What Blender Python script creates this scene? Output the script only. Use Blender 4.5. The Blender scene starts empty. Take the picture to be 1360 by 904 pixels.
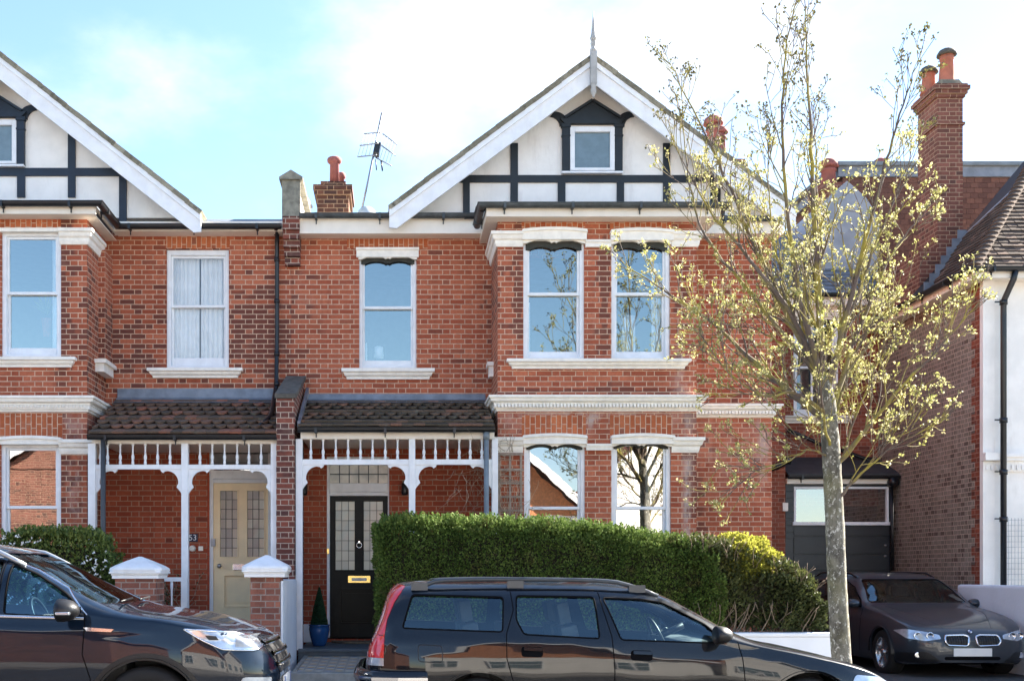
import bpy, bmesh, math, random
from mathutils import Vector, Matrix, noise
from mathutils.bvhtree import BVHTree
from mathutils.geometry import delaunay_2d_cdt
random.seed(7)
R = random.random
def U(a, b): return a + (b - a) * R()
PI = math.pi
SC = bpy.context.scene
COL = SC.collection
F = 1484.0; CY = -17.0; CZ = 1.5
def X(px, Y): return (px - 525.0) * (Y - CY) / F
def Z(py, Y): return CZ + (762.0 - py) * (Y - CY) / F
def P(px, py, Y): return Vector((X(px, Y), Y, Z(py, Y)))

# ------------------------------------------------------------------ mesh builder
class MB:
    def __init__(s): s.v = []; s.f = []; s.r = []; s.sm = []
    def face(s, pts, r=0.0, sm=False):
        n = len(s.v); s.v += [tuple(p) for p in pts]; s.f.append(tuple(range(n, n + len(pts)))); s.r.append(r); s.sm.append(sm)
    def add(s, vs, fs, r=0.0, sm=False):
        n = len(s.v); s.v += [tuple(p) for p in vs]
        for f in fs: s.f.append(tuple(i + n for i in f)); s.r.append(r); s.sm.append(sm)
    def box(s, x0, x1, y0, y1, z0, z1, r=0.0):
        if x0 > x1: x0, x1 = x1, x0
        if y0 > y1: y0, y1 = y1, y0
        if z0 > z1: z0, z1 = z1, z0
        s.add([(x0,y0,z0),(x1,y0,z0),(x1,y1,z0),(x0,y1,z0),(x0,y0,z1),(x1,y0,z1),(x1,y1,z1),(x0,y1,z1)],
              [(0,3,2,1),(4,5,6,7),(0,1,5,4),(1,2,6,5),(2,3,7,6),(3,0,4,7)], r)
        return s
    def obox(s, c, ux, uy, uz, hx, hy, hz, r=0.0):
        c = Vector(c); ux = Vector(ux).normalized(); uy = Vector(uy).normalized(); uz = Vector(uz).normalized()
        vs = []
        for k in (-1, 1):
            for (i, j) in ((-1,-1),(1,-1),(1,1),(-1,1)): vs.append(c + ux*hx*i + uy*hy*j + uz*hz*k)
        s.add(vs, [(0,3,2,1),(4,5,6,7),(0,1,5,4),(1,2,6,5),(2,3,7,6),(3,0,4,7)], r); return s
    def beam(s, a, b, w, d, up=(0,-1,0), r=0.0):       # a->b, w across, d along 'up'
        a = Vector(a); b = Vector(b); t = (b - a); L = t.length; t.normalize(); up = Vector(up); n = t.cross(up).normalized()
        s.obox((a + b) / 2, t, n, up, L/2, w/2, d/2, r); return s
    def prism(s, poly, y0, y1, r=0.0):                  # poly in (x,z), ccw seen from -Y
        n = len(poly); a = sum(poly[i][0]*poly[(i+1)%n][1]-poly[(i+1)%n][0]*poly[i][1] for i in range(n))
        if a < 0: poly = poly[::-1]
        if y0 > y1: y0, y1 = y1, y0
        vs = [(x, y0, z) for x, z in poly] + [(x, y1, z) for x, z in poly]
        fs = [tuple(range(n)), tuple(range(2*n-1, n-1, -1))] + [(i, i+n, (i+1)%n+n, (i+1)%n) for i in range(n)]
        s.add(vs, fs, r); return s
    def tube(s, pts, rad, n=8, cap=True, r=0.0):
        pts = [Vector(p) for p in pts]; m = len(pts)
        if not hasattr(rad, '__len__'): rad = [rad]*m
        vs = []; ref = None
        for i, p in enumerate(pts):
            t = (pts[min(i+1, m-1)] - pts[max(i-1, 0)])
            if t.length < 1e-9: t = Vector((0,0,1))
            t.normalize()
            if ref is None: ref = Vector((0,0,1)) if abs(t.z) < .9 else Vector((1,0,0))
            a = ref - t*ref.dot(t)
            if a.length < 1e-4: a = t.orthogonal()
            a.normalize(); ref = a; b = t.cross(a)
            for k in range(n):
                an = 2*PI*k/n; vs.append(p + (a*math.cos(an) + b*math.sin(an))*rad[i])
        fs = []
        for i in range(m-1):
            for k in range(n):
                fs.append((i*n+k, i*n+(k+1)%n, (i+1)*n+(k+1)%n, (i+1)*n+k))
        if cap: fs += [tuple(range(n-1,-1,-1)), tuple(range((m-1)*n, m*n))]
        s.add(vs, fs, r, True); return s
    def lathe(s, prof, c, n=20, axis='z', r=0.0, sm=True, caps=True):
        c = Vector(c); vs = []
        for (rr, h) in prof:
            for k in range(n):
                an = 2*PI*k/n; a, b = rr*math.cos(an), rr*math.sin(an)
                vs.append(c + (Vector((a,b,h)) if axis=='z' else Vector((a,h,b)) if axis=='y' else Vector((h,a,b))))
        fs = [(i*n+k, i*n+(k+1)%n, (i+1)*n+(k+1)%n, (i+1)*n+k) for i in range(len(prof)-1) for k in range(n)]
        if caps: fs += [tuple(range(n-1,-1,-1)), tuple(range((len(prof)-1)*n, len(prof)*n))]
        s.add(vs, fs, r, sm); return s
    def sweep(s, path, prof, closed_prof=True, r=0.0):  # path in XY, profile (out, z); out = right hand side of the path
        m = len(path); pp = [Vector(p[:2]) for p in path]; offs = []
        for i in range(m):
            ds = []
            if i > 0: ds.append((pp[i]-pp[i-1]).normalized())
            if i < m-1: ds.append((pp[i+1]-pp[i]).normalized())
            ns = [Vector((d.y, -d.x)) for d in ds]
            if len(ns) == 1: o = ns[0]
            else:
                o = (ns[0]+ns[1]); o = o / (o.dot(ns[0]))
            offs.append(o)
        n = len(prof); vs = []
        for i in range(m):
            for (q, z) in prof: vs.append((pp[i].x+offs[i].x*q, pp[i].y+offs[i].y*q, z))
        fs = []
        for i in range(m-1):
            for k in range(n if closed_prof else n-1):
                fs.append((i*n+k, i*n+(k+1)%n, (i+1)*n+(k+1)%n, (i+1)*n+k))
        if closed_prof: fs += [tuple(range(n-1,-1,-1)), tuple(range((m-1)*n, m*n))]
        s.add(vs, fs, r); return s
    def mesh(s, name, mat):
        me = bpy.data.meshes.new(name); me.from_pydata(s.v, [], s.f)
        me.polygons.foreach_set('use_smooth', s.sm)
        if any(s.r):
            at = me.attributes.new('rnd', 'FLOAT', 'FACE'); at.data.foreach_set('value', s.r)
        me.materials.append(mat); me.update(); return me
    def build(s, name, mat, parent=None, bevel=0, fix=True):
        me = s.mesh(name, mat)
        if fix:
            bm = bmesh.new(); bm.from_mesh(me)
            if bevel or len(s.f) < 60000: bmesh.ops.recalc_face_normals(bm, faces=bm.faces)
            bm.to_mesh(me); bm.free()
        o = bpy.data.objects.new(name, me); COL.objects.link(o)
        if bevel:
            b = o.modifiers.new('bevel', 'BEVEL'); b.width = bevel; b.segments = 2; b.limit_method = 'ANGLE'; b.angle_limit = math.radians(40)
        if parent: par(o, parent)
        return o

def par(o, p):
    o.parent = p
    o.matrix_parent_inverse = Matrix.Translation(-Vector(p.location))
def thing(name, label, cat, loc=(0,0,0), group=None):
    o = bpy.data.objects.new(name, None); COL.objects.link(o); o.location = loc; o.empty_display_size = .2
    o['label'] = label; o['category'] = cat
    if group: o['group'] = group
    return o
def tag(o, label, cat, group=None, kind=None):
    o['label'] = label; o['category'] = cat
    if group: o['group'] = group
    if kind: o['kind'] = kind
    return o
def struct(o): o['kind'] = 'structure'; return o
def ip(pts, x):
    if x <= pts[0][0]: return pts[0][1]
    if x >= pts[-1][0]: return pts[-1][1]
    for i in range(len(pts)-1):
        if x <= pts[i+1][0]: break
    def sl(j):
        if j == 0: return (pts[1][1]-pts[0][1])/(pts[1][0]-pts[0][0])
        if j == len(pts)-1: return (pts[-1][1]-pts[-2][1])/(pts[-1][0]-pts[-2][0])
        a = (pts[j][1]-pts[j-1][1])/(pts[j][0]-pts[j-1][0]); b = (pts[j+1][1]-pts[j][1])/(pts[j+1][0]-pts[j][0])
        if a*b <= 0: return 0
        return 2*a*b/(a+b)
    h = pts[i+1][0]-pts[i][0]; t = (x-pts[i][0])/h
    return (pts[i][1]*(2*t**3-3*t*t+1)+h*sl(i)*(t**3-2*t*t+t)+pts[i+1][1]*(-2*t**3+3*t*t)+h*sl(i+1)*(t**3-t*t))

# ------------------------------------------------------------------ materials
class NT:
    def __init__(s, name):
        s.m = bpy.data.materials.new(name); s.m.use_nodes = True; s.nt = s.m.node_tree
        s.b = s.nt.nodes['Principled BSDF']; s.out = s.nt.nodes['Material Output']
    def n(s, t, **k):
        x = s.nt.nodes.new(t)
        for a, v in k.items(): setattr(x, a, v)
        return x
    def l(s, a, b): s.nt.links.new(a, b)
    def put(s, sock, v):
        if isinstance(v, bpy.types.NodeSocket): s.l(v, sock)
        elif v is not None: sock.default_value = v
    def math(s, op, a, b=None, c=None):
        x = s.n('ShaderNodeMath', operation=op)
        for i, v in enumerate((a, b, c)):
            if v is not None: s.put(x.inputs[i], v)
        return x.outputs[0]
    def ss(s, v, a, b, lo=0.0, hi=1.0):
        x = s.n('ShaderNodeMapRange', interpolation_type='SMOOTHSTEP'); s.put(x.inputs[0], v)
        x.inputs[1].default_value = a; x.inputs[2].default_value = b; x.inputs[3].default_value = lo; x.inputs[4].default_value = hi
        return x.outputs[0]
    def mix(s, f, a, b, mode='MIX'):
        x = s.n('ShaderNodeMix', data_type='RGBA', blend_type=mode); s.put(x.inputs[0], f)
        for i, v in ((6, a), (7, b)):
            if isinstance(v, tuple) and len(v) == 3: v = v + (1,)
            s.put(x.inputs[i], v)
        return x.outputs[2]
    def noise(s, sc, vec=None, det=3, rough=.55):
        x = s.n('ShaderNodeTexNoise'); x.inputs['Scale'].default_value = sc; x.inputs['Detail'].default_value = det; x.inputs['Roughness'].default_value = rough
        if vec is not None: s.l(vec, x.inputs['Vector'])
        return x.outputs[0]
    def pos(s): return s.n('ShaderNodeNewGeometry').outputs['Position']
    def obj(s): return s.n('ShaderNodeTexCoord').outputs['Object']
    def bump(s, h, st=.3, d=.01):
        x = s.n('ShaderNodeBump'); x.inputs['Strength'].default_value = st; x.inputs['Distance'].default_value = d; s.l(h, x.inputs['Height']); s.l(x.outputs[0], s.b.inputs['Normal'])
    def scale(s, vec, v):
        x = s.n('ShaderNodeVectorMath', operation='MULTIPLY'); s.l(vec, x.inputs[0]); x.inputs[1].default_value = v; return x.outputs[0]

def flat(name, col, rough=.6, metal=0, var=.12, nsc=6, bump=0, coat=0, spec=None, dirt=0, dirtcol=(.12,.10,.07), fine=0):
    t = NT(name); p = t.obj()
    n = t.noise(nsc, p, 4)
    c = t.mix(t.ss(n, .3, .7), tuple(v*(1-var) for v in col), tuple(min(1, v*(1+var)) for v in col))
    if dirt:
        n2 = t.noise(3.2, t.scale(p, (1.3, 1.3, .35)), 6, .7)
        c = t.mix(t.math('MULTIPLY', t.ss(n2, .52, .75), dirt), c, dirtcol)
    t.put(t.b.inputs['Base Color'], c)
    t.b.inputs['Roughness'].default_value = rough; t.b.inputs['Metallic'].default_value = metal
    if coat: t.b.inputs['Coat Weight'].default_value = coat; t.b.inputs['Coat Roughness'].default_value = .03
    if spec is not None: t.b.inputs['Specular IOR Level'].default_value = spec
    if bump: t.bump(t.noise(fine or nsc*8, p, 4), bump, .01)
    return t.m

def paint(name, col, spec, base_rough=.35):
    m = flat(name, col, base_rough, var=.05, coat=1., spec=spec); nt = m.node_tree; b = nt.nodes['Principled BSDF']
    n = nt.nodes.new('ShaderNodeTexNoise'); n.inputs['Scale'].default_value = 1.7; n.inputs['Detail'].default_value = 1; g = nt.nodes.new('ShaderNodeNewGeometry'); nt.links.new(g.outputs['Position'], n.inputs['Vector'])
    bp = nt.nodes.new('ShaderNodeBump'); bp.inputs['Strength'].default_value = .25; bp.inputs['Distance'].default_value = .05; nt.links.new(n.outputs[0], bp.inputs['Height']); nt.links.new(bp.outputs[0], b.inputs['Coat Normal'])
    return m
def brick(name, lo, hi, dark, mortar, pd=.08, hd=0., blobs=(), pales=(),  swap=False, pale=0.3, course=.075, L=.225, joint=.0064, seed=0.):
    t = NT(name); g = t.n('ShaderNodeNewGeometry'); sp = t.n('ShaderNodeSeparateXYZ'); t.l(g.outputs['Position'], sp.inputs[0])
    sn = t.n('ShaderNodeSeparateXYZ'); t.l(g.outputs['True Normal'], sn.inputs[0])
    side = t.math('GREATER_THAN', t.math('ABSOLUTE', sn.outputs[0]), .7)
    u = t.math('ADD', t.math('MULTIPLY', sp.outputs[0], t.math('SUBTRACT', 1., side)), t.math('MULTIPLY', sp.outputs[1], side))
    v = sp.outputs[2]
    wob = t.noise(9, g.outputs['Position'], 2); wv = t.math('MULTIPLY', t.math('SUBTRACT', wob, .5), .006)
    if swap: u, v = v, u
    u = t.math('ADD', u, 50.13+seed); v = t.math('ADD', t.math('ADD', v, wv), 40.)
    v = t.math('DIVIDE', v, course); row = t.math('FLOOR', v); fv = t.math('SUBTRACT', v, row)
    Pd = L*1.5
    par_ = t.math('MODULO', row, 2.)
    uu = t.math('ADD', t.math('DIVIDE', u, Pd), t.math('MULTIPLY', par_, .5))
    k = t.math('FLOOR', uu); fu = t.math('SUBTRACT', uu, k)
    hdr = t.math('GREATER_THAN', fu, .6667)
    du = t.math('MULTIPLY', t.math('MINIMUM', t.math('MINIMUM', fu, t.math('ABSOLUTE', t.math('SUBTRACT', fu, .6667))), t.math('SUBTRACT', 1., fu)), Pd)
    dv = t.math('MULTIPLY', t.math('MINIMUM', fv, t.math('SUBTRACT', 1., fv)), course)
    d = t.math('MINIMUM', du, dv)
    mm = t.ss(d, joint*.55, joint*1.25, 1., 0.)
    cb = t.n('ShaderNodeCombineXYZ'); t.l(t.math('ADD', t.math('MULTIPLY', k, 2.), hdr), cb.inputs[0]); t.l(row, cb.inputs[1]); cb.inputs[2].default_value = seed
    wn = t.n('ShaderNodeTexWhiteNoise', noise_dimensions='3D'); t.l(cb.outputs[0], wn.inputs['Vector'])
    sr = t.n('ShaderNodeSeparateColor'); t.l(wn.outputs['Color'], sr.inputs[0])
    c = t.mix(sr.outputs[0], lo, hi)
    big = t.noise(.55, g.outputs['Position'], 5, .6)
    prob = t.math('ADD', t.math('ADD', t.ss(big, .42, .72, 0., pd*3), pd*.6), t.math('MULTIPLY', hdr, hd))
    for (bx, bz, rx, rz, am) in blobs:
        ex = t.math('POWER', t.math('DIVIDE', t.math('SUBTRACT', sp.outputs[0], bx), rx), 2.); ez = t.math('POWER', t.math('DIVIDE', t.math('SUBTRACT', sp.outputs[2], bz), rz), 2.)
        # even powers: sign safe
        ga = t.math('MULTIPLY', t.math('EXPONENT', t.math('MULTIPLY', t.math('ADD', ex, ez), -1.)), am)
        prob = t.math('ADD', prob, ga)
    isd = t.ss(t.math('SUBTRACT', prob, sr.outputs[1]), -.05, .12)
    c = t.mix(t.math('MULTIPLY', isd, .86), c, dark)
    tone = t.noise(.9, g.outputs['Position'], 4, .6); c = t.mix(t.ss(tone, .40, .68, 0., .42), c, tuple(x*.55 for x in lo))
    # weathering inside bricks, pale bloom and soot
    fine = t.noise(38, g.outputs['Position'], 4, .65)
    c = t.mix(t.ss(fine, .3, .75, 0., .35), c, tuple(x*.55 for x in lo))
    pl = t.math('MULTIPLY', t.ss(t.noise(1.7, g.outputs['Position'], 6, .7), .56, .8), pale)
    c = t.mix(pl, c, (.50, .34, .26))
    for (bx, bz, rx, rz, am) in pales:
        ex = t.math('POWER', t.math('DIVIDE', t.math('SUBTRACT', sp.outputs[0], bx), rx), 2.); ez = t.math('POWER', t.math('DIVIDE', t.math('SUBTRACT', sp.outputs[2], bz), rz), 2.)
        ga = t.math('MULTIPLY', t.math('EXPONENT', t.math('MULTIPLY', t.math('ADD', ex, ez), -1.)), am)
        ga = t.math('MULTIPLY', ga, t.ss(t.noise(5.5, t.scale(g.outputs['Position'], (1., 1., .5)), 5, .7), .38, .62))
        c = t.mix(ga, c, (.52, .42, .37))
    st = t.noise(1., t.scale(g.outputs['Position'], (5.5, 5.5, .32)), 5, .6); sm_ = t.noise(.7, t.scale(g.outputs['Position'], (1., 1., .8)), 3)
    c = t.mix(t.math('MULTIPLY', t.ss(st, .50, .72), t.ss(sm_, .44, .62, 0., .55)), c, tuple(x*.42 for x in lo))
    so = t.ss(t.noise(1.1, t.scale(g.outputs['Position'], (1.6, 1.6, .6)), 5, .65), .52, .78, 0., .5)
    mc = t.mix(so, mortar, tuple(x*.35 for x in mortar))
    mv = t.ss(t.noise(14, g.outputs['Position'], 3), .3, .7)
    mc = t.mix(mv, mc, tuple(x*.72 for x in mortar))
    c = t.mix(mm, c, mc); t.l(c, t.b.inputs['Base Color']); t.b.inputs['Roughness'].default_value = .9
    t.b.inputs['Specular IOR Level'].default_value = .25
    h = t.math('ADD', t.math('MULTIPLY', mm, -1.), t.math('MULTIPLY', fine, .5)); t.bump(h, .55, .006)
    return t.m

def rndmat(name, a, b, c=None, rough=.8, transl=0, spec=.3, extra=None):
    """colour picked per face from the 'rnd' attribute"""
    t = NT(name); at = t.n('ShaderNodeAttribute', attribute_name='rnd')
    cr = t.n('ShaderNodeValToRGB'); t.l(at.outputs['Fac'], cr.inputs[0])
    cols = [a, b] + ([c] if c else []); e = cr.color_ramp.elements
    e[0].color = cols[0]+(1,); e[1].color = cols[-1]+(1,); e[1].position = 1.0
    if c: x = e.new(.6); x.color = cols[1]+(1,)
    col = cr.outputs[0]
    if extra:
        col = t.mix(t.ss(t.noise(extra[1], t.pos(), 5, .7), extra[2], extra[3]), col, extra[0])
    if (extra and not transl) or rough == .8:
        f_ = t.noise(34, t.pos(), 5, .7); col = t.mix(t.ss(f_, .35, .75, 0., .45), col, tuple(x*.5 for x in a)); t.bump(f_, .5, .01)
    t.l(col, t.b.inputs['Base Color']); t.b.inputs['Roughness'].default_value = rough; t.b.inputs['Specular IOR Level'].default_value = spec
    if transl:
        tr = t.n('ShaderNodeBsdfTranslucent'); t.l(col, tr.inputs[0]); ms = t.n('ShaderNodeMixShader'); ms.inputs[0].default_value = transl
        t.l(t.b.outputs[0], ms.inputs[1]); t.l(tr.outputs[0], ms.inputs[2]); t.l(ms.outputs[0], t.out.inputs[0])
    return t.m

def glass(name, tint=(.8,.9,.9), refl=.3, rough=0.0, wav=.0, gcol=(1,1,1)):
    t = NT(name); t.nt.nodes.remove(t.b)
    tr = t.n('ShaderNodeBsdfTransparent'); tr.inputs[0].default_value = tint+(1,)
    gl = t.n('ShaderNodeBsdfGlossy'); gl.inputs['Roughness'].default_value = rough; gl.inputs[0].default_value = gcol+(1,)
    fr = t.n('ShaderNodeFresnel'); fr.inputs[0].default_value = 1.5
    f = t.math('ADD', t.math('MULTIPLY', fr.outputs[0], .9), refl); f = t.math('MINIMUM', f, 1.)
    if wav:
        bp = t.n('ShaderNodeBump'); bp.inputs['Strength'].default_value = wav; bp.inputs['Distance'].default_value = .02
        t.l(t.noise(2.2, t.pos(), 2), bp.inputs['Height']); t.l(bp.outputs[0], gl.inputs['Normal'])
    ms = t.n('ShaderNodeMixShader'); t.l(f, ms.inputs[0]); t.l(tr.outputs[0], ms.inputs[1]); t.l(gl.outputs[0], ms.inputs[2]); t.l(ms.outputs[0], t.out.inputs[0])
    return t.m

M = {}
MORT = (.70, .47, .33)
M['brick_c'] = brick('red_brick', (.37,.090,.046), (.58,.180,.094), (.14,.055,.042), MORT, pd=.035,
    pales=[(X(780,-1.04), Z(556,-1.04), 1.2, .16, .8), (X(913,-1.04), Z(660,-1.04), .06, 1.2, .9), (X(1015,0), Z(590,0), .16, .6, .7), (X(905,-1.04), Z(500,-1.04), .12, .4, .5), (X(960,0), Z(600,0), .5, .5, .25)],
    blobs=[(X(385,0), Z(430,0), .35, 1.0, .45), (X(500,0), Z(470,0), .9, .5, .06), (X(1000,0), Z(420,0), .5, 1.2, .25), (X(915,0), Z(660,0), .25, 1.2, .5), (X(688,-1.04), Z(400,0), .085, .85, 1.1), (X(803,-1.04), Z(410,0), .09, .85, 1.1), (X(905,-1.04), Z(440,0), .10, 1.0, .6), (X(790,-1.04), Z(519,-1.04), 1.6, .035, .9), (X(918,-1.04), Z(650,0), .10, 1.0, .8),(X(650,0), Z(400,0), .14, .5, .5)])
M['brick_l'] = brick('weathered_red_brick', (.36,.088,.044), (.55,.168,.088), (.105,.045,.038), MORT, pd=.07, pales=[(X(40,-1.04), Z(565,-1.04), .8, .16, .6), (X(100,-1.04), Z(650,-1.04), .1, .6, .5)],
    blobs=[(X(370,0), Z(455,0), 1.25, .75, .95), (X(165,0), Z(450,0), .55, .7, .55), (X(110,0), Z(430,0), .12, 1.6, .9), (X(95,0), Z(640,0), .3, .6, .8)], seed=3.)
M['brick_p'] = brick('porch_brick', (.38,.078,.038), (.50,.125,.062), (.15,.04,.028), (.50,.30,.20), pd=.05, pale=.08, seed=1., course=.0795, L=.229)
M['brick_pp'] = brick('painted_porch_brick', (.46,.085,.038), (.52,.10,.045), (.25,.05,.028), (.33,.085,.045), pd=.04, pale=.1, seed=2.)
M['brick_s'] = brick('soldier_brick', (.46,.115,.045), (.64,.20,.085), (.20,.10,.08), MORT, pd=.05, swap=True, pale=.35, seed=4.)
M['brick_pil'] = brick('pillar_brick', (.17,.06,.045), (.33,.095,.06), (.085,.045,.042), (.55,.42,.33), pd=.3, seed=5.)
M['brick_pier'] = brick('old_pier_brick', (.20,.08,.06), (.40,.15,.10), (.12,.07,.06), (.36,.29,.25), pd=.12, pale=.6, seed=6., joint=.007)
M['brick_r'] = brick('brown_stock_brick', (.25,.215,.17), (.35,.305,.25), (.12,.085,.07), (.58,.46,.38), pd=.12, pale=.1, seed=7., L=.15)
M['brick_w'] = brick('dark_red_brick', (.25,.07,.04), (.36,.11,.068), (.12,.05,.04), (.42,.24,.17), pd=.1, seed=8.)
M['brick_ch'] = brick('chimney_brick', (.19,.075,.055), (.31,.125,.09), (.10,.055,.045), (.46,.30,.2), pd=.15, seed=9., pale=.3)
M['brick_chd'] = brick('sooty_chimney_brick', (.13,.055,.035), (.22,.09,.055), (.07,.04,.035), (.48,.30,.18), pd=.2, seed=10.)
M['white'] = flat('white_paint', (.86,.86,.86), .45, var=.05, dirt=.2, dirtcol=(.45,.40,.33))
M['stucco'] = flat('cream_painted_stone', (.93,.87,.77), .6, var=.06, nsc=9, bump=.2, dirt=.24, dirtcol=(.5,.43,.34))
M['fascia'] = flat('cream_gloss_paint', (.86,.78,.67), .4, var=.03, dirt=.08, dirtcol=(.45,.38,.3))
M['render'] = flat('white_render', (.90,.86,.80), .85, var=.05, nsc=3, bump=.25, fine=40, dirt=.28, dirtcol=(.55,.48,.42))
M['timber'] = flat('black_timber_paint', (.010,.015,.020), .55, var=.2, bump=.1)
M['timber_l'] = flat('navy_timber_paint', (.009,.018,.034), .5, var=.2, bump=.1)
M['lead'] = flat('lead_flashing', (.20,.22,.25), .5, metal=.25, var=.2, nsc=5, bump=.25, dirt=.3, dirtcol=(.36,.37,.38))
M['gutter'] = flat('black_cast_iron', (.009,.010,.012), .35, var=.2)
M['gut_w'] = flat('weathered_gutter', (.05,.058,.062), .5, var=.3, nsc=8, dirt=.3, dirtcol=(.22,.22,.2))
M['pipe_g'] = flat('grey_pipe_paint', (.17,.20,.22), .45, var=.15)
M['stone'] = flat('lichened_stone', (.23,.215,.17), .9, var=.3, nsc=9, bump=.4, dirt=.5, dirtcol=(.42,.38,.25))
M['stone_d'] = flat('dark_coping_stone', (.10,.09,.075), .9, var=.3, nsc=9, bump=.4, dirt=.3, dirtcol=(.2,.17,.12))
M['terracotta'] = flat('terracotta', (.42,.14,.085), .8, var=.15, nsc=6, bump=.2, dirt=.4, dirtcol=(.18,.09,.07))
M['terra_d'] = flat('dull_terracotta', (.30,.10,.085), .8, var=.2, nsc=6, bump=.2, dirt=.4, dirtcol=(.12,.08,.07))
M['tile_b'] = rndmat('brown_clay_tile', (.105,.074,.053), (.19,.115,.078), (.38,.145,.09), .85, extra=((.17,.17,.13), 7, .55, .75))
M['tile_br'] = rndmat('mossy_dark_clay_tile', (.095,.077,.055), (.155,.112,.080), (.28,.145,.095), .85, extra=((.20,.19,.15), 5, .56, .75))
M['tile_d'] = rndmat('dark_plain_tile', (.09,.066,.053), (.15,.107,.082), (.21,.14,.105), .92, spec=.1, extra=((.40,.38,.36), 30, .72, .8))
M['tile_hung'] = rndmat('red_hung_tile', (.105,.05,.038), (.155,.075,.055), (.18,.085,.06), .8)
M['dead'] = flat('dead_hedge_stem', (.19,.14,.095), .9, var=.3, nsc=12)
M['tile_g'] = rndmat('lichened_verge_tile', (.20,.18,.125), (.28,.25,.18), (.38,.34,.25), .9, extra=((.10,.085,.06), 9, .5, .7))
M['tile_o'] = rndmat('orange_clay_tile', (.42,.15,.06), (.55,.22,.09), (.62,.28,.13), .8)
M['slate'] = rndmat('grey_slate', (.12,.14,.16), (.17,.19,.22), (.24,.26,.29), .5, extra=((.3,.3,.3), 6, .6, .8))
M['glass'] = glass('window_glass', (.88,.94,.97), .30, wav=.02, gcol=(.90,1.0,.96))
M['glass_c'] = glass('clear_window_glass', (.94,.96,.97), .05)
M['glass_w'] = glass('old_wavy_glass', (.70,.74,.74), .34, wav=.028)
M['glass_dim'] = glass('dusty_glass', (.55,.66,.68), .14, rough=.03)
M['carglass'] = glass('tinted_car_glass', (.80,.95,.97), .08, gcol=(.72,.92,1.0))
M['carglass_b'] = glass('blue_tinted_car_glass', (.55,.80,.92), .09, gcol=(.62,.86,1.0))
M['leadlight'] = flat('obscured_leadlight_glass', (.66,.58,.47), .18, var=.18, nsc=5, bump=.12, spec=.8)
M['came'] = flat('lead_came', (.05,.05,.05), .5)
M['curtain'] = flat('white_net_curtain', (.95,.96,.95), .9, var=.05)
M['grey_wood'] = flat('weathered_grey_paint', (.40,.39,.37), .7, var=.15)
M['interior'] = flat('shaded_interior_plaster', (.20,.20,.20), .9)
M['black_door'] = flat('old_black_gloss', (.006,.006,.005), .4, spec=.18, var=.3, nsc=8, bump=.1, dirt=.22, dirtcol=(.06,.055,.035))
M['black_door2'] = flat('black_gloss', (.002,.002,.002), .3, var=.2, spec=.12)
M['cream_door'] = flat('cream_door_paint', (.95,.73,.44), .4, var=.04, bump=.05)
M['brass'] = flat('brass', (.75,.52,.18), .25, metal=1, var=.15)
M['chrome'] = flat('chrome', (.75,.77,.80), .12, metal=1, var=.05)
M['steel'] = flat('dull_steel', (.28,.29,.31), .4, metal=.8, var=.2)
M['blue_glaze'] = flat('blue_glazed_ceramic', (.015,.075,.22), .15, var=.15, coat=.6)
M['grey_door'] = flat('anthracite_paint', (.020,.023,.027), .4, var=.1, bump=.03)
M['wood'] = flat('weathered_wood', (.34,.26,.20), .85, var=.25, nsc=10, bump=.3)
M['bark_dry'] = flat('dry_vine_bark', (.38,.29,.20), .85, var=.3, nsc=12)
M['wallblue'] = flat('painted_render_wall', (.72,.75,.80), .8, var=.03, nsc=3, bump=.3, fine=25, dirt=.12, dirtcol=(.5,.5,.5))
M['porchstep'] = flat('grey_painted_step', (.085,.105,.12), .5, var=.15, dirt=.2)
M['concrete'] = flat('old_concrete', (.26,.24,.215), .9, var=.2, nsc=7, bump=.4)
M['soil'] = flat('garden_soil', (.05,.038,.027), .95, var=.3, nsc=7, bump=.6)
M['mat'] = flat('coir_mat', (.17,.12,.075), .95, var=.3, nsc=30, bump=.5)
M['tyre'] = flat('tyre_rubber', (.008,.008,.008), .75, var=.2)
M['rim'] = flat('alloy_rim', (.55,.56,.58), .25, metal=.9, var=.05)
M['blk'] = flat('black_plastic', (.008,.008,.009), .45, var=.1)
M['cabin'] = flat('dark_cabin_trim', (.045,.048,.052), .8, var=.1)
M['seat'] = flat('grey_seat_fabric', (.075,.085,.095), .9, var=.15)
M['paint_n'] = paint('dark_navy_car_paint', (.0025,.0045,.008), .08)
M['paint_b'] = paint('deep_blue_car_paint', (.003,.009,.020), .08)
M['paint_g'] = paint('graphite_car_paint', (.030,.036,.045), .3); M['paint_g'].node_tree.nodes['Principled BSDF'].inputs['Coat Weight'].default_value = .6
M['redlamp'] = flat('red_lamp_lens', (.65,.012,.018), .12, var=.12, nsc=20, coat=1.)
M['clearlamp'] = flat('clear_lamp_lens', (.50,.55,.60), .12, metal=.5, var=.2, nsc=9, coat=1.)
M['amber'] = flat('amber_reflector', (.75,.28,.08), .2)
M['plate'] = flat('plate_white', (.78,.78,.76), .4, var=.02)
M['ink'] = flat('plate_blue_strip', (.02,.06,.25), .4)
M['inkblack'] = flat('lettering_black', (.01,.01,.01), .5)
M['enamel'] = flat('blue_enamel', (.012,.02,.05), .3)
M['rail_d'] = flat('dark_roof_rail', (.045,.055,.065), .35)
M['valance_shade'] = flat('painted_valance_shade', (.045,.045,.038), .9)  # dark tone painted as the shade below window valances
M['seal'] = flat('window_rubber', (.006,.006,.007), .9, spec=.05)
M['pane_r'] = rndmat('leaded_pane', (.30,.29,.28), (.55,.49,.40), (.80,.66,.44), .16, spec=.7)
M['rail_s'] = flat('silver_roof_rail', (.42,.45,.48), .3, metal=.7)
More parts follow.
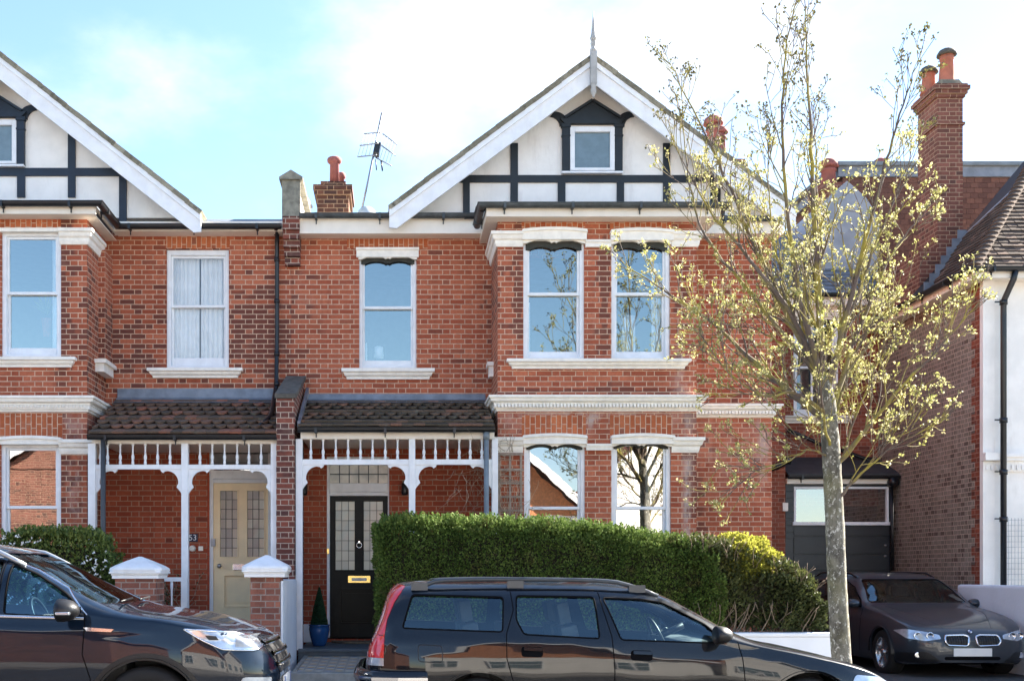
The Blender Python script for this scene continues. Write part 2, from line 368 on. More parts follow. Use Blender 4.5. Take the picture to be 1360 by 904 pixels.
M['hedge'] = rndmat('hedge_leaf', (.036,.062,.015), (.095,.150,.034), (.18,.235,.07), .75, transl=.22, spec=.08, extra=((.13,.105,.045), 2.6, .56, .74))
M['hedge2'] = rndmat('conifer_leaf', (.035,.045,.014), (.075,.090,.028), (.14,.145,.05), .6, transl=.25)
M['gold'] = rndmat('golden_conifer_leaf', (.12,.13,.02), (.30,.30,.045), (.50,.48,.10), .6, transl=.35)
M['bush'] = rndmat('variegated_leaf', (.035,.055,.012), (.10,.145,.03), (.26,.30,.08), .5, transl=.25)
M['flower'] = flat('white_blossom', (.75,.75,.72), .8)
M['leaf'] = rndmat('young_spring_leaf', (.24,.25,.07), (.40,.38,.15), (.58,.52,.30), .55, transl=.42)
M['bud'] = rndmat('brown_bud', (.07,.06,.03), (.15,.13,.045), (.28,.27,.09), .7, transl=.2)
M['core'] = flat('shaded_twigs', (.022,.020,.011), .95, var=.4, nsc=20)
M['cone'] = rndmat('clipped_box_leaf', (.008,.028,.010), (.016,.05,.018), (.03,.075,.026), .5, transl=.15)

def bark():
    t = NT('lichened_bark'); p = t.pos()
    c = t.mix(t.ss(t.noise(14, t.scale(p, (1.,1.,.5)), 5, .7), .35, .65), (.075,.068,.052), (.20,.185,.145))
    c = t.mix(t.ss(t.noise(26, t.scale(p, (1.,1.,.7)), 6, .75), .54, .62), c, (.56,.54,.47))
    c = t.mix(t.ss(t.noise(1.6, p, 4), .50, .70, 0., .45), c, (.25,.23,.08))
    sp = t.n('ShaderNodeSeparateXYZ'); t.l(p, sp.inputs[0])
    t.l(c, t.b.inputs['Base Color']); t.b.inputs['Roughness'].default_value = .9; t.bump(t.noise(45, t.scale(p, (1,1,.4)), 5), .5, .01); return t.m
M['bark'] = bark()
def twigm():
    t = NT('twig_bark'); p = t.pos()
    sp = t.n('ShaderNodeSeparateXYZ'); t.l(p, sp.inputs[0])
    c = t.mix(t.ss(t.noise(3, p, 4), .42, .62), (.115,.085,.07), (.30,.25,.05))
    c = t.mix(t.ss(t.noise(2.3, t.scale(p, (1,2,1)), 3), .5, .75, 0., .75), c, (.19,.15,.12))
    t.l(c, t.b.inputs['Base Color']); t.b.inputs['Roughness'].default_value = .9; return t.m
M['twig'] = twigm()
def pathm():
    t = NT('geometric_path_tile'); sp = t.n('ShaderNodeSeparateXYZ'); t.l(t.pos(), sp.inputs[0])
    s = .125
    def cell(v, o): a = t.math('ADD', t.math('DIVIDE', v, s), 30.+o); f = t.math('FLOOR', a); return f, t.math('SUBTRACT', t.math('SUBTRACT', a, f), .5)
    fx, ax = cell(sp.outputs[0], 0.); fy, ay = cell(sp.outputs[1], 0.)
    rad = t.math('SQRT', t.math('ADD', t.math('MULTIPLY', ax, ax), t.math('MULTIPLY', ay, ay)))
    par_ = t.math('MODULO', t.math('ADD', fx, fy), 3.)
    centre = t.mix(t.math('GREATER_THAN', par_, .5), (.55,.33,.13), t.mix(t.math('GREATER_THAN', par_, 1.5), (.62,.55,.42), (.22,.24,.33)))
    c = t.mix(t.math('LESS_THAN', rad, .40), (.27,.24,.22), centre)
    ring = t.math('MULTIPLY', t.math('GREATER_THAN', rad, .40), t.math('LESS_THAN', rad, .48))
    c = t.mix(ring, c, (.60,.54,.44))
    c = t.mix(t.ss(t.noise(20, t.pos(), 4), .4, .8, 0., .5), c, (.2,.17,.14))
    t.l(c, t.b.inputs['Base Color']); t.b.inputs['Roughness'].default_value = .5; return t.m
M['path'] = pathm()
def asphalt():
    t = NT('asphalt'); p = t.pos()
    c = t.mix(t.noise(60, p, 4), (.035,.035,.035), (.075,.073,.07)); c = t.mix(t.ss(t.noise(.8, p, 4), .4, .7, 0., .5), c, (.09,.085,.08))
    t.l(c, t.b.inputs['Base Color']); t.b.inputs['Roughness'].default_value = .9; t.bump(t.noise(150, p, 3), .4, .01); return t.m
M['asphalt'] = asphalt()
def slabm():
    t = NT('paving_slab'); p = t.pos(); b = t.n('ShaderNodeTexBrick'); t.l(p, b.inputs['Vector']); b.inputs['Scale'].default_value = 1.; b.inputs['Brick Width'].default_value = .6; b.inputs['Row Height'].default_value = .6
    b.inputs['Mortar Size'].default_value = .006; b.inputs['Color1'].default_value = (.25,.235,.21,1); b.inputs['Color2'].default_value = (.32,.30,.27,1); b.inputs['Mortar'].default_value = (.08,.07,.06,1)
    c = t.mix(t.ss(t.noise(5, p, 5), .4, .8, 0., .5), b.outputs[0], (.15,.14,.13)); t.l(c, t.b.inputs['Base Color']); t.b.inputs['Roughness'].default_value = .9; return t.m
M['slab'] = slabm()
# ================================================================== building helpers
def wall(mb, a0, a1, z0, z1, c, opens=(), reveal=.0, axis='x', rdir=1):
    """flat wall in plane Y=c (axis x) or X=c (axis y) with rectangular openings and their reveals"""
    xs = sorted({a0, a1, *[v for o in opens for v in (o[0], o[1]) if a0 < v < a1]}); zs = sorted({z0, z1, *[v for o in opens for v in (o[2], o[3]) if z0 < v < z1]})
    def p(a, d, z): return (a, c + d, z) if axis == 'x' else (c + d, a, z)
    for i in range(len(xs)-1):
        for j in range(len(zs)-1):
            cx, cz = (xs[i]+xs[i+1])/2, (zs[j]+zs[j+1])/2
            if any(o[0] < cx < o[1] and o[2] < cz < o[3] for o in opens): continue
            mb.face([p(xs[i],0,zs[j]), p(xs[i+1],0,zs[j]), p(xs[i+1],0,zs[j+1]), p(xs[i],0,zs[j+1])])
    for o in opens:
        rv = o[4] if len(o) > 4 else reveal
        if rv <= 0: continue
        d = rv*rdir
        mb.face([p(o[0],0,o[2]), p(o[0],d,o[2]), p(o[0],d,o[3]), p(o[0],0,o[3])]); mb.face([p(o[1],0,o[2]), p(o[1],0,o[3]), p(o[1],d,o[3]), p(o[1],d,o[2])])
        mb.face([p(o[0],0,o[3]), p(o[0],d,o[3]), p(o[1],d,o[3]), p(o[1],0,o[3])]); mb.face([p(o[0],0,o[2]), p(o[1],0,o[2]), p(o[1],d,o[2]), p(o[0],d,o[2])])

def scallop(x0, x1, ztop, zb, amp, n=48):
    w = x1 - x0; poly = [(x0, ztop), (x0, zb)]
    for i in range(n+1):
        t = i/n
        if t < .06 or t > .94: z = zb
        else:
            s = (t-.06)/.88; z = zb + amp*(abs(math.sin(2*PI*s))**.8 if True else 0)
            if abs(s-.5) < .05: z = zb + amp*.12 + amp*.35*(1-abs(s-.5)/.05)
            if abs(s-.5) >= .05: z = max(z, zb + amp*.12*(1 if .06 < s < .94 else 0))
        poly.append((x0 + w*t, z))
    poly += [(x1, zb), (x1, ztop)]
    return poly

def curtain(name, x0, x1, z0, z1, Y, parent, mat, waves=9, depth=.025, taper=0):
    mb = MB(); n = max(12, int(waves*8)); prev = None; ph = U(0, 6)
    for i in range(n+1):
        t = i/n; x = x0+(x1-x0)*t; y = Y + depth*(math.sin(t*waves*2*PI+ph)*.6 + math.sin(t*waves*3.7*PI+ph*2)*.4)
        xb = x0 + (x-x0)*(1-taper)
        cur = ((x, y, z1), (xb, y+U(-.005,.005), z0))
        if prev: mb.add([prev[1], cur[1], cur[0], prev[0]], [(0,1,2,3)], 0, True)
        prev = cur
    return mb.build(name, mat, parent, fix=False)

def sash(parent, x0, x1, z0, z1, Y, zm, top=.06, bot=.14, st=.055, val=None, lab=None, gl='glass', zg1=None, gm='white'):
    """window part: box frame, two sashes (lower one set back), panes and optional scalloped board. Y = outer face of the frame"""
    f = MB(); s = st
    f.box(x0, x0+s, Y, Y+.14, z0, z1); f.box(x1-s, x1, Y, Y+.14, z0, z1)
    f.box(x0+s, x1-s, Y, Y+.14, z1-top, z1); f.box(x0+s, x1-s, Y+.001, Y+.14, z0, z0+.045)
    q = .034
    # upper sash forward, lower sash behind
    a0, a1 = x0+s, x1-s
    for (za, zb, yy, lb) in ((zm-.02, z1-top, Y+.03, .042), (z0+.045, zm+.02, Y+.075, bot-.045)):
        f.box(a0, a0+q, yy, yy+.04, za, zb); f.box(a1-q, a1, yy, yy+.04, za, zb)
        f.box(a0+q, a1-q, yy+.001, yy+.039, za, za+lb); f.box(a0+q, a1-q, yy+.001, yy+.039, zb-.04, zb)
    o = f.build('window', M[gm], parent, bevel=.004)
    if lab: o['label'] = lab
    e_ = [U(-.004,.004) for _ in range(3)]; g = MB(); g.face([(a0+q, Y+.05+e_[0], zm+.02), (a1-q, Y+.05+e_[1], zm+.02), (a1-q, Y+.05+e_[1]+e_[2], z1-top-.04), (a0+q, Y+.05+e_[0]+e_[2], z1-top-.04)])
    g.build('pane', M[gl], o, fix=False)
    g = MB(); g.face([(a0+q, Y+.095, z0+bot), (a1-q, Y+.095, z0+bot), (a1-q, Y+.095, zm-.02), (a0+q, Y+.095, zm-.02)])
    g.build('pane', M[gl], o, fix=False)
    if val:
        mb = MB(); mb.prism(scallop(x0-.01, x1+.01, val[0], val[1], val[2]), Y-.075, Y-.03)
        mb.build('valance', M['stucco'], o)
        mb = MB(); mb.prism(scallop(x0+s*.6, x1-s*.6, val[0], val[1]-(val[3] if len(val) > 3 else .07), val[2]*1.1), Y-.012, Y+.028); mb.build('valance_shade_strip', M['valance_shade'], o)  # added dark scalloped strip, stands in for the shade under the valance
    return o

def sill(parent, x0, x1, zt, zb, Y, name='sill', mat='stucco', out=.12):
    h = zt-zb; prof = [(0, zt), (out, zt-.01), (out, zt-h*.35), (out*.75, zt-h*.42), (out*.65, zt-h*.65), (out*.4, zt-h*.8), (out*.35, zb), (0, zb)]
    mb = MB(); mb.sweep([(x1+out*.3, Y+.05), (x1+out*.3, Y), (x0-out*.3, Y), (x0-out*.3, Y+.05)][::-1], [(a-out*.3 if False else a, z) for a, z in prof])
    return mb.build(name, M[mat], parent)

def tiles(mb, o, u, v, nu, nv, tw, th, lap=.35, thick=.014, scal=(), rf=None, jit=.004):
    """tile courses on a plane: o origin at eaves, u along, v up the slope; per tile random id"""
    o = Vector(o); u = Vector(u).normalized(); v = Vector(v).normalized(); n = u.cross(v).normalized()
    if n.z < 0: n = -n
    for j in range(nv):
        off = .5*tw if j % 2 else 0
        for i in range(-1, nu+1):
            a0 = i*tw+off; a1 = a0+tw*.975; a0c, a1c = max(0, a0), min(nu*tw, a1)
            if a1c-a0c < .01: continue
            b0 = j*th; b1 = b0+th*(1+lap); jz = U(-jit, jit)
            base = o+v*b0
            if j in scal:
                pts = []; m = 5
                for k in range(m+1):
                    t = k/m; a = a0c+(a1c-a0c)*t; s = ((a-a0)/(a1-a0)-.5)*2
                    pts.append((a, .085*abs(s)**1.8))
            else: pts = [(a0c, 0), (a1c, 0)]
            lo = [o+u*a+v*(b0+d)+n*(thick*2+jz) for a, d in pts]
            lob = [q-n*thick for q in lo]
            hi = [o+u*a1c+v*b1+n*thick*.3, o+u*a0c+v*b1+n*thick*.3]
            r = R() if rf is None else rf(i, j)
            mb.face(lo+hi, r)
            for k in range(len(lo)-1): mb.face([lob[k], lob[k+1], lo[k+1], lo[k]], r)
            mb.face([lob[0], lo[0], hi[1]], r); mb.face([lob[-1], hi[0], lo[-1]], r)
    return mb

def gutter(parent, path, z, r=.055, mat='gutter', name='gutter'):
    prof = [(.01+r+r*math.cos(a), z+r*math.sin(a)*1.0) for a in [PI+PI*k/8 for k in range(9)]]
    prof = [(.01, z+.0)] + prof[1:-1] + [(.01+2*r, z), (.01+2*r+.012, z+.004), (.01+2*r+.012, z+.012), (.01+2*r-.006, z+.012)] + [(.01+r+(r-.008)*math.cos(a), z+(r-.008)*math.sin(a)) for a in [2*PI-PI*k/8 for k in range(1, 8)]] + [(.01, z+.012)]
    mb = MB(); mb.sweep(path, prof)
    pp = [Vector(p[:2]) for p in path]
    for a, b in zip(pp[:-1], pp[1:]):                      # joint collars and brackets
        L = (b-a).length; d = (b-a).normalized(); o = Vector((d.y, -d.x)); k = .25
        while k < L-.05:
            q = a+d*k+o*(.01+r)
            mb.obox((q.x, q.y, z-r*.45), (d.x,d.y,0), (o.x,o.y,0), (0,0,1), .018, r+.008, r*.75); mb.obox((q.x-o.x*r*.9, q.y-o.y*r*.9, z-r*1.7), (d.x,d.y,0), (o.x,o.y,0), (0,0,1), .008, .008, r*.6)
            k += .95
    return mb.build(name, M[mat], parent)

CORN = lambda zt, zb, s=1.0: [(0, zt), (.135*s, zt), (.135*s, zt-(zt-zb)*.16), (.115*s, zt-(zt-zb)*.2), (.105*s, zt-(zt-zb)*.38), (.06*s, zt-(zt-zb)*.48), (.06*s, zt-(zt-zb)*.56), (.05*s, zt-(zt-zb)*.58), (.05*s, zt-(zt-zb)*.84), (.03*s, zt-(zt-zb)*.87), (.02*s, zb), (0, zb)]
CAPP = lambda zt, zb: [(0, zt), (.10, zt), (.10, zt-(zt-zb)*.22), (.08, zt-(zt-zb)*.26), (.065, zt-(zt-zb)*.5), (.04, zt-(zt-zb)*.6), (.035, zt-(zt-zb)*.8), (.02, zb), (0, zb)]
def bracket_poly(x, z, s, sz=.29):
    """fretted porch bracket; x = post face, z = rail underside, s=+1 opens to the right"""
    pts = [(0,0),(.30,0),(.285,-.028),(.255,-.05),(.235,-.028),(.195,-.022)]
    for k in range(1, 8):
        a = PI/2 + k*PI/2/8; pts.append((.195+.150*math.cos(a), -.185+.160*math.sin(a)))
    pts += [(.047,-.20),(.062,-.225),(.070,-.25),(.045,-.275),(.015,-.315),(0,-.345)]
    k = sz/.29
    return [(x+s*a*k, z+b*k) for a, b in pts]
def baluster(mb, x, y, z0, z1):
    h = z1-z0
    prof = [(.019,0),(.019,.16),(.012,.19),(.017,.24),(.022,.34),(.02,.42),(.013,.5),(.011,.55),(.0145,.56),(.0145,.58),(.011,.6),(.0115,.8),(.014,.9),(.019,.92),(.019,1)]
    mb.lathe([(r*1.05, h*t) for r, t in prof], (x, y, z0), 8)

def gable(parent, xa, zr, xl, xr, zf, Yb, depth, mats, trim_y, win, verge=True, zfl=None):
    """gable roof, bargeboards, pendant finial; slope lines through (xa,zr) apex and feet"""
    pass

# ================================================================== GROUND
def gz(x):
    t = max(0., min(1., (-.3-x)/1.3)); return .12*t*t*(3-2*t)
def strip(name, mat, x0, x1, y0, y1, zf, nx=90):
    mb = MB(); prev = None
    for i in range(nx+1):
        x = x0+(x1-x0)*i/nx; c = ((x, y0, zf(x)), (x, y1, zf(x)))
        if prev: mb.face([prev[0], c[0], c[1], prev[1]])
        prev = c
    return struct(mb.build(name, mat, fix=False))
g = MB(); g.face([(-600,-600,-.35),(600,-600,-.35),(600,900,-.35),(-600,900,-.35)]); struct(g.build('ground', M['soil'], fix=False))
strip('road', M['asphalt'], -45, 45, -14.2, -5.8, gz)
kb = MB()
for i in range(90):
    x = -45+i*1.0
    for yy in (-5.8, -14.35): kb.add([(x+.004,yy,gz(x)-.1),(x+.996,yy,gz(x+1)-.1),(x+.996,yy+.15,gz(x+1)-.1),(x+.004,yy+.15,gz(x)-.1),(x+.004,yy,gz(x)+.12),(x+.996,yy,gz(x+1)+.12),(x+.996,yy+.15,gz(x+1)+.12),(x+.004,yy+.15,gz(x)+.12)],[(0,3,2,1),(4,5,6,7),(0,1,5,4),(1,2,6,5),(2,3,7,6),(3,0,4,7)])
struct(kb.build('kerb', M['concrete'], fix=False))
strip('pavement', M['slab'], -45, 45, -5.65, -3.58, lambda x: gz(x)+.118)
strip('pavement', M['slab'], -45, 45, -20.6, -14.35, lambda x: gz(x)+.118)
g = MB(); g.box(-10, 5.3, -3.58, 9, -.3, .16); struct(g.build('garden_soil', M['soil']))
g = MB(); g.box(4.95, 9.0, -3.585, 3.64, -.3, .09); struct(g.build('driveway', M['asphalt']))
g = MB(); g.box(9.0, 20, -3.585, .6, -.3, .12); struct(g.build('paved_forecourt', M['slab']))

# ================================================================== CENTRE HOUSE
HX0, HX1 = X(387, 0), X(1025, 0)
BY = -1.04; BX0, BX1 = X(661, BY), X(925, BY)
house = thing('brick_house', 'red brick house with half-timbered white gable and black front door', 'house', (2.9, 0, .4))
WFY = 0.04       # frame face of main wall windows
bw = lambda a, b, t, bo, Y: (X(a, Y), X(b, Y), Z(bo, Y), Z(t, Y))
FW = bw(477, 553, 332, 489, 0)
ff1 = bw(695, 776, 316, 478, BY); ff2 = bw(812, 890, 316, 478, BY)
gf1 = bw(696, 777, 586, 760, BY); gf2 = bw(812, 891, 586, 760, BY)
DO = bw(434, 517, 606, 848, 0)
m = MB()
wall(m, HX0, HX1, Z(566,0), Z(308,0), 0, [FW+(.2,), (BX0+.02, BX1-.02, .5, 6.3)])
wall(m, BX1, HX1, .0, Z(566,0), 0)
wall(m, BX0, BX1, 0, Z(286,BY), BY, [ff1+(.2,), ff2+(.2,), gf1+(.2,), gf2+(.2,)])
wall(m, BY, 0, 0, Z(286,BY), BX0, axis='y'); wall(m, BY, 0, 0, Z(286,BY), BX1, axis='y')
wall(m, 0, 9, 0, 6.9, HX1, axis='y'); wall(m, HX0, HX1, 0, 6.9, 9)
m.build('wall', M['brick_c'], house, fix=False)
m = MB(); wall(m, HX0, BX0, .3, Z(566,0), 0, [DO+(.12,)]); m.build('porch_wall', M['brick_p'], house, fix=False)['label'] = 'smooth red brick wall inside the porch'
# plain rooms behind the glass
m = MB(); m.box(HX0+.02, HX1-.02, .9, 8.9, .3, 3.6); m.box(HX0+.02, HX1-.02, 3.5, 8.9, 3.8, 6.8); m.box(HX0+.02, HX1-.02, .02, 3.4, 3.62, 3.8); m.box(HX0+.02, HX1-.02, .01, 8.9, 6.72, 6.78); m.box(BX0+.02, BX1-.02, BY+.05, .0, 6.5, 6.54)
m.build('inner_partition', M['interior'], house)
# soldier bands
for (a, b, t, bo, Y) in ((693, 777, 289, 309, BY), (810, 892, 289, 309, BY), (693, 778, 551, 579, BY), (810, 893, 551, 579, BY), (461, 568, 311, 330, 0)):
    m = MB(); m.box(X(a,Y), X(b,Y), Y-.004, Y+.02, Z(bo,Y), Z(t,Y)); m.build('soldier_course', M['brick_s'], house)
# windows
w = sash(house, *FW, WFY, Z(408,WFY), top=.02, val=(Z(331,0)-.0, Z(345,0), .042, .06), lab='first floor sash window over the porch, blue sky in its panes', st=.05)
c = curtain('curtain', X(481,0), X(487,0), Z(478,0), Z(449,0), .35, w, M['curtain'], 2); m = MB(); m.lathe([(.075,0),(.07,.18)], (X(503,.5), .5, Z(476,.5)), 16); m.build('lamp_shade', M['curtain'], w)
w = sash(house, *ff1, BY+.03, Z(389,BY), top=.02, val=(Z(310,BY), Z(324,BY), .045, .085), st=.06)
curtain('curtain', X(701,BY), X(706,BY), Z(466,BY), Z(398,BY), BY+.17, w, M['curtain'], 2)
w = sash(house, *ff2, BY+.03, Z(389,BY), top=.02, val=(Z(311,BY), Z(325,BY), .045, .085), st=.06)
curtain('curtain', X(829,BY), X(847,BY), Z(466,BY), Z(415,BY), BY+.17, w, M['curtain'], 5); curtain('curtain', X(868,BY), X(884,BY), Z(466,BY), Z(345,BY), BY+.18, w, M['curtain'], 4)
w = sash(house, *gf1, BY+.03, Z(674,BY), top=.02, val=(Z(581,BY), Z(594,BY), .045, .03), st=.06, gl='glass_w')
w = sash(house, *gf2, BY+.03, Z(674,BY), top=.02, val=(Z(580,BY), Z(593,BY), .045, .03), st=.06, gl='glass_w')
curtain('curtain', X(861,BY), X(874,BY), Z(740,BY), Z(600,BY), BY+.17, w, M['curtain'], 3)
# window hood mouldings, capitals and bands
def hood(par_, a, b, t, bo, Y, nm='window_hood', lift=0):
    x0, x1, z1, z0 = X(a,Y), X(b,Y), Z(t,Y), Z(bo,Y); mb = MB()
    arc = [(x0+(x1-x0)*k/12, z1 + .03*(1-((k-6)/6)**2)) for k in range(13)]
    mb.prism([(x0, z0), (x1, z0)] + arc[::-1], Y-.085, Y+.02); mb.prism([(p[0]+( -.012 if i==0 else .012 if i==12 else 0), p[1]-.03) for i, p in enumerate(arc)] + [(p[0]+(-.012 if i==12 else .012 if i==0 else 0) if False else p[0], p[1]+.012) for i, p in list(enumerate(arc))[::-1]], Y-.11, Y+.02)
    return mb.build(nm, M['stucco'], par_)
hood(house, 693, 778, 308, 320, BY); hood(house, 810, 893, 309, 321, BY)
hood(house, 694, 778, 580, 590, BY); hood(house, 811, 894, 580, 590, BY)
m = MB(); m.box(X(473.5,0), X(556,0), -.05, .03, Z(345,0)+.03, Z(331,0)); m.box(X(473,0), X(556.5,0), -.07, .03, Z(333,0), Z(330,0)); m.build('window_hood', M['stucco'], house)
m = MB(); m.box(X(777,BY), X(811,BY), BY-.05, BY+.01, Z(329,BY), Z(321,BY)); m.box(X(777,BY), X(811,BY), BY-.07, BY+.01, Z(323,BY), Z(320,BY)); m.build('string_band', M['stucco'], house)
m = MB(); m.box(X(778,BY), X(812,BY), BY-.05, BY+.01, Z(598,BY), Z(590,BY)); m.box(X(778,BY), X(812,BY), BY-.07, BY+.01, Z(593,BY), Z(589.5,BY)); m.build('string_band', M['stucco'], house)
for (a, b, t, bo) in ((0, 1, 309, 328), (0, 1, 581, 601)):
    m = MB(); m.sweep([(BX0, -.04), (BX0, BY), (X(694.5,BY), BY)], CAPP(Z(t,BY), Z(bo,BY))); m.build('pier_capital', M['stucco'], house)
    m = MB(); m.sweep([(X(891.5,BY), BY), (BX1, BY), (BX1, -.02)], CAPP(Z(t,BY), Z(bo,BY))); m.build('pier_capital', M['stucco'], house)
sill(house, X(465,0)+.03, X(566,0)-.03, Z(489.5,0), Z(504,0), 0)
sill(house, X(687,BY), X(903,BY)-.02, Z(477,BY), Z(490,BY), BY)
m = MB(); m.box(BX0-.06, BX0+.01, -.35, -.12, Z(502,-.2), Z(484,-.2)); m.box(BX0-.09, BX0+.01, -.38, -.09, Z(488,-.2), Z(483,-.2)); m.build('sill_stub', M['stucco'], house)
# cornice round the bay with dentils
zt, zb = Z(524,BY-.12), Z(546,BY)
m = MB(); m.sweep([(BX0, -.0), (BX0, BY), (BX1, BY), (BX1, -.0)], CORN(zt, zb))
for k in range(60):
    x = BX0-.04+k*(BX1-BX0+.08)/59; m.box(x-.015, x+.015, BY-.095, BY-.04, zb+(zt-zb)*.22, zb+(zt-zb)*.42)
m.build('cornice', M['stucco'], house)
zt, zb = Z(536,-.12), Z(554,0)
m = MB(); m.sweep([(BX1+.01, 0), (HX1, 0), (HX1, .5)], CORN(zt, zb))
for k in range(28):
    x = BX1+.05+k*(HX1-BX1)/28; m.box(x-.02, x+.02, -.095, -.04, zb+(zt-zb)*.22, zb+(zt-zb)*.46)
m.build('cornice', M['stucco'], house)
# eaves: fascia + soffit + gutter
EY = -.27; BEY = -1.30; ex0, ex1 = X(640, EY)+.04, BX1+.27
m = MB(); zt, zb = Z(290,EY), Z(310,EY)
m.box(X(397,EY), X(640,EY)+.04, EY, EY+.03, zb, zt); m.box(ex1-.0, X(1040,EY), EY, EY+.03, zb, zt)
m.box(X(397,EY), HX1+.1, EY+.03, .02, zb+.002, zb+.02)
zt2, zb2 = Z(274.5,BEY), Z(287.5,BEY); zb2 = zb2
bx0 = X(646,BEY); bx1 = BX1+.27
m.box(bx0, bx1, BEY, BEY+.03, zb2, zt2); m.box(bx0, bx0+.03, BEY+.03, 0, zb2, zt2); m.box(bx1-.03, bx1, BEY+.03, 0, zb2, zt2); m.box(bx0+.03, bx1-.03, BEY+.03, 0, zb2+.004, zb2+.02)
m.build('fascia', M['fascia'], house)
m = MB(); m.box(bx0+.01, bx1-.01, BEY+.02, -.02, zt2+.004, zt2+.03); m.prism([(bx0,zt2+.03),(bx1,zt2+.03),(bx1-.05,zt2+.06),(bx0+.05,zt2+.06)], BEY+.0, -.05); m.build('bay_roof', M['lead'], house)
gutter(house, [(X(398,EY), EY), (bx0-.09, EY)], Z(287,EY), mat='gut_w'); gutter(house, [(bx0, -.4), (bx0, BEY), (bx1, BEY), (bx1, -.4)], Z(273,BEY), mat='gut_w'); gutter(house, [(bx1+.09, EY), (X(1045,EY), EY)], Z(291,EY), mat='gut_w')
m = MB(); m.tube([(bx0-.05, BEY+.05, Z(273,BEY)-.03), (bx0-.06, -.6, Z(276,-.6)+0), (bx0-.06, -.38, Z(282,-.38)), (bx0-.1, EY-.06, Z(287,EY)-.02), (bx0-.25, EY-.06, Z(287,EY)-.02)], .045, 10); m.build('gutter_elbow', M['gutter'], house)
# gable
GY = -.06; VY = -.45
ax, az = X(787, VY), Z(73, VY); fl = (X(517,VY), Z(273.7,VY)); fr = (2*ax-fl[0], fl[1])
def gable_set(parent, ax, az, fl, fr, timber, GY, VY, zbase, bh=.34, back=8.):
    # vertical wall
    m = MB(); m.prism([(fl[0]+.3, zbase), (fr[0]-.3, zbase), (fr[0]-.3, fl[1]+.05), (ax, az-.22), (fl[0]+.3, fl[1]+.05)], GY, GY+.15); m.build('gable_wall', M['render'], parent)
    # roof slopes of stepped courses
    for s, ft in ((-1, fl), (1, fr)):
        m = MB(); a = Vector((ft[0], 0, ft[1])); b = Vector((ax, 0, az)); d = (b-a); L = d.length; d.normalize(); n = Vector((-d.z, 0, d.x));
        if n.z < 0: n = -n
        N = 17
        for k in range(N):
            p0 = a+d*(L*k/N-.02); p1 = a+d*(L*(k+1)/N+.03)
            c = (p0+p1)/2; tilt = (d*1.0 - n*.018).normalized(); nn = Vector((-tilt.z, 0, tilt.x)); nn = nn if nn.z > 0 else -nn
            cc = c - n*.026
            ys = [VY-.04-.006*(k%2)-U(0,.003)] + [VY+.25*q+U(-.01,.01) for q in range(1, 5)]+[back+.01*(k%2)]
            for q in range(len(ys)-1):
                m.obox(cc+Vector((0,(ys[q]+ys[q+1])/2,0))+n*U(-.004,.004)+d*U(-.008,.008), tilt, (0,1,0), nn, (p1-p0).length/2, (ys[q+1]-ys[q])/2-.001, .034, R())
        m.build('roof', M['tile_g'], parent)
        mm = MB()   # bargeboard: moulded upper fillet + board
        p0 = a - n*.05; p1 = b - n*.05; 
        ft_x = ft[0]
        hb = bh; nb = n
        top0 = Vector((ft[0]+s*(-.0), 0, ft[1]-.075)); slope = d.z/abs(d.x)
        poly = [(ft[0], ft[1]-.07), (ax, az-.07), (ax, az-.07-hb), (ft[0]+s*-.11, ft[1]-.07-hb+.11*slope*1.0), (ft[0]+s*-.0, ft[1]-.07-.245)]
        mm.prism(poly, VY, VY+.035)
        mm.prism([(ft[0], ft[1]-.06), (ax, az-.06), (ax, az-.06-.10), (ft[0], ft[1]-.06-.10)], VY-.03, VY-.001)
        mm.build('bargeboard', M['white'], parent)
        sf = MB(); sf.prism([(ft[0]-s*.02, ft[1]-.075), (ax, az-.075), (ax, az-.10), (ft[0]-s*.02, ft[1]-.10)], VY+.036, GY+.1); sf.build('soffit_board', M['white'], parent)
gable_set(house, ax, az, fl, fr, 'timber', GY, VY, Z(291,0))
# finial
m = MB(); zz = lambda py: Z(py, VY-.05)
m.box(ax-.045, ax+.045, VY-.12, VY-.03, zz(113), zz(70)); m.lathe([(.05,0),(.05,.04),(.03,.05),(.04,.09),(.045,.12),(.03,.16),(.04,.17),(.052,.2),(.04,.23),(.035,.26),(.03,.30),(.022,.42),(.004,.60)], (ax, VY-.075, zz(70)), 12)
m.lathe([(.008,-.20),(.02,-.185),(.012,-.17),(.035,-.14),(.045,-.10),(.03,-.05),(.04,-.03),(.045,0)], (ax, VY-.075, zz(113)), 12); m.build('finial', M['grey_wood'], house)
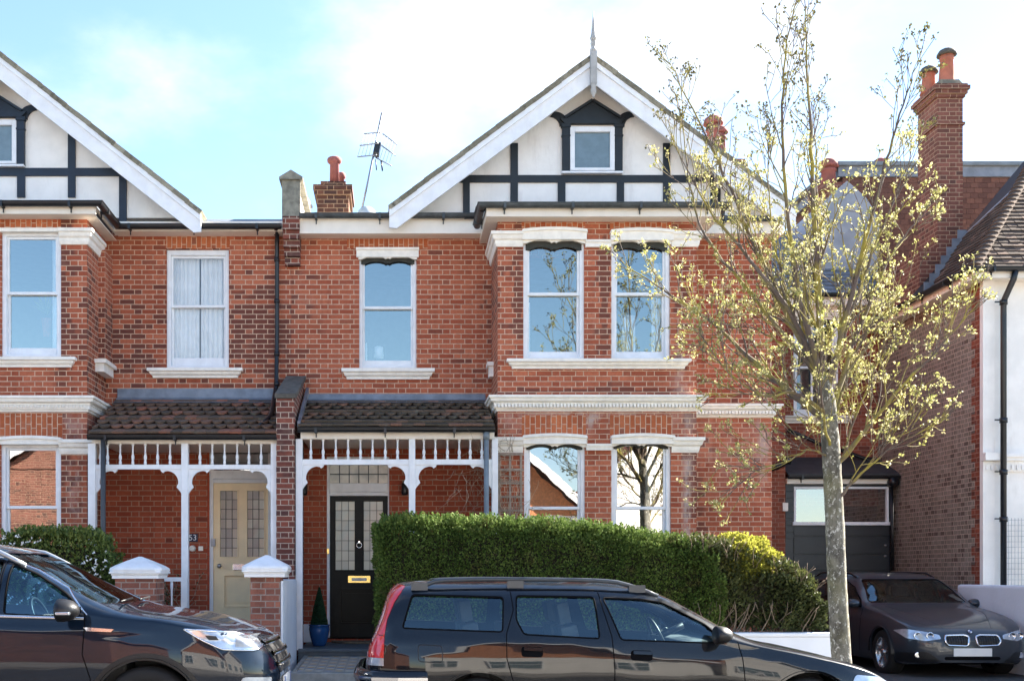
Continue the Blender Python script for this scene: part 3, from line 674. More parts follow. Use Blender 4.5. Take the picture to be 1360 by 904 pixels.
# timber framing
TY = GY-.03
tx = lambda p: X(p, TY); tz = lambda p: Z(p, TY)
m = MB()
m.box(tx(610), tx(948), TY, GY+.01, tz(242), tz(232.5))
for a, b, t, bo in ((615,624,242,291),(678,688,190,232.5),(678,688,242,268),(881,890,190,232.5),(881,890,242,268),(741,751,242,268),(819.5,829,242,268),(944,950,240,292),(951,957,250,292)):
    m.box(tx(a), tx(b), TY, GY+.01, tz(bo), tz(t))
m.build('timber_framing', M['timber'], house)
def gwin(parent, cx, mat, k=1.0):
    """gable window with pilasters, pediment and curved braces; cx = px centre"""
    m = MB()
    for s in (-1, 1):
        a, b = sorted((cx+s*30, cx+s*40)); m.box(tx(a), tx(b), TY-.03, GY+.01, tz(229), tz(168)); m.box(tx(a-1.2), tx(b+1.2), TY-.045, GY+.01, tz(170), tz(165)); m.box(tx(a-.8), tx(b+.8), TY-.04, GY+.01, tz(182), tz(180))
        pts = []
        for q in range(9):
            t = q/8; a1 = t*PI/2; pts.append((cx+s*(36+ 19*(1-math.cos(a1))*1.0 + 0*t), 166-20*math.sin(a1)*.9))
        outer = [(cx+s*(43+13*(1-math.cos(q/8*PI/2))), 168-13*math.sin(q/8*PI/2)) for q in range(9)]
        inner = [(cx+s*(33+18*(1-math.cos(q/8*PI/2))), 162-14*math.sin(q/8*PI/2)) for q in range(9)]
        m.prism([(tx(p), tz(z)) for p, z in outer + inner[::-1]], TY, GY+.01)
    m.prism([(tx(cx-43),tz(158.5)),(tx(cx+43),tz(158.5)),(tx(cx+37),tz(165.5)),(tx(cx-37),tz(165.5))], TY-.05, GY+.01)
    m.prism([(tx(cx-36),tz(158.6)),(tx(cx),tz(134)),(tx(cx+36),tz(158.6))], TY-.02, GY+.01)
    for s in (-1, 1): m.beam((tx(cx+s*37),TY-.04,tz(157.5)), (tx(cx+s*0.3),TY-.04,tz(134.5)), .035, .05)
    m.build('window_surround', M[mat], parent)
    f = MB(); x0, x1, z0, z1 = tx(cx-29.5), tx(cx+29.5), tz(227), tz(169)
    f.box(x0, x0+.07, TY-.03, GY+.01, z0, z1); f.box(x1-.07, x1, TY-.03, GY+.01, z0, z1); f.box(x0+.07, x1-.07, TY-.03, GY+.01, z1-.08, z1); f.box(x0+.07, x1-.07, TY-.03, GY+.01, z0, z0+.04); f.box(tx(cx-41), tx(cx+40), TY-.06, GY+.01, tz(231.5), tz(228.8))
    wo = f.build('window', M['white'], parent, bevel=.005); wo['label'] = 'small attic window under the black pediment'
    g = MB(); g.face([(x0+.07, GY-.02, z0+.04), (x1-.07, GY-.02, z0+.04), (x1-.07, GY-.02, z1-.08), (x0+.07, GY-.02, z1-.08)]); g.build('pane', M['attic'], wo, fix=False)
M['attic'] = flat('attic_blind_glass', (.16,.22,.24), .12, var=.08, nsc=8, spec=.9)
gwin(house, 786.5, 'timber')
# flat valley roof beside the gable
m = MB(); m.box(HX0+.1, fl[0]+.5, -.2, 8.5, Z(285,0)-.12, Z(287,0)-.08); m.build('flat_roof', M['lead'], house)

# ---- porch
def porch(parent, xa, xb, posts, bals, zlev, gut, tilemat, mats, tile_x=None, PY=-1.5, label=None):
    zr_w, zr_g = zlev['roof_wall'], zlev['roof_gut']
    x0, x1 = xa, xb
    y0 = PY-.13; run = (0-y0)
    sl = Vector((0, run, zr_w-zr_g)); L = sl.length
    m = MB(); nu = int((x1-x0)/.165)+1; tw = (x1-x0)/nu; nv = 8
    tiles(m, (x0, y0, zr_g), (1,0,0), sl, nu, nv, tw, L/nv, scal=(1,2,4,5,6) if tilemat == 'tile_b' else (2,3,5,6), thick=.028, rf=(lambda i, j: R()**1.3) if tilemat=='tile_b' else (lambda i,j: R()**1.6))
    m.add([(x0,y0,zr_g),(x1,y0,zr_g),(x1,0,zr_w),(x0,0,zr_w)], [(0,1,2,3)])
    m.build('porch_roof', M[tilemat], parent, fix=False)
    m = MB(); m.prism([(0,0)], 0, 0) if False else None
    m.add([(x0,-.012,zlev['lead_t']),(x1,-.012,zlev['lead_t']),(x1,-.03,zr_w+.03),(x0,-.03,zr_w+.03),(x1,-.26,zr_w+.045-.26*(zr_w-zr_g)/run),(x0,-.26,zr_w+.045-.26*(zr_w-zr_g)/run),(x0,-.012,zr_w-.05),(x1,-.012,zr_w-.05)], [(0,1,2,3),(3,2,4,5),(5,4,7,6)])
    m.build('flashing', M['lead'], parent, fix=False)
    gutter(parent, [(x0+.0, y0+.03), (x1, y0+.03)], zr_g-.015, .05)
    m = MB(); zf = zlev['top_rail']; m.box(x0+.03, x1, PY-.06, PY-.03, zf, zr_g-.03); m.box(x0+.03, x1, PY-.03, PY+.07, zf-.005, zf+.035); m.box(x0+.03, x1, -.1+PY+.16, -.02, zf+.035, zf+.05)
    m.build('porch_fascia', M['fascia'], parent)
    for (a, b, zb) in posts:
        m = MB(); m.box(a, b, PY-.05, PY+.05, zb, zf); m.build('porch_post', M['white'], parent, bevel=.006)
    m = MB(); zl0, zl1 = zlev['rail']
    for i in range(len(posts)-1): m.box(posts[i][1], posts[i+1][0], PY-.035, PY+.035, zl0, zl1)
    for bx in bals: baluster(m, bx, PY, zl1, zf)
    for i, (a, b, zb) in enumerate(posts):
        if i > 0: m.prism(bracket_poly(a, zl0, -1), PY-.02, PY+.02)
        if i < len(posts)-1: m.prism(bracket_poly(b, zl0, 1), PY-.02, PY+.02)
    m.build('porch_fretwork', M['white'], parent)
PY = -1.5
py_ = lambda v, Y=PY: Z(v, Y)
porch(house, X(396,PY-.1), X(657,PY-.1), [(X(393,PY),X(402,PY),.45),(X(543,PY),X(551.5,PY),.45),(X(653,PY),X(661,PY),.45)],
      [X(v,PY) for v in (412.9,429.2,446,462.3,478.8,494.9,511.7,528,563,578.3,594.3,609.9,624.6,640)],
      dict(roof_wall=Z(533,0), roof_gut=Z(568,PY-.13), lead_t=Z(523,0), top_rail=Z(583,PY), rail=(Z(617,PY), Z(610,PY))), None, 'tile_br', None)
m = MB(); m.tube([(X(646,PY-.14),PY-.14,Z(572,PY)), (X(646,PY-.14),PY-.14,.3)], .035, 12); m.lathe([(.045,0),(.045,.1)], (X(646,PY-.14),PY-.14,Z(585,PY)), 12); m.build('downpipe', M['pipe_g'], house)
# porch floor, step, door
m = MB(); m.box(X(397,PY), BX0, PY-.12, .12, .1, .47); m.box(X(397,PY), BX0, PY-.14, PY-.08, .43, .475); m.build('porch_step', M['porchstep'], house, bevel=.006)
def door(parent, a, b, t, bo, Y, zt_tr, mat, gmat, panels, glass_px, name='front_door', fr=(434, 517, 606), transom=None, knob=None, box=None, knocker=None, framemat='white'):
    fm = MB(); x0, x1, z1 = X(fr[0],Y), X(fr[1],Y), Z(fr[2],Y); z0 = Z(bo,Y)
    dx0, dx1 = X(a,Y), X(b,Y)
    fm.box(x0, dx0, Y, Y+.1, z0, z1); fm.box(dx1, x1, Y, Y+.1, z0, z1); fm.box(dx0, dx1, Y, Y+.1, Z(t,Y), Z(t,Y)+.06); fm.box(dx0, dx1, Y-.02, Y+.1, Z(t,Y)+.061, Z(t-14,Y)+.03) ; fm.box(dx0, dx1, Y, Y+.1, z1-.06, z1)
    fo = fm.build('door_frame', M[framemat], parent, bevel=.005)
    g = MB(); g.face([(dx0,Y+.05,Z(t-14,Y)),(dx1,Y+.05,Z(t-14,Y)),(dx1,Y+.05,z1-.05),(dx0,Y+.05,z1-.05)]); g.build('transom_pane', M[gmat], fo, fix=False)
    if gmat == 'leadlight':
        g = MB()
        for k in range(1, 6): x = dx0+(dx1-dx0)*k/6; g.box(x-.006, x+.006, Y+.035, Y+.049, Z(t-14,Y), z1-.05)
        zq = Z(t-14,Y)+.17; g.box(dx0, dx1, Y+.03, Y+.048, zq-.007, zq+.007); g.build('transom_came', M['came'], fo)
    d = MB(); yd = Y+.03
    gl = [(X(p[0],Y), X(p[1],Y), Z(p[3],Y), Z(p[2],Y)) for p in glass_px]; pn = [(X(p[0],Y), X(p[1],Y), Z(p[3],Y), Z(p[2],Y)) for p in panels]
    wall(d, dx0, dx1, z0, Z(t,Y), yd, [q+(.025,) for q in gl+pn])
    pmb = []
    for q in pn:
        dd = d; d = MB(); pmb.append(d)
        d.face([(q[0],yd+.025,q[2]),(q[1],yd+.025,q[2]),(q[1],yd+.025,q[3]),(q[0],yd+.025,q[3])]); w_, h_ = .05, .05
        for (xa,xb,za,zb2_) in ((q[0]-.02,q[1]+.02,q[2]-.02,q[2]),(q[0]-.02,q[1]+.02,q[3],q[3]+.02),(q[0]-.02,q[0],q[2],q[3]),(q[1],q[1]+.02,q[2],q[3])): d.box(xa, xb, yd-.016, yd+.002, za, zb2_)
        d.box(q[0]+w_, q[1]-w_, yd+.008, yd+.024, q[2]+h_, q[3]-h_); d = dd
    do = d.build(name, M[mat], parent, fix=False)
    for q_ in pmb: q_.build('door_panel', M['black_door2'] if mat == 'black_door' else M[mat], do)
    g = MB()
    for q in gl:
        g = MB()
        for i in range(3):
            for j in range(7):
                xa, xb = q[0]+(q[1]-q[0])*i/3, q[0]+(q[1]-q[0])*(i+1)/3; za, zb_ = q[2]+(q[3]-q[2])*j/7, q[2]+(q[3]-q[2])*(j+1)/7; t_ = U(-.0012,.0012); u_ = U(-.0012,.0012)
                g.face([(xa,yd+.022+t_,za),(xb,yd+.022-t_,za),(xb,yd+.022+u_,zb_),(xa,yd+.022-u_,zb_)], .1+.35*R()+.4*(i==2)*R())
        g.build('leadlight', M['pane_r'], do, fix=False)
    g = MB()
    for q in gl:
        for (xa,xb,za,zb2_) in ((q[0],q[1],q[2],q[2]+.014),(q[0],q[1],q[3]-.014,q[3]),(q[0],q[0]+.012,q[2]+.014,q[3]-.014),(q[1]-.012,q[1],q[2]+.014,q[3]-.014)): g.box(xa, xb, yd-.012, yd+.0215, za, zb2_)
    g.build('glazing_bead', M['black_door2'] if mat == 'black_door' else M[mat], do)
    g = MB()
    for q in gl:
        for k in range(1, 3): x = q[0]+(q[1]-q[0])*k/3; g.box(x-.004, x+.004, yd+.012, yd+.021, q[2], q[3])
        for k in range(1, 7): z = q[2]+(q[3]-q[2])*k/7; g.box(q[0], q[1], yd+.011, yd+.020, z-.004, z+.004)
    g.build('lead_came', M['came'], do)
    return do
d = door(house, 438, 515, 658, 846, .02, None, 'black_door', 'leadlight', [(453, 503, 783, 826)], [(444.5,472,664,757.5),(482,509.5,664,757.5)])
d['label'] = 'weathered black front door with two leaded panels'
m = MB(); yk = .02
m.box(X(462,yk), X(492,yk), .03, .052, Z(773.5,yk), Z(764,yk)); m.build('letterbox', M['brass'], d, bevel=.004)
m = MB(); m.box(X(467,yk), X(487,yk), .022, .031, Z(771,yk), Z(767,yk)); m.build('letter_flap', M['steel'], d)
m = MB(); m.lathe([(.012,0),(.012,-.03),(.03,-.04),(.034,-.055),(.02,-.07)], (X(504,yk), .05, Z(766.5,yk)), 16, 'y'); m.build('door_knob', M['brass'], d)
m = MB(); kc = Vector((X(477,yk), .02, Z(723.5,yk))); m.tube([kc+Vector((.04*math.cos(a),0,.04*math.sin(a))) for a in [2*PI*k/20 for k in range(21)]], .008, 8); m.box(kc.x-.012, kc.x+.012, .01, .05, kc.z+.035, kc.z+.06); m.build('door_knocker', M['chrome'], d)
m = MB(); m.box(X(401,0), X(415.5,0), -.10, .0, .47, Z(828,0)); m.build('white_plinth', M['white'], house, bevel=.004)
m = MB(); m.box(X(434.5,0), X(437,0), -.03, .02, Z(735,0), Z(728,0)); m.build('door_bell', M['brass'], house)
# lanterns, mat, pot
def lantern(px, py0, py1, lab):
    t = thing('wall_lantern', lab, 'wall light', (X(px,-.06), -.06, Z(py1,-.06)), 'lanterns either side of the black door')
    m = MB(); c = (X(px,-.08), -.10, Z(py1,-.1)); h = Z(py0,-.1)-Z(py1,-.1); m.lathe([(.04,0),(.05,.02),(.05,h*.8),(.035,h*.84),(.03,h)], c, 12); m.box(c[0]-.02, c[0]+.02, -.1, 0, c[2]+h*.4, c[2]+h*.6); m.build('lamp_body', M['gutter'], t)
lantern(404, 640, 657, 'dark cylindrical wall light on porch brick left of the black door')
lantern(537.5, 638, 657, 'dark cylindrical wall light on porch brick right of the black door')
m = MB(); n = 20; m.prism([(0,0)],0,0) if False else None
x0, x1 = X(438,-.5), X(515,-.5); pts = [(x0+(x1-x0)/2+(x1-x0)/2*math.cos(a), -.12-.36*math.sin(a)) for a in [PI*k/n for k in range(n+1)]]
m.add([(a,b,.473) for a,b in pts]+[(a,b,.50) for a,b in pts], [tuple(range(n+1,2*n+2))]+[(i,i+1,i+n+2,i+n+1) for i in range(n)]+[(n,0,n+1,2*n+1)]); tag(m.build('doormat', M['mat'], None), 'brown half-round coir doormat in front of the black door', 'doormat')
t = thing('plant_pot', 'glazed blue pot with clipped cone topiary on the porch step', 'plant pot', (X(424,-1), -1.0, .475))
m = MB(); c = (X(424,-1.), -1.0, .475); m.lathe([(.085,0),(.10,.03),(.135,.15),(.148,.24),(.142,.285),(.15,.29),(.15,.305),(.132,.305),(.125,.27)], c, 24); m.build('pot', M['blue_glaze'], t)
m = MB(); m.lathe([(.115,.27),(.10,.28),(.07,.5),(.035,.7),(.004,.80)], c, 14); co = m.build('topiary_core', M['core'], t)
m = MB()
for k in range(5200):
    h = (R()**1.25); a = U(0, 2*PI); r = .122*(1-h)**.85*U(.9,1.04)+.004; p = Vector((c[0]+r*math.cos(a), c[1]+r*math.sin(a), c[2]+.285+h*.55)); d1 = Vector((U(-1,1),U(-1,1),U(-1,1))).normalized(); d2 = d1.orthogonal().normalized()*.007; m.face([p-d1*.011, p+d2, p+d1*.011, p-d2], R())
m.build('topiary', M['cone'], t, fix=False)

# ---- party wall pillar, coping, corbel and parapet between the houses
pw = thing('party_wall', 'dark brick party wall pillar with sloped coping between the two porches', 'wall', (X(383,PY), PY, .2))
pa, pb = X(368,PY), X(392,PY); pbk = (X(378,0), X(400,0))
m = MB(); zt0, zt1 = Z(531,PY), Z(505,0)
m.prism([(0,0)],0,0) if False else None
m.add([(pa,PY-.12,.1),(pb,PY-.12,.1),(pb,0,.1),(pa,0,.1),(pa,PY-.12,zt0),(pb,PY-.12,zt0),(pb,0,zt1),(pa,0,zt1)], [(0,3,2,1),(4,5,6,7),(0,1,5,4),(1,2,6,5),(3,0,4,7)])
m.build('pillar', M['brick_pil'], pw)
m = MB(); m.add([(pa-.02,PY-.14,zt0+.002),(pb+.03,PY-.14,zt0+.002),(pb+.03,-.002,zt1),(pa-.02,-.002,zt1),(pa-.02,PY-.14,zt0+.07),(pb+.03,PY-.14,zt0+.07),(pb+.03,-.002,zt1+.07),(pa-.02,-.002,zt1+.07)], [(0,3,2,1),(4,5,6,7),(0,1,5,4),(1,2,6,5),(3,0,4,7),(2,3,7,6)]); m.build('coping', M['stone_d'], pw, bevel=.008)
m = MB(); zs = Z(532,0); m.add([(pb+.035,PY-.05,Z(567,PY)),(pb+.075,PY-.05,Z(567,PY)),(pb+.075,-.01,zs+.1),(pb+.035,-.01,zs+.1),(pb+.035,PY-.05,Z(560,PY)),(pb+.075,PY-.05,Z(560,PY)),(pb+.075,-.01,zs+.2),(pb+.035,-.01,zs+.2)], [(0,3,2,1),(4,5,6,7),(0,1,5,4),(1,2,6,5),(3,0,4,7)]); m.build('flashing', M['lead'], pw)
m = MB(); cx0, cx1 = X(375.5,-.3), X(398,-.3)
for k, (yy, za, zb) in enumerate(((-.34,288,306),(-.30,306,317),(-.24,317,327),(-.17,327,337),(-.10,337,348))): m.box(cx0+.003*k, cx1-.003*k, yy, .0, Z(zb,-.3)+.002*k, Z(za,-.3))
m.build('corbel', M['brick_pil'], pw)
m = MB(); m.box(cx0-.01, cx1+.01, -.32, -.3+.02, Z(291,-.3)+.0, Z(238,-.3)); m.build('parapet_end', M['stone'], pw)
m = MB(); m.box(cx0+.02, cx1-.02, -.279, 2.6, Z(291,-.3), Z(248,-.3)-.02); m.add([(cx0+.025,-.27,Z(248,-.3)),(cx1-.025,-.27,Z(248,-.3)),(cx1-.025,2.59,7.9),(cx0+.025,2.59,7.9),(cx0+.025,-.27,Z(240,-.3)),(cx1-.025,-.27,Z(240,-.3)),(cx1-.02,2.6,7.95),(cx0+.02,2.6,7.95)],[(0,3,2,1),(4,5,6,7),(0,1,5,4),(1,2,6,5),(2,3,7,6),(3,0,4,7)])
m.build('parapet', M['stucco'], pw)
m = MB(); xm = (cx0+cx1)/2; m.prism([(cx0-.05,Z(238,-.35)),(cx1+.05,Z(238,-.35)),(cx1+.05,Z(235,-.35)),(xm,Z(225.5,-.35)),(cx0-.05,Z(235,-.35))], -.36, 2.7); m.build('parapet_cap', M['stone'], pw)

# ---- chimney stacks
def pot(par_, c, r, h, mat='terracotta', cap=True, name='chimney_pot'):
    m = MB(); m.lathe([(r*1.15,0),(r*1.05,.03*h),(r,.1*h),(r*.82,.82*h),(r*.98,.84*h),(r*.98,.9*h),(r*.86,.92*h),(r*.86,h),(r*.7,h),(r*.7,h*.95)], c, 16)
    if cap: m.lathe([(r*1.22,h),(r*1.3,h+.02),(r*1.1,h+r*.75),(r*.5,h+r*1.15),(.01,h+r*1.2)], c, 14)
    return m.build(name, M[mat], par_)
t = thing('chimney_stack', 'sooty brick chimney stack with slim dark pots beside the television aerial', 'chimney', (X(443,2.4), 2.6, 6.6))
m = MB(); Y = 2.4; 
for a, b, zt, zb, d in ((421,463,259,292,0),(418.5,466,252,259,.03),(416,468,246,252,.05),(417,467,247,247.5,.05),(425.5,459,239,246,-.06)):
    m.box(X(a,Y), X(b,Y), Y-d, Y+.9+d, Z(zb,Y), Z(zt,Y))
m.build('stack', M['brick_chd'], t)
m = MB(); c = (X(444,Y+.2), Y+.25, Z(238,Y)); hh = Z(203,Y)-Z(238,Y); m.lathe([(.085,0),(.08,hh*.75),(.095,hh*.78),(.125,hh*.84),(.13,hh*.95),(.11,hh),(.08,hh)], c, 14); m.build('chimney_pot', M['terra_d'], t)
m = MB(); c = (X(453.5,Y+.7), Y+.75, Z(238,Y)); hh = Z(209,Y)-Z(238,Y); m.lathe([(.05,0),(.05,hh*.7),(.075,hh*.74),(.075,hh*.9),(.05,hh)], c, 12); m.build('chimney_pot', M['terra_d'], t)
# aerial + dish
Y = 2.5; t = thing('tv_aerial', 'tilted television aerial on a leaning pole above the gutter', 'aerial', P(478,283,Y))
m = MB(); m.tube([P(479,285,Y), P(489,240,Y), P(507.5,150,Y)], .018, 8); m.build('mast', M['steel'], t)
m = MB()
for (a, b) in (((484,178),(505,176)),((478,193.5),(502,190.5)),((475,208.5),(500,206)),((508.5,178),(527,192)),((502,190),(525,206.5)),((499,209.5),(520,220.5))): m.tube([P(a[0],a[1],Y), P(b[0],b[1],Y-.25)], .011, 6)
for k in range(5):
    s = k/4.5
    m.tube([P(484+20*s,178,Y-.05*k), P(475+22*s,208,Y-.05*k)], .0035, 4); m.tube([P(510+17*s,179+13*s,Y-.05*k), P(500+18*s,211+9*s,Y-.05*k)], .0035, 4)
m.build('reflector', M['steel'], t)
m = MB(); m.obox(P(501,199,Y-.1), (1,0,-.2), (0,1,0), (.2,0,1), .05, .12, .09); m.tube([P(499,212,Y), P(500,226,Y)], .01, 6); m.tube([P(506,213,Y-.1), P(508,227,Y-.1)], .014, 6); m.build('dipole_box', M['gutter'], t)
t = thing('satellite_dish', 'small grey satellite dish half hidden behind the gutter', 'satellite dish', P(487,284,2.2))
m = MB(); c = P(487,287,2.2); mm_ = []
for k in range(7):
    rr = .17*k/6
    mm_.append((max(.002, rr), -.10*(1-(k/6)**2)*-1+.0))
m.lathe(mm_+[(.17,-.012)], c, 20, 'y'); m.build('dish', flat('dish_grey', (.48,.53,.55), .4), t)
m = MB(); m.tube([c+Vector((0,.02,-.17)), c+Vector((0,.2,-.25)), c+Vector((-.1,.3,-.3))], .015, 6); m.build('arm', M['steel'], t)
# stacks right of the gable
def stack(lab, Y, pots, boxes, mat='brick_ch', potmat='terra_d', capped=True, grp=None):
    t = thing('chimney_stack', lab, 'chimney', (X((boxes[0][0]+boxes[0][1])/2, Y), Y+.4, 5.0))
    m = MB()
    for i, (a, b, zt, zb, d) in enumerate(boxes): m.box(X(a,Y), X(b,Y), Y-d, Y+.7+d, Z(zb,Y), Z(zt,Y))
    m.build('stack', M[mat], t)
    for (px, t0, b0, r) in pots: pot(t, (X(px,Y), Y+.3, Z(b0,Y)), r, Z(t0,Y)-Z(b0,Y), potmat, capped)
    return t
stack('squat brick stack with red hooded pots just behind the right roof slope of the gable', 5.5, [(953,158,212,.16),(962,170,212,.13)], [(938,985,212,420,0),(934,989,205+7,222,.05)])
stack('dark brick stack with cowled pot beside the grey dormer', 5.2, [(1108,216,246,.16)], [(1094,1124,246,420,0),(1091,1127,243,252,.05)])
stack('short dark brick stack left of the tall chimney', 5.8, [(1178,212,228,.12)], [(1163,1198,228,420,0),(1159,1202,224,235,.05)])

# ---- wing set back at the right, grey dormer
wing = thing('house_wing', 'set-back red brick wing with white sash window behind the street tree', 'house wing', (7.5, 4.4, .1))
WY = 4.4; wo = bw(1054, 1114, 421, 552, WY)
m = MB(); wall(m, HX1, X(1043,3.6), 0, Z(398,3.6), 3.6); wall(m, 3.6, WY, 3.2, Z(398,3.6), X(1043,3.6), axis='y'); wall(m, X(1043,3.6), 9.3, 2.8, Z(404,WY), WY, [wo+(.12,)])
m.build('wall', M['brick_w'], wing, fix=False)
m = MB(); m.box(6, 10, WY+1.2, WY+1.3, 3, 6.5); m.build('inner_partition', M['interior'], wing)
w = sash(wing, *wo, WY+.03, Z(487,WY), st=.07, gl='glass_dim', val=(Z(416,WY), Z(430,WY), .08)); w['label'] = 'sash window behind the tree'
m = MB(); m.box(wo[0]+.35, wo[0]+.39, WY+.055, WY+.07, wo[2]+.2, wo[3]-.1); m.build('glazing_bar', M['white'], w)
hood(wing, 1050, 1117, 408, 422, WY); sill(wing, X(1047,WY), X(1120,WY), Z(552,WY), Z(562,WY), WY)
m = MB(); m.box(5.8, 9.35, WY-.32, WY-.29, Z(405,WY-.3), Z(393,WY-.3)); m.box(5.8, 9.35, WY-.29, WY, Z(404.5,WY-.3), Z(403.5,WY-.3)); m.build('fascia', M['fascia'], wing)
gutter(wing, [(5.8, WY-.32), (9.3, WY-.32)], Z(392,WY-.3))
m = MB(); tiles(m, (5.8, WY-.35, Z(391,WY-.3)), (1,0,0), (0,.8,.6), 16, 12, .22, .18); m.add([(5.8,WY-.3,Z(391,WY)-.02),(9.4,WY-.3,Z(391,WY)-.02),(9.4,WY+2.4,Z(391,WY)+1.9),(5.8,WY+2.4,Z(391,WY)+1.9)],[(0,1,2,3)]); m.build('roof', M['slate'], wing, fix=False)
dm = MB(); DY = 5.0; dm.prism([(X(1098,DY),Z(395,DY)),(X(1165,DY),Z(395,DY)),(X(1168,DY),Z(290,DY)),(X(1150,DY),Z(262,DY)),(X(1125,DY),Z(240,DY)),(X(1100,DY),Z(262,DY)),(X(1085,DY),Z(300,DY))], DY, DY+2); dm.build('dormer', flat('grey_leadwork', (.27,.31,.36), .55, var=.15, nsc=3, bump=.2), wing)
# soil pipes
m = MB(); m.tube([P(1046,571,4.25), P(1062,577,4.2), P(1090,590,4.2), P(1120,598,4.2), P(1160,613,4.2), P(1190,630,4.1)], .035, 8); m.build('waste_pipe', M['gutter'], wing)
m = MB(); m.tube([P(1024,622,3.4), P(1035,618,3.4), P(1044,613,3.4)], .055, 10); m.lathe([(.075,-.05),(.075,.05)], P(1046,611,3.4), 10, 'x'); m.lathe([(.065,-.03),(.065,.03)], P(1032,619,3.4), 10, 'x'); m.build('soil_pipe', M['gutter'], wing)

# ---- garage
gar = thing('garage', 'dark grey boarded garage front under a lean-to roof at the end of the driveway', 'garage', (8.2, 3.64, .09))
QY = 3.64; gx0, gx1 = X(1043,QY), X(1191,QY)
gwn = bw(1054, 1180, 646, 695, QY)
m = MB()
zz0, zz1 = .09, Z(641,QY); 
wall(m, gx0, gx1-.12, zz0, zz1, QY, [gwn+(.1,)])
b_ = [0]
m.build('front_panel', M['grey_door'], gar, fix=False)
m = MB()
for k in range(9): z = Z(715-9*k, QY); m.box(gx0+.003, X(1054,QY), QY-.012, QY+.01, z, z+.10)
for v0, v1 in ((757,737),(735,713),(711,700)): m.box(X(1054,QY), X(1181,QY), QY-.02, QY+.01, Z(v0,QY), Z(v1,QY))
m.build('garage_door', M['grey_door'], gar, bevel=.004)
m = MB(); m.lathe([(.022,0),(.022,-.05)], P(1175,724,QY), 10, 'y'); m.lathe([(.022,0),(.022,-.05)], P(1175,738,QY), 10, 'y'); m.build('door_handle', M['steel'], gar)
f = MB(); x0, x1, z0, z1 = gwn; f.box(x0, x0+.04, QY-.02, QY+.06, z0, z1); f.box(x1-.04, x1, QY-.02, QY+.06, z0, z1); f.box(x0+.04, x1-.04, QY-.02, QY+.06, z1-.04, z1); f.box(x0-.03, x1+.05, QY-.05, QY+.06, z0-.03, z0+.03); wv = f.build('window', M['white'], gar, bevel=.004)
g = MB(); g.face([(x0+.04,QY+.02,z0+.03),(x1-.04,QY+.02,z0+.03),(x1-.04,QY+.02,z1-.04),(x0+.04,QY+.02,z1-.04)]); g.build('pane', M['glass_w'], wv, fix=False)
m = MB(); m.box(gx0, gx1-.02, QY+.8, QY+.85, .1, 3.2); m.build('inner_partition', M['core'], gar)
m = MB(); m.box(gx0, gx1-.1, QY-.1, QY+.0, Z(642,QY-.1), Z(635,QY-.1)); m.build('fascia', M['fascia'], gar)
gutter(gar, [(gx0-.0, QY-.1), (gx1, QY-.1)], Z(632.5,QY-.1), .05)
m = MB(); e0 = Z(631,QY-.1); e1 = Z(609,WY); m.add([(gx0,QY-.15,e0),(gx1,QY-.15,e0),(9.2,WY-.01,e1),(gx0,WY-.01,e1),(gx0,QY-.15,e0+.03),(gx1,QY-.15,e0+.03),(9.2,WY-.01,e1+.03),(gx0,WY-.01,e1+.03)],[(0,3,2,1),(4,5,6,7),(0,1,5,4),(1,2,6,5),(2,3,7,6),(3,0,4,7)]); m.build('roof', flat('black_felt', (.045,.045,.047), .7, var=.2, bump=.2), gar)
m = MB(); m.lathe([(.09,-.08),(.09,.08)], P(1186,640,QY-.15), 10, 'y'); m.tube([P(1184,645,QY-.1), P(1185.5,757,QY-.1)], .03, 8); m.build('downpipe', M['gutter'], gar)
m = MB(); m.box(X(1041,3.5), X(1048,3.5), 3.55, 3.62, Z(678,3.5), Z(667,3.5)); tag(m.build('meter_box', M['stucco']), 'small cream electric box on grey boards by garage window', 'meter box')

# ================================================================== LEFT HOUSE
lh = thing('brick_house', 'darker weathered brick house with cream front door and navy gable timbers', 'house', (-5, 0, .4))
LBX = X(115.5, BY)
lw = bw(221, 304, 331, 489, 0)
LDO = bw(278, 361, 588, 846, 0)
l1 = bw(2, 81, 308, 474, BY); l1b = bw(-116, -36, 308, 474, BY); l2 = bw(1, 81, 590, 760, BY); l2b = bw(-116, -36, 590, 760, BY)
m = MB()
wall(m, LBX-.5, HX0, Z(566,0), Z(305,0), 0, [lw+(.2,), (LBX-.6, LBX, 0.5, 6.3)])
wall(m, -10.5, LBX, 0, Z(286,BY), BY, [l1+(.2,), l1b+(.2,), l2+(.2,), l2b+(.2,)])
wall(m, BY, 0, 0, Z(286,BY), LBX, axis='y'); wall(m, -10.5, HX0, 0, 6.9, 9); wall(m, -1, 9, 0, 6.9, -10.5, axis='y')
m.box(LBX-.01, LBX+.10, -.42, -.0, Z(490,-.3), Z(335,-.3))
m.build('wall', M['brick_l'], lh, fix=False)
m = MB(); wall(m, LBX, HX0, .3, Z(566,0), 0, [LDO+(.12,)]); m.build('porch_wall', M['brick_p'], lh, fix=False)
m = MB(); m.box(X(251,PY), X(278,0), -.008, .0, .4, Z(600,0)); m.build('door_side_wall', M['brick_pp'], lh)
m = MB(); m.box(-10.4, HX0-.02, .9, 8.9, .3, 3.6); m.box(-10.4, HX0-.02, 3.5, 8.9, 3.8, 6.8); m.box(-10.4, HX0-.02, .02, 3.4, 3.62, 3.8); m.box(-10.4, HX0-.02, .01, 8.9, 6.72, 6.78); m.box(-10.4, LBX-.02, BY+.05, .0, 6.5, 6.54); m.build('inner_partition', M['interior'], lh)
for (a, b, t, bo, Y) in ((0, 81, 285, 304, BY), (220, 305, 311, 330, 0), (0, 83, 549, 583, BY)): m = MB(); m.box(X(a,Y), X(b,Y), Y-.004, Y+.02, Z(bo,Y), Z(t,Y)); m.build('soldier_course', M['brick_s'], lh)
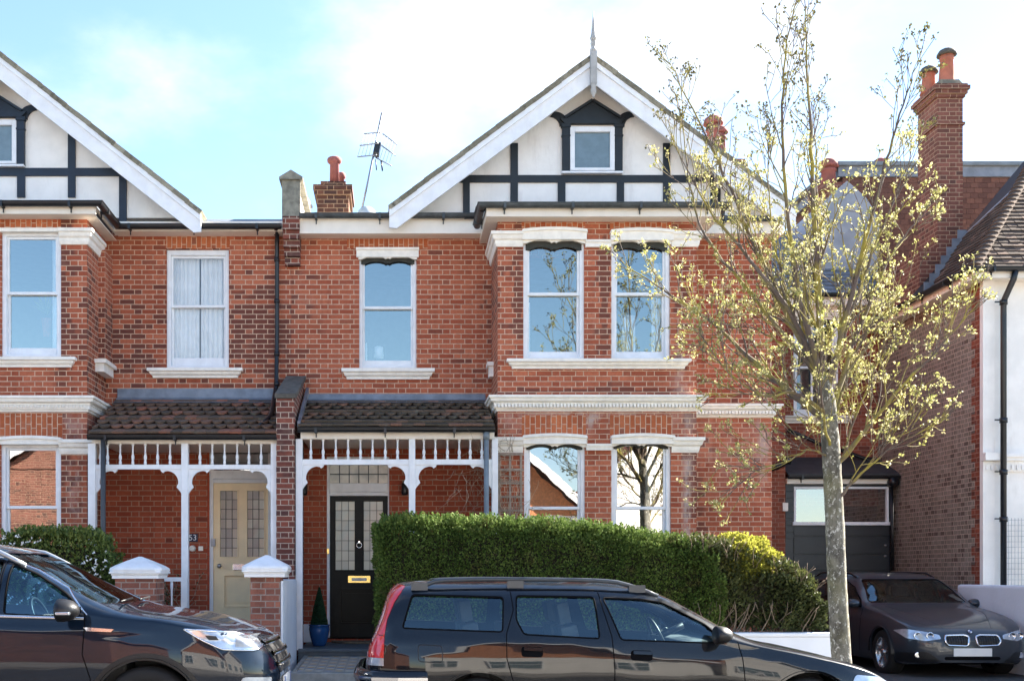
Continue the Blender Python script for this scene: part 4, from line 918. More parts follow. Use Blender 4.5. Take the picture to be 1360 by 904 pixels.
w = sash(lh, *lw, WFY, Z(406,WFY), top=.08, bot=.18, st=.06, lab='sash window filled by white curtains', gl='glass_c')
curtain('curtain', lw[0]+.08, (lw[0]+lw[1])/2+.0, lw[2]+.1, lw[3]-.05, .17, w, M['curtain'], 7, .02); curtain('curtain', (lw[0]+lw[1])/2+.02, lw[1]-.08, lw[2]+.1, lw[3]-.05, .18, w, M['curtain'], 6, .02)
w = sash(lh, *l1, BY+.03, Z(388,BY), top=.05, bot=.15, st=.06, lab='bay window with curtain and potted plant', gl='glass')
curtain('curtain', X(65,BY), X(78,BY), Z(463,BY), Z(312,BY), BY+.17, w, M['curtain'], 3, .02)
pc = P(62, 448, BY+.3); mb = MB(); mb.lathe([(.05,0),(.075,.24),(.08,.26),(.06,.26)], P(62,447,BY+.3), 14); mb.build('flower_pot', M['terracotta'], w)
mb = MB()
for k in range(26):
    a = U(0, 2*PI); e = U(.3, 1.1); d = Vector((math.cos(a)*math.cos(e), math.sin(a)*math.cos(e)*.4, math.sin(e))); L = U(.2,.45); s = d.cross(Vector((0,1,0))).normalized()*.014; b0 = P(62,418,BY+.3); mb.face([b0-s, b0+s, b0+d*L*.6+s, b0+d*L-Vector((0,0,.1*L)), b0+d*L*.6-s], R())
mb.build('houseplant', M['bush'], w, fix=False)
sash(lh, *l1b, BY+.03, Z(388,BY), top=.05, bot=.15, st=.06)
w = sash(lh, *l2, BY+.03, Z(673,BY), top=.04, bot=.15, st=.06, gl='glass_w'); sash(lh, *l2b, BY+.03, Z(673,BY), top=.04, bot=.15, st=.06, gl='glass_w')
hood(lh, -2, 83, 583, 590.5, BY); m = MB(); m.box(X(-2,BY), X(80,BY), BY-.06, BY+.02, Z(309,BY), Z(304,BY)); m.build('window_hood', M['stucco'], lh)
for (t, bo) in ((305, 325), (584, 603)):
    m = MB(); m.sweep([(X(80,BY), BY), (LBX, BY), (LBX, -.35)], CAPP(Z(t,BY), Z(bo,BY))); m.build('pier_capital', M['stucco'], lh)
sill(lh, X(208,0)+.03, X(312,0)-.03, Z(489,0), Z(502,0), 0); sill(lh, X(-130,BY), X(88,BY), Z(474.5,BY), Z(488,BY), BY)
m = MB(); m.box(LBX-.01, LBX+.13, -.60, -.05, Z(498,-.3), Z(484,-.3)); m.box(LBX-.01, LBX+.17, -.64, -.02, Z(487,-.3), Z(482,-.3)); m.build('sill_stub', M['stucco'], lh)
zt, zb = Z(525,BY-.12), Z(547,BY)
m = MB(); m.sweep([(-10.5, BY), (LBX, BY), (LBX, 0)], CORN(zt, zb))
for k in range(60): m.box(LBX-.02-k*.05-.013, LBX-.02-k*.05+.013, BY-.075, BY-.04, zb+(zt-zb)*.27, zb+(zt-zb)*.41)
m.build('cornice', M['stucco'], lh)
# eaves
lbx1 = X(127, BEY)
m = MB(); zt, zb = Z(294,EY), Z(307,EY); m.box(lbx1-.03, X(376,EY), EY, EY+.03, zb, zt); m.box(lbx1, X(376,EY), EY+.03, .02, zb+.002, zb+.02)
zt2l, zb2l = Z(273,BEY), Z(284,BEY); m.box(-10.5, lbx1, BEY, BEY+.03, zb2l, zt2l); m.box(lbx1-.03, lbx1, BEY+.03, EY+.2, zb, zt2l) ; m.box(-10.5, lbx1-.03, BEY+.03, 0, zb2l+.004, zb2l+.02)
m.build('fascia', M['fascia'], lh)
gutter(lh, [(-10.5, BEY), (lbx1, BEY), (lbx1, EY), (X(374,EY), EY)], Z(271,BEY), .055)
m = MB(); m.box(-10.5, lbx1-.02, BEY+.02, -.1, zt2l+.005, zt2l+.045); m.add([(-10.5,BEY,Z(268,BEY)),(lbx1-.1,BEY,Z(268,BEY)),(lbx1-.15,-.15,Z(261,BEY)+.1),(-10.5,-.15,Z(261,BEY)+.1)],[(0,1,2,3)]); m.build('bay_roof', M['lead'], lh)
m = MB(); m.add([(X(267,-.3),-.36,Z(300,-.3)),(X(374,-.3),-.36,Z(300,-.3)),(X(374,-.3),-.05,Z(284,-.3)),(X(267,-.3),-.05,Z(284,-.3)),(X(267,-.3),6,Z(284,-.3)+.05),(X(374,-.3),6,Z(284,-.3)+.05)],[(0,1,2,3),(3,2,5,4)]); m.build('flat_roof', M['lead'], lh, fix=False)
# gable
la, lz = X(-9, VY), Z(62, VY); lfr = (X(267,VY), Z(279.5,VY)); lfl = (2*la-lfr[0], lfr[1])
gable_set(lh, la, lz, lfl, lfr, None, GY, VY, Z(291,0))
m = MB(); m.box(tx(-165), tx(172), TY, GY+.01, tz(233.5), tz(223))
for a, b, t, bo in ((90,100,176,223),(90,100,233.5,262),(22.5,33,233.5,262),(158,168,232,296),(-52,-42,233.5,262)): m.box(tx(a), tx(b), TY, GY+.01, tz(bo), tz(t))
m.build('timber_framing', M['timber_l'], lh)
# window surround, shifted 9 px up
_tz = tz
def tz(p): return _tz(p-9)
gwin(lh, -7, 'timber_l')
tz = _tz
porch(lh, X(118,PY-.1), X(368,PY-.1), [(X(118,PY),X(128,PY),.45),(X(241.5,PY),X(250.5,PY),.45),(X(360,PY),X(368,PY),.45)],
      [X(v,PY) for v in (127.5+6,143,159.8,176.5,193,209.4,225.9,265.6,282,298.3,315,330.6,346.8)],
      dict(roof_wall=Z(531,0), roof_gut=Z(578,PY-.13), lead_t=Z(516,0), top_rail=Z(589,PY), rail=(Z(623,PY), Z(617,PY))), None, 'tile_b', None)
m = MB(); m.tube([(X(137,PY-.14),PY-.14,Z(582,PY)), (X(137,PY-.14),PY-.14,.3)], .036, 12); m.build('downpipe', M['pipe_g'] if False else flat('dark_grey_pipe', (.06,.06,.062), .5), lh)
m = MB(); m.tube([P(366.5,300,-.36), P(366.5,303,-.3), P(368,310,-.12), P(368,330,-.08), P(368,440,-.08), P(367,513,-.08), P(365.5,520,-.14), P(361,545,-.75), P(360,550,-.9), P(356,556,-1.05), P(333,575,-1.5)], .033, 10)
for v in (310, 345, 400, 470, 510): m.lathe([(.042,-.03),(.042,.03)], P(367.7,v,-.08), 12)
m.build('rainwater_pipe', M['gutter'], lh)
m = MB(); m.box(X(118,PY), X(368,PY), PY-.12, .12, .1, .47); m.build('porch_step', M['porchstep'], lh)
d = door(lh, 283, 356, 641, 846, .02, None, 'cream_door', 'glass_w', [(298,345,764,804)], [(291,316,650,740),(327,351.5,650,740)], fr=(278,361,588))
d['label'] = 'cream front door with two leaded panels'
m = MB(); m.lathe([(.012,0),(.012,-.03),(.03,-.04),(.034,-.055),(.02,-.07)], (X(291.5,yk), .05, Z(751,yk)), 16, 'y'); m.build('door_knob', M['steel'], d)
m = MB(); m.box(X(309,yk), X(326,yk), .03, .05, Z(756.5,yk), Z(748.5,yk)); m.build('letterbox', M['chrome'], d, bevel=.004)
# number plate and bell by the cream door
t = thing('number_plaque', 'dark blue enamel house number 53 beside the cream door', 'house number', (X(255,-.02), -.02, Z(719,0)))
m = MB(); m.box(X(243,0), X(263,0), -.03, -.01, Z(719,0), Z(708.5,0)); m.build('plaque', M['enamel'], t, bevel=.004)
def text(txt, size, loc, mat, parent, name, rot=(PI/2,0,0), ext=.002):
    cu = bpy.data.curves.new(name, 'FONT'); cu.body = txt; cu.size = size; cu.extrude = ext; cu.align_x = 'CENTER'; cu.align_y = 'CENTER'
    o = bpy.data.objects.new(name, cu); COL.objects.link(o); o.location = loc; o.rotation_euler = rot
    dg = bpy.context.evaluated_depsgraph_get(); me = bpy.data.meshes.new_from_object(o.evaluated_get(dg)); bpy.data.objects.remove(o)
    me.materials.clear(); me.materials.append(mat); me.transform(Matrix.Translation(Vector(loc)) @ Matrix.Rotation(rot[2],4,'Z') @ Matrix.Rotation(rot[0],4,'X'))
    o = bpy.data.objects.new(name, me); COL.objects.link(o); par(o, parent); return o
text('53', .125, (X(256,-.03), -.032, Z(713.8,-.03)), M['white'], t, 'numerals')
m = MB(); m.lathe([(.05,0),(.05,-.03),(.03,-.05)], P(256,728,-.01), 14, 'y'); tag(m.build('bell_push', M['stucco']), 'round cream bell push under the house number', 'doorbell')
m = MB(); m.box(X(264,0), X(270,0), -.035, -.01, Z(731,0), Z(725,0)); tag(m.build('switch_box', M['stucco']), 'little white box right of the round bell push', 'box')
m = MB(); m.box(X(282,0)-.02, X(284,0)+.02, -.01, .03, Z(725,0), Z(715,0)); tag(m.build('key_safe', M['steel']), 'small grey buzzer on white frame of cream door', 'buzzer')
# ================================================================== RIGHT HOUSE
rh = thing('white_fronted_house', 'white rendered house with brown brick side wall and hipped tile roof', 'house', (11, .6, .1))
RY = .6; RX = 9.25; ztop = Z(374, RY)
m = MB(); wall(m, RX+.02, 17, 0, ztop, RY); m.box(RX-.012, X(1320,RY), RY-.035, RY+.06, 0, ztop)
m.box(RX-.02, 17, RY-.10, RY-.0, Z(612,RY), Z(607,RY)); m.box(RX-.02, 17, RY-.13, RY, Z(607.5,RY), Z(603,RY)); m.box(RX-.015, 17, RY-.05, RY, Z(626,RY), Z(611,RY)); m.box(X(1305,RY)-.03, X(1322,RY), RY-.15, RY, Z(612,RY), Z(602,RY))
k = 0
while k < 30: m.box(RX+.02+k*.08, RX+.055+k*.08, RY-.075, RY-.04, Z(624,RY), Z(618,RY)); k += 1
m.build('front_wall', M['render'], rh, fix=False)
m = MB(); wall(m, RY, 9, 0, ztop, RX, axis='y'); m.build('side_wall', M['brick_r'], rh, fix=False)
m = MB()
kz = 0
while kz*.15 < ztop-.1: m.box(RX-.006, RX+.02, RY+.045, RY+(.22 if kz % 2 else .33), kz*.15, kz*.15+.148); kz += 1
m.build('quoin_bricks', M['brick_w'], rh)
m = MB(); e0 = RX-.28; m.box(e0, 17, RY-.30, RY-.27, ztop-.02, ztop+.13); m.box(e0, e0+.03, RY-.27, 7, ztop-.02, ztop+.13); m.box(e0+.03, RX, RY-.27, 7, ztop-.0, ztop+.02); m.box(RX, 17, RY-.27, RY, ztop, ztop+.02); m.build('fascia', M['fascia'], rh)
gutter(rh, [(e0, 7), (e0, RY-.30), (17, RY-.30)], ztop+.12)
m = MB(); yd_ = RY-.17; m.tube([(X(1334,RY)-.02,RY-.36,ztop+.1),(X(1332,RY)-.02,RY-.34,ztop-.05),(X(1325,RY),yd_,ztop-.35),(X(1325,RY),yd_,ztop-.6),(X(1325,RY),yd_,.1)], .045, 12)
for v in (405, 560, 628, 690): m.lathe([(.058,-.04),(.058,.04)], (X(1325,RY),yd_,Z(v,RY)), 12); m.box(X(1325,RY)-.13, X(1325,RY), yd_, yd_+.02, Z(v,RY), Z(v,RY)+.02)
m.build('downpipe', M['gutter'], rh)
# hipped roof
zc = ztop+.13; S = 1.15
def course(mb, A, B, up, dt, tw, nrm, j, wav=0):
    A = Vector(A); B = Vector(B); L = (B-A).length; d = (B-A).normalized(); o = (j % 2)*tw/2; a = -o
    while a < L:
        a0, a1 = max(a, 0), min(a+tw*.97, L)
        if a1-a0 > .015:
            r = R()**2; h = nrm*(.024+U(-.005,.006)); h1 = h+nrm*U(-.004,.004)
            p0, p1 = A+d*a0+h, A+d*a1+h1; q0, q1 = A+d*a0+up*dt*1.3+nrm*.004, A+d*a1+up*dt*1.3+nrm*.004
            mb.face([p0, p1, q1, q0], r); mb.face([p0-nrm*.014, p1-nrm*.014, p1, p0], r); mb.face([p0-nrm*.014, p0, q0], r); mb.face([p1-nrm*.014, q1, p1], r)
        a += tw
m = MB(); x00, y00 = e0, RY-.30
nf = Vector((0,-S,1)).normalized(); ns = Vector((-S,0,1)).normalized()
N = 38; dt = .075
for j in range(N):
    t = j*dt
    course(m, (x00+t, y00+t, zc+S*t), (16+t*0, y00+t, zc+S*t), Vector((0,1,S)), dt, .17, nf, j)
    if t < 1.62:
        yb = ip([(0,1.9),(1.02,2.68),(1.6,2.0)], t) if t < 1.02 else 2.68-(t-1.02)*1.25
        if yb > y00+t+.02: course(m, (x00+t, yb, zc+S*t), (x00+t, y00+t, zc+S*t), Vector((1,0,S)), dt, .17, ns, j)
m.build('roof', M['tile_d'], rh, fix=False)
m = MB(); m.face([(x00,y00,zc),(16,y00,zc),(16,y00+2.8,zc+S*2.8),(x00+2.8,y00+2.8,zc+S*2.8)]); m.face([(x00,2.7,zc),(x00,y00,zc),(x00+2.8,y00+2.8,zc+S*2.8),(x00+2.8,y00+2.9,zc+S*2.8)]); m.build('roof_deck', M['tyre'], rh, fix=False)
m = MB()      # bonnet hip tiles
for k in range(34):
    t = k*.082; c = Vector((x00+t, y00+t, zc+S*t+.035)); d = Vector((1,1,S)).normalized(); sd = Vector((1,-1,0)).normalized(); up = sd.cross(d).normalized(); up = up if up.z > 0 else -up
    pts = []
    for q in range(7):
        a = PI*q/6; pts.append(c+sd*.10*math.cos(a)+up*(.055*math.sin(a)-.02)+up*.02)
    pts2 = [p+d*.16-up*.025 for p in pts]; r = .2+.6*R()
    for q in range(6): m.face([pts[q], pts[q+1], pts2[q+1], pts2[q]], r)
    m.face([c-up*.0]+pts, r)
m.build('hip_tiles', M['tile_d'], rh, fix=False)
m = MB()
a, b = Vector((x00+1.02, 2.70, zc+S*1.02)), Vector((x00+1.66, 1.92, zc+S*1.66)); m.beam(a, b, .10, .05, ns); m.build('lead_valley', M['lead'], rh)
# stepped flashing against the chimney
m = MB()
for k in range(7):
    t = k/6; p = Vector((x00+.05+t*.95, 1.92+t*.76, zc+S*(t*.97)+.06)); m.box(p.x-.08, p.x+.09, p.y-.03, p.y-.01, p.z-.08, p.z+.14)
m.build('stepped_flashing', M['lead'], rh)
# chimney of the right house
ch = MB(); CYY = 2.72; za = Z(113, CYY)
ch.box(RX-.0, 10.02, CYY, 5.4, ztop, Z(330,CYY)); ch.box(9.56, 10.01, CYY-.012, CYY+.72, ztop+.1, za)
for (v0, v1, d) in ((163,166.5,.03),(126,130,.03),(121,126,.06),(116,121,.09),(113,116,.06)): ch.box(9.56-d, 10.01+d, CYY-.012-d, CYY+.72+d, Z(v1,CYY), Z(v0,CYY))
co = ch.build('chimney', M['brick_ch'], rh)
m = MB(); m.prism([(9.53,za),(10.04,za),(9.95,za+.10),(9.62,za+.10)], CYY, CYY+.7); m.build('flaunching', M['stone'], co)
def pot2(par_, c, r, h, M_=None):
    m = MB(); m.lathe([(r*1.2,0),(r*1.1,.06*h),(r*1.0,.2*h),(r*.8,.82*h),(r*.9,.84*h),(r*.9,.88*h),(r*.8,.9*h),(r*.92,h)], c, 16); o = m.build('chimney_pot', M['terracotta'], par_)
    m = MB(); m.lathe([(r*.9,h-.02),(r*1.25,h-.02),(r*1.22,h+.02),(r*.95,h+.075),(r*.4,h+.115),(.01,h+.12)], c, 14); m.build('cowl', M['stone_d'], par_)
pot2(co, (9.84, CYY+.22, za+.08), .135, Z(64,CYY)-za-.10); pot2(co, (9.66, CYY+.52, za+.06), .13, Z(76,CYY)-za-.10)
# tile-hung rear extension with flat lead roof
bx = thing('rear_extension', 'tile-hung flat roofed box behind the tall chimney', 'extension', (11, 5.5, 5))
EYY = 5.5; m = MB(); zt = Z(236,EYY); n = int((zt-5.8)/.105)
for j in range(n):
    z = 5.8+j*.105; a = 9.0-(j%2)*.08
    while a < X(1352,EYY):
        m.box(a+.002, a+.163, EYY-.012-.01, EYY+.02, z, z+.10, R()); a += .166
m.box(9.0, X(1352,EYY), EYY+.02, 8.5, 5.8, zt, .5)
m.build('hung_tiles', M['tile_hung'], bx, fix=False)
m = MB(); m.box(8.9, X(1355,EYY), EYY-.06, 8.6, zt+.002, Z(222,EYY)); m.build('lead_parapet', M['lead'], bx); m = MB(); m.box(8.8, X(1357,EYY), EYY-.12, 8.7, Z(222,EYY)+.002, Z(217,EYY)); m.build('roof_edge', M['pipe_g'], bx)
m = MB(); c = (X(1312,6.), 6., Z(217,EYY)+.0); m.lathe([(.22,0),(.21,.06),(.15,.13),(.05,.17),(.01,.175)], c, 16); m.build('roof_vent', M['stone'], bx)
# wire mesh panel on white wall, white side strip
m = MB(); mx0, mx1, mz0, mz1 = X(1330,RY), X(1375,RY), .9, Z(688,RY)
k = 0
while mx0+k*.052 < mx1: m.box(mx0+k*.052, mx0+k*.052+.005, RY-.10, RY-.095, mz0, mz1); k += 1
k = 0
while mz0+k*.085 < mz1: m.box(mx0, mx1, RY-.095, RY-.09, mz0+k*.085, mz0+k*.085+.005); k += 1
tag(m.build('wire_trellis', M['steel']), 'square wire trellis fixed to the white wall right of the downpipe', 'trellis')
# driveway dividing wall
t = MB(); t.box(8.79, 9.02, -3.5, .5, 0, Z(776,0)); t = t.build('boundary_wall', M['wallblue'], bevel=.04); tag(t, 'low painted render wall along the driveway beside the graphite car', 'wall')

# ================================================================== FRONT GARDEN
def cap(mb, x, y, w, z, h):
    for (a, z0, z1) in ((w*.90, 0, .04),(w*.93,.04,.06),(w*1.0,.06,.085)): mb.box(x-a/2, x+a/2, y-a/2, y+a/2, z+z0+(.0 if z0==0 else .001), z+z1)
    v = []; prof = [(w*.5, .085),(w*.515,.12),(w*.5,.145),(w*.43,.175),(w*.22,.245),(w*.03,.30)]
    for (a, b) in prof:
        c_ = a*.22
        v += [(x-a+c_,y-a,z+b*h),(x+a-c_,y-a,z+b*h),(x+a,y-a+c_,z+b*h),(x+a,y+a-c_,z+b*h),(x+a-c_,y+a,z+b*h),(x-a+c_,y+a,z+b*h),(x-a,y+a-c_,z+b*h),(x-a,y-a+c_,z+b*h)]
    n = len(prof); mb.add(v, [(i*8+k, i*8+(k+1)%8, (i+1)*8+(k+1)%8, (i+1)*8+k) for i in range(n-1) for k in range(8)]+[tuple(range((n-1)*8,n*8)), tuple(range(7,-1,-1))])
def pier(px0, px1, pyc, capw, Y, lab):
    w = X(px1,Y)-X(px0,Y); xc = X((px0+px1)/2,Y); t = thing('gate_pier', lab, 'gate pier', (xc, Y+w/2, .12), 'white capped brick gate piers')
    m = MB(); m.box(xc-w/2, xc+w/2, Y, Y+w, 0, Z(pyc,Y)); m.build('pier', M['brick_pier'], t)
    m = MB(); cap(m, xc, Y+w/2, capw, Z(pyc,Y), .9); m.build('pier_cap', M['white'], t, bevel=.005)
GP = -3.5
pier(332.5, 372, 766, X(382,GP)-X(322,GP), GP, 'brick gate pier with white cap in front of the cream door')
pier(153, 207, 768, X(214,GP)-X(146,GP), GP, 'brick gate pier with white cap beside the flowering bush')
t = MB(); t.box(X(372,GP)+.003, X(375.5,GP), GP+.01, GP+.38, 0, 1.42); t.box(X(375.5,GP)-.2, X(375.5,GP)+.003, GP+.381, PY-.13, 0, 1.43); t = t.build('dividing_wall', M['wallblue'], bevel=.01); tag(t, 'narrow painted white wall dividing the two front paths', 'wall')
t = MB(); t.box(-9, X(153,GP), GP+.05, GP+.3, 0, .85); tag(t.build('garden_wall', M['brick_pier']), 'low brick garden wall behind the blue car', 'wall')
m = MB(); m.box(-9, X(153,GP)-.02, GP+.33, GP+1.0, .1, .75)
# path
m = MB(); m.add([(-1.22,-3.4,.315),(-.35,-3.4,.315),(-.35,PY-.14,.37),(-1.22,PY-.14,.37),(-1.22,-3.4,.0),(-.35,-3.4,.0),(-.35,PY-.14,.0),(-1.22,PY-.14,.0)],[(0,1,2,3),(4,5,1,0),(5,6,2,1),(7,4,0,3)]); p_ = m.build('tiled_path', M['path'], fix=False); struct(p_)
m = MB()
for s in (-1.25, -.35): m.add([(s,-3.4,.0),(s+.05,-3.4,0),(s+.05,PY-.14,0),(s,PY-.14,0),(s,-3.4,.335),(s+.05,-3.4,.335),(s+.05,PY-.14,.385),(s,PY-.14,.385)],[(4,5,6,7),(0,1,5,4),(1,2,6,5),(3,0,4,7)])
struct(m.build('path_edging', M['concrete'], fix=False))
m = MB(); m.box(-1.36, -.28, -3.62, -3.402, .0, .318); struct(m.build('path_step', M['concrete'], bevel=.01))
m = MB(); m.box(-2.9, -1.7, -3.45, PY-.13, 0, .3); struct(m.build('side_path', M['concrete']))
# balustrade by the left post
t = thing('handrail', 'short white wooden handrail with turned spindles by the left porch', 'railing', (X(225,-2), -2, .3)); Y = -2.0
m = MB(); m.box(X(213,Y), X(243,Y), Y-.03, Y+.03, Z(771.5,Y), Z(766,Y)); m.build('top_rail', M['white'], t)
for px in (213.5, 228): m = MB(); baluster(m, X(px,Y), Y, .3, Z(771.4,Y)); m.build('spindle', M['white'], t)
m = MB(); m.box(X(241,Y), X(249,Y), Y-.035, Y+.035, .3, Z(766,Y)); m.build('newel', M['white'], t)
# white garden wall right
wl0, wl1 = X(720,GP), X(1106,GP)
m = MB(); m.box(X(500,GP), wl1, -3.56, -3.33, 0, Z(845,-3.56)); m.box(X(500,GP), wl1+.01, -3.58, -3.31, Z(845,-3.56)+.001, Z(843,-3.56)+.03); tag(m.build('garden_wall', M['wallblue'], bevel=.012), 'low white rendered garden wall under the shaggy hedge', 'wall')

# ---- foliage
def leafq(mb, p, s, d=None, asp=.45, r=None):
    d = d or Vector((U(-1,1),U(-1,1),U(-.6,1))); d.normalize(); n = Vector((U(-1,1),U(-1,1),U(-1,1))); b = d.cross(n)
    if b.length < .05: b = d.orthogonal()
    b.normalize(); b *= s*asp
    mb.face([p, p+d*s*.5+b, p+d*s, p+d*s*.5-b], R() if r is None else r)
def hedge_box(name, lab, x0, x1, y0, y1, z0, ztf, zbf, n, mat, size=(.03,.055), cat='hedge', amp=.05, parts=None, zr=None, bias=.0, flecks=0, updir=.7):
    t = thing(name, lab, cat, ((x0+x1)/2, (y0+y1)/2, z0)); m = MB()
    def disp(p): return noise.noise(p*1.7)*amp + noise.noise(p*5.1)*amp*.7
    core = MB(); N = 40
    for i in range(N):
        xa, xb = x0+.1+(x1-x0-.2)*i/N, x0+.1+(x1-x0-.2)*(i+1)/N
        core.box(xa, xb+.01, y0+.13+U(-.02,.02), y1-.13, z0+zbf(xa)+.05, ztf(xa)-.13-U(0,.03))
    core.build('twigs', M['core'], t)
    tot = 0
    AF = (x1-x0)*(ztf((x0+x1)/2)-z0); AT = (x1-x0)*(y1-y0); AS = (y1-y0)*(ztf(x0)-z0)
    for k in range(n):
        q = U(0, AF+AT+AS*2)
        if q < AF:
            x = U(x0, x1); b0 = z0+zbf(x); z = b0+(ztf(x)-b0)*R(); p = Vector((x, y0, z)); o = Vector((0,-1,0))
        elif q < AF+AT:
            x = U(x0, x1); p = Vector((x, U(y0, y1), ztf(x))); o = Vector((0,0,1))
        elif q < AF+AT+AS: p = Vector((x0, U(y0,y1), z0+zbf(x0)+(ztf(x0)-z0-zbf(x0))*R())); o = Vector((-1,0,0))
        else: p = Vector((x1, U(y0,y1), z0+zbf(x1)+(ztf(x1)-z0-zbf(x1))*R())); o = Vector((1,0,0))
        # round the corners a little
        cx_ = min(p.x-x0, x1-p.x); ctop = ztf(p.x)-p.z; cyy = min(p.y-y0, y1-p.y)
        for (e, dirv) in ((ctop, Vector((0,0,-1))),):
            if o.y < 0 and e < .26: p += Vector((0, (.26-e)**2*2.6, 0))
        if o.z > 0 and cyy < .2: p.z -= (.2-cyy)**2*2.2
        if cx_ < .15 and o.x == 0:
            if o.y < 0: p.y += (.15-cx_)*.7
            else: p.z -= (.15-cx_)*.5
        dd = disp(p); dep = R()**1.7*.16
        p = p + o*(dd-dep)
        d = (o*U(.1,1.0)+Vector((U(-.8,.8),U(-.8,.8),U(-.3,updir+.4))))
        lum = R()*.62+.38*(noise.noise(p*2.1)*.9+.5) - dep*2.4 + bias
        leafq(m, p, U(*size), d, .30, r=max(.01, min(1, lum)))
    for k in range(n//42):     # stray shoots on the top edge
        x = U(x0+.05, x1-.05); p = Vector((x, U(y0,y1), ztf(x)-.03)); d = Vector((U(-.3,.3),U(-.3,.3),1)).normalized(); L = U(.03,.17)
        for q in range(7): leafq(m, p+d*L*q/7, U(*size), d+Vector((U(-.8,.8),U(-.8,.8),0)), r=.3+.6*R())
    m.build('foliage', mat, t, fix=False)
    if flecks:
        m = MB()
        for k in range(flecks):
            x = U(x0, x1); p = Vector((x, y0-.03+U(-.05,.03), z0+(ztf(x)-z0)*U(.25,1.0)))
            if noise.noise(p*3.) < -.05: continue
            for q in range(3): leafq(m, p+Vector((U(-.02,.02),)*3), .022, None, .9)
        m.build('blossom', M['flower'], t, fix=False)
    return t
hx0, hx1 = X(500,-3.45), X(962,-3.45)
zt_h = lambda x: ip([(hx0, Z(694,-3.4)), (hx0+.4, Z(692,-3.4)), (X(700,-3.4), Z(696,-3.4)), (X(800,-3.4), Z(703,-3.4)), (X(880,-3.4), Z(716,-3.4)), (X(925,-3.4), Z(727,-3.4)), (X(948,-3.4), Z(742,-3.4)), (X(965,-3.4), Z(768,-3.4))], x)+.02*noise.noise(Vector((x*3,0,0)))
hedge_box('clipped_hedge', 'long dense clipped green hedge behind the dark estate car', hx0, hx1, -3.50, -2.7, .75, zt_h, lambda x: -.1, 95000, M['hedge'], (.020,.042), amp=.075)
# shaggy right part with bare stems, golden shrub
sx0, sx1 = X(890,-3.35), X(1094,-3.35)
zs_t = lambda x: ip([(sx0, Z(716,-3.3)), (X(940,-3.3), Z(722,-3.3)), (X(1000,-3.3), Z(742,-3.3)), (X(1050,-3.3), Z(757,-3.3)), (X(1080,-3.3), Z(775,-3.3)), (sx1, Z(800,-3.3))], x)
zs_b = lambda x: .42+.14*noise.noise(Vector((x*4,3,0)))
sh = hedge_box('shaggy_hedge', 'shaggy conifer hedge with bare lower stems by the tree trunk', sx0, sx1, -3.42, -2.6, .62, zs_t, lambda x: .20+.16*noise.noise(Vector((x*4,3,0))), 25000, M['hedge2'], (.03,.06), amp=.14)
m = MB()
for k in range(150):
    x = U(sx0-.1, sx1-.1); y = U(-3.42, -3.0); p = Vector((x, y, .6)); pts = [p.copy()]; d = Vector((U(-.5,.5), U(-.25,.1), 1)).normalized()
    for q in range(6): d = (d+Vector((U(-.35,.35),U(-.25,.2),U(-.1,.3)))).normalized(); p = p+d*.10; pts.append(p.copy())
    m.tube(pts, [U(.006,.013)*(1-q/9) for q in range(7)], 5)
for k in range(45):
    x = U(sx0, sx1); p = Vector((x, U(-3.5,-3.2), zs_t(x)-.12)); pts = [p.copy()]; d = Vector((U(-.5,.7), U(-.3,.2), 1)).normalized()
    for q in range(4): d = (d+Vector((U(-.4,.4),U(-.3,.3),U(-.3,.2)))).normalized(); p = p+d*.07; pts.append(p.copy())
    m.tube(pts, .0028, 4)
m.build('stems', M['dead'], sh)
gt = thing('golden_shrub', 'sunlit golden conifer shrub between the clipped hedge and shaggy hedge', 'shrub', P(985, 830, -3.1))
m = MB(); gc = P(982,745,-3.05); c2 = MB()
c2.lathe([(.02,-.40),(.20,-.32),(.28,-.1),(.26,.08),(.12,.16),(.02,.19)], gc, 14); c2.build('twigs', M['core'], gt)
for k in range(15000):
    a, b = U(0, 2*PI), math.asin(U(-1, 1)); d = Vector((math.cos(a)*math.cos(b), math.sin(a)*math.cos(b), math.sin(b))); rr = 1+.25*noise.noise(d*2.5+Vector((3,1,0)))+.12*noise.noise(d*7)
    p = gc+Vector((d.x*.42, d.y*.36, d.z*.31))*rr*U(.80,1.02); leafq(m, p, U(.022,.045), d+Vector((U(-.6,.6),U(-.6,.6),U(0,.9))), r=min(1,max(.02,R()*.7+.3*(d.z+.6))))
m.build('foliage', M['gold'], gt, fix=False)
# left bush
bx0, bx1 = X(6,-3.0), X(148,-3.0)
zb_t = lambda x: ip([(bx0, Z(716,-3.)), (X(40,-3.), Z(709,-3.)), (X(110,-3.), Z(711,-3.)), (X(135,-3.), Z(716,-3.)), (bx1, Z(735,-3.))], x)+.04*noise.noise(Vector((x*5,0,1)))
hedge_box('flowering_bush', 'low green bush flecked with white blossom behind the blue car', bx0, bx1, -3.2, -2.5, .6, zb_t, lambda x: 0, 15000, M['bush'], (.03,.055), 'bush', .12, flecks=260, bias=.12)
m = MB()
for k in range(70):
    p = P(U(232,262), 775, -1.95)+Vector((U(-.05,.05), U(-.1,.1), U(-.4,.1)))
bt = thing('climbing_plant', 'thin half bare climber on the brick beside the white handrail', 'climber', P(225,830,-1.2))
m = MB(); l = MB()
for k in range(26):
    p = P(U(205,240), 830, -.12) + Vector((0,-.05,0)); pts = [p.copy()]; d = Vector((U(-.3,.35),0,1))
    for q in range(int(U(5,12))): d = (d+Vector((U(-.5,.5),U(-.05,.05),U(-.2,.5)))).normalized(); p = p+d*.10; pts.append(p.copy()); 
    for q in pts[2:]:
        for _ in range(2): leafq(l, q+Vector((U(-.03,.03),U(-.03,0),U(-.03,.03))), U(.02,.045))
    m.tube(pts, .004, 4)
m.build('stems', M['bark_dry'], bt); l.build('leaves', M['hedge2'], bt, fix=False)
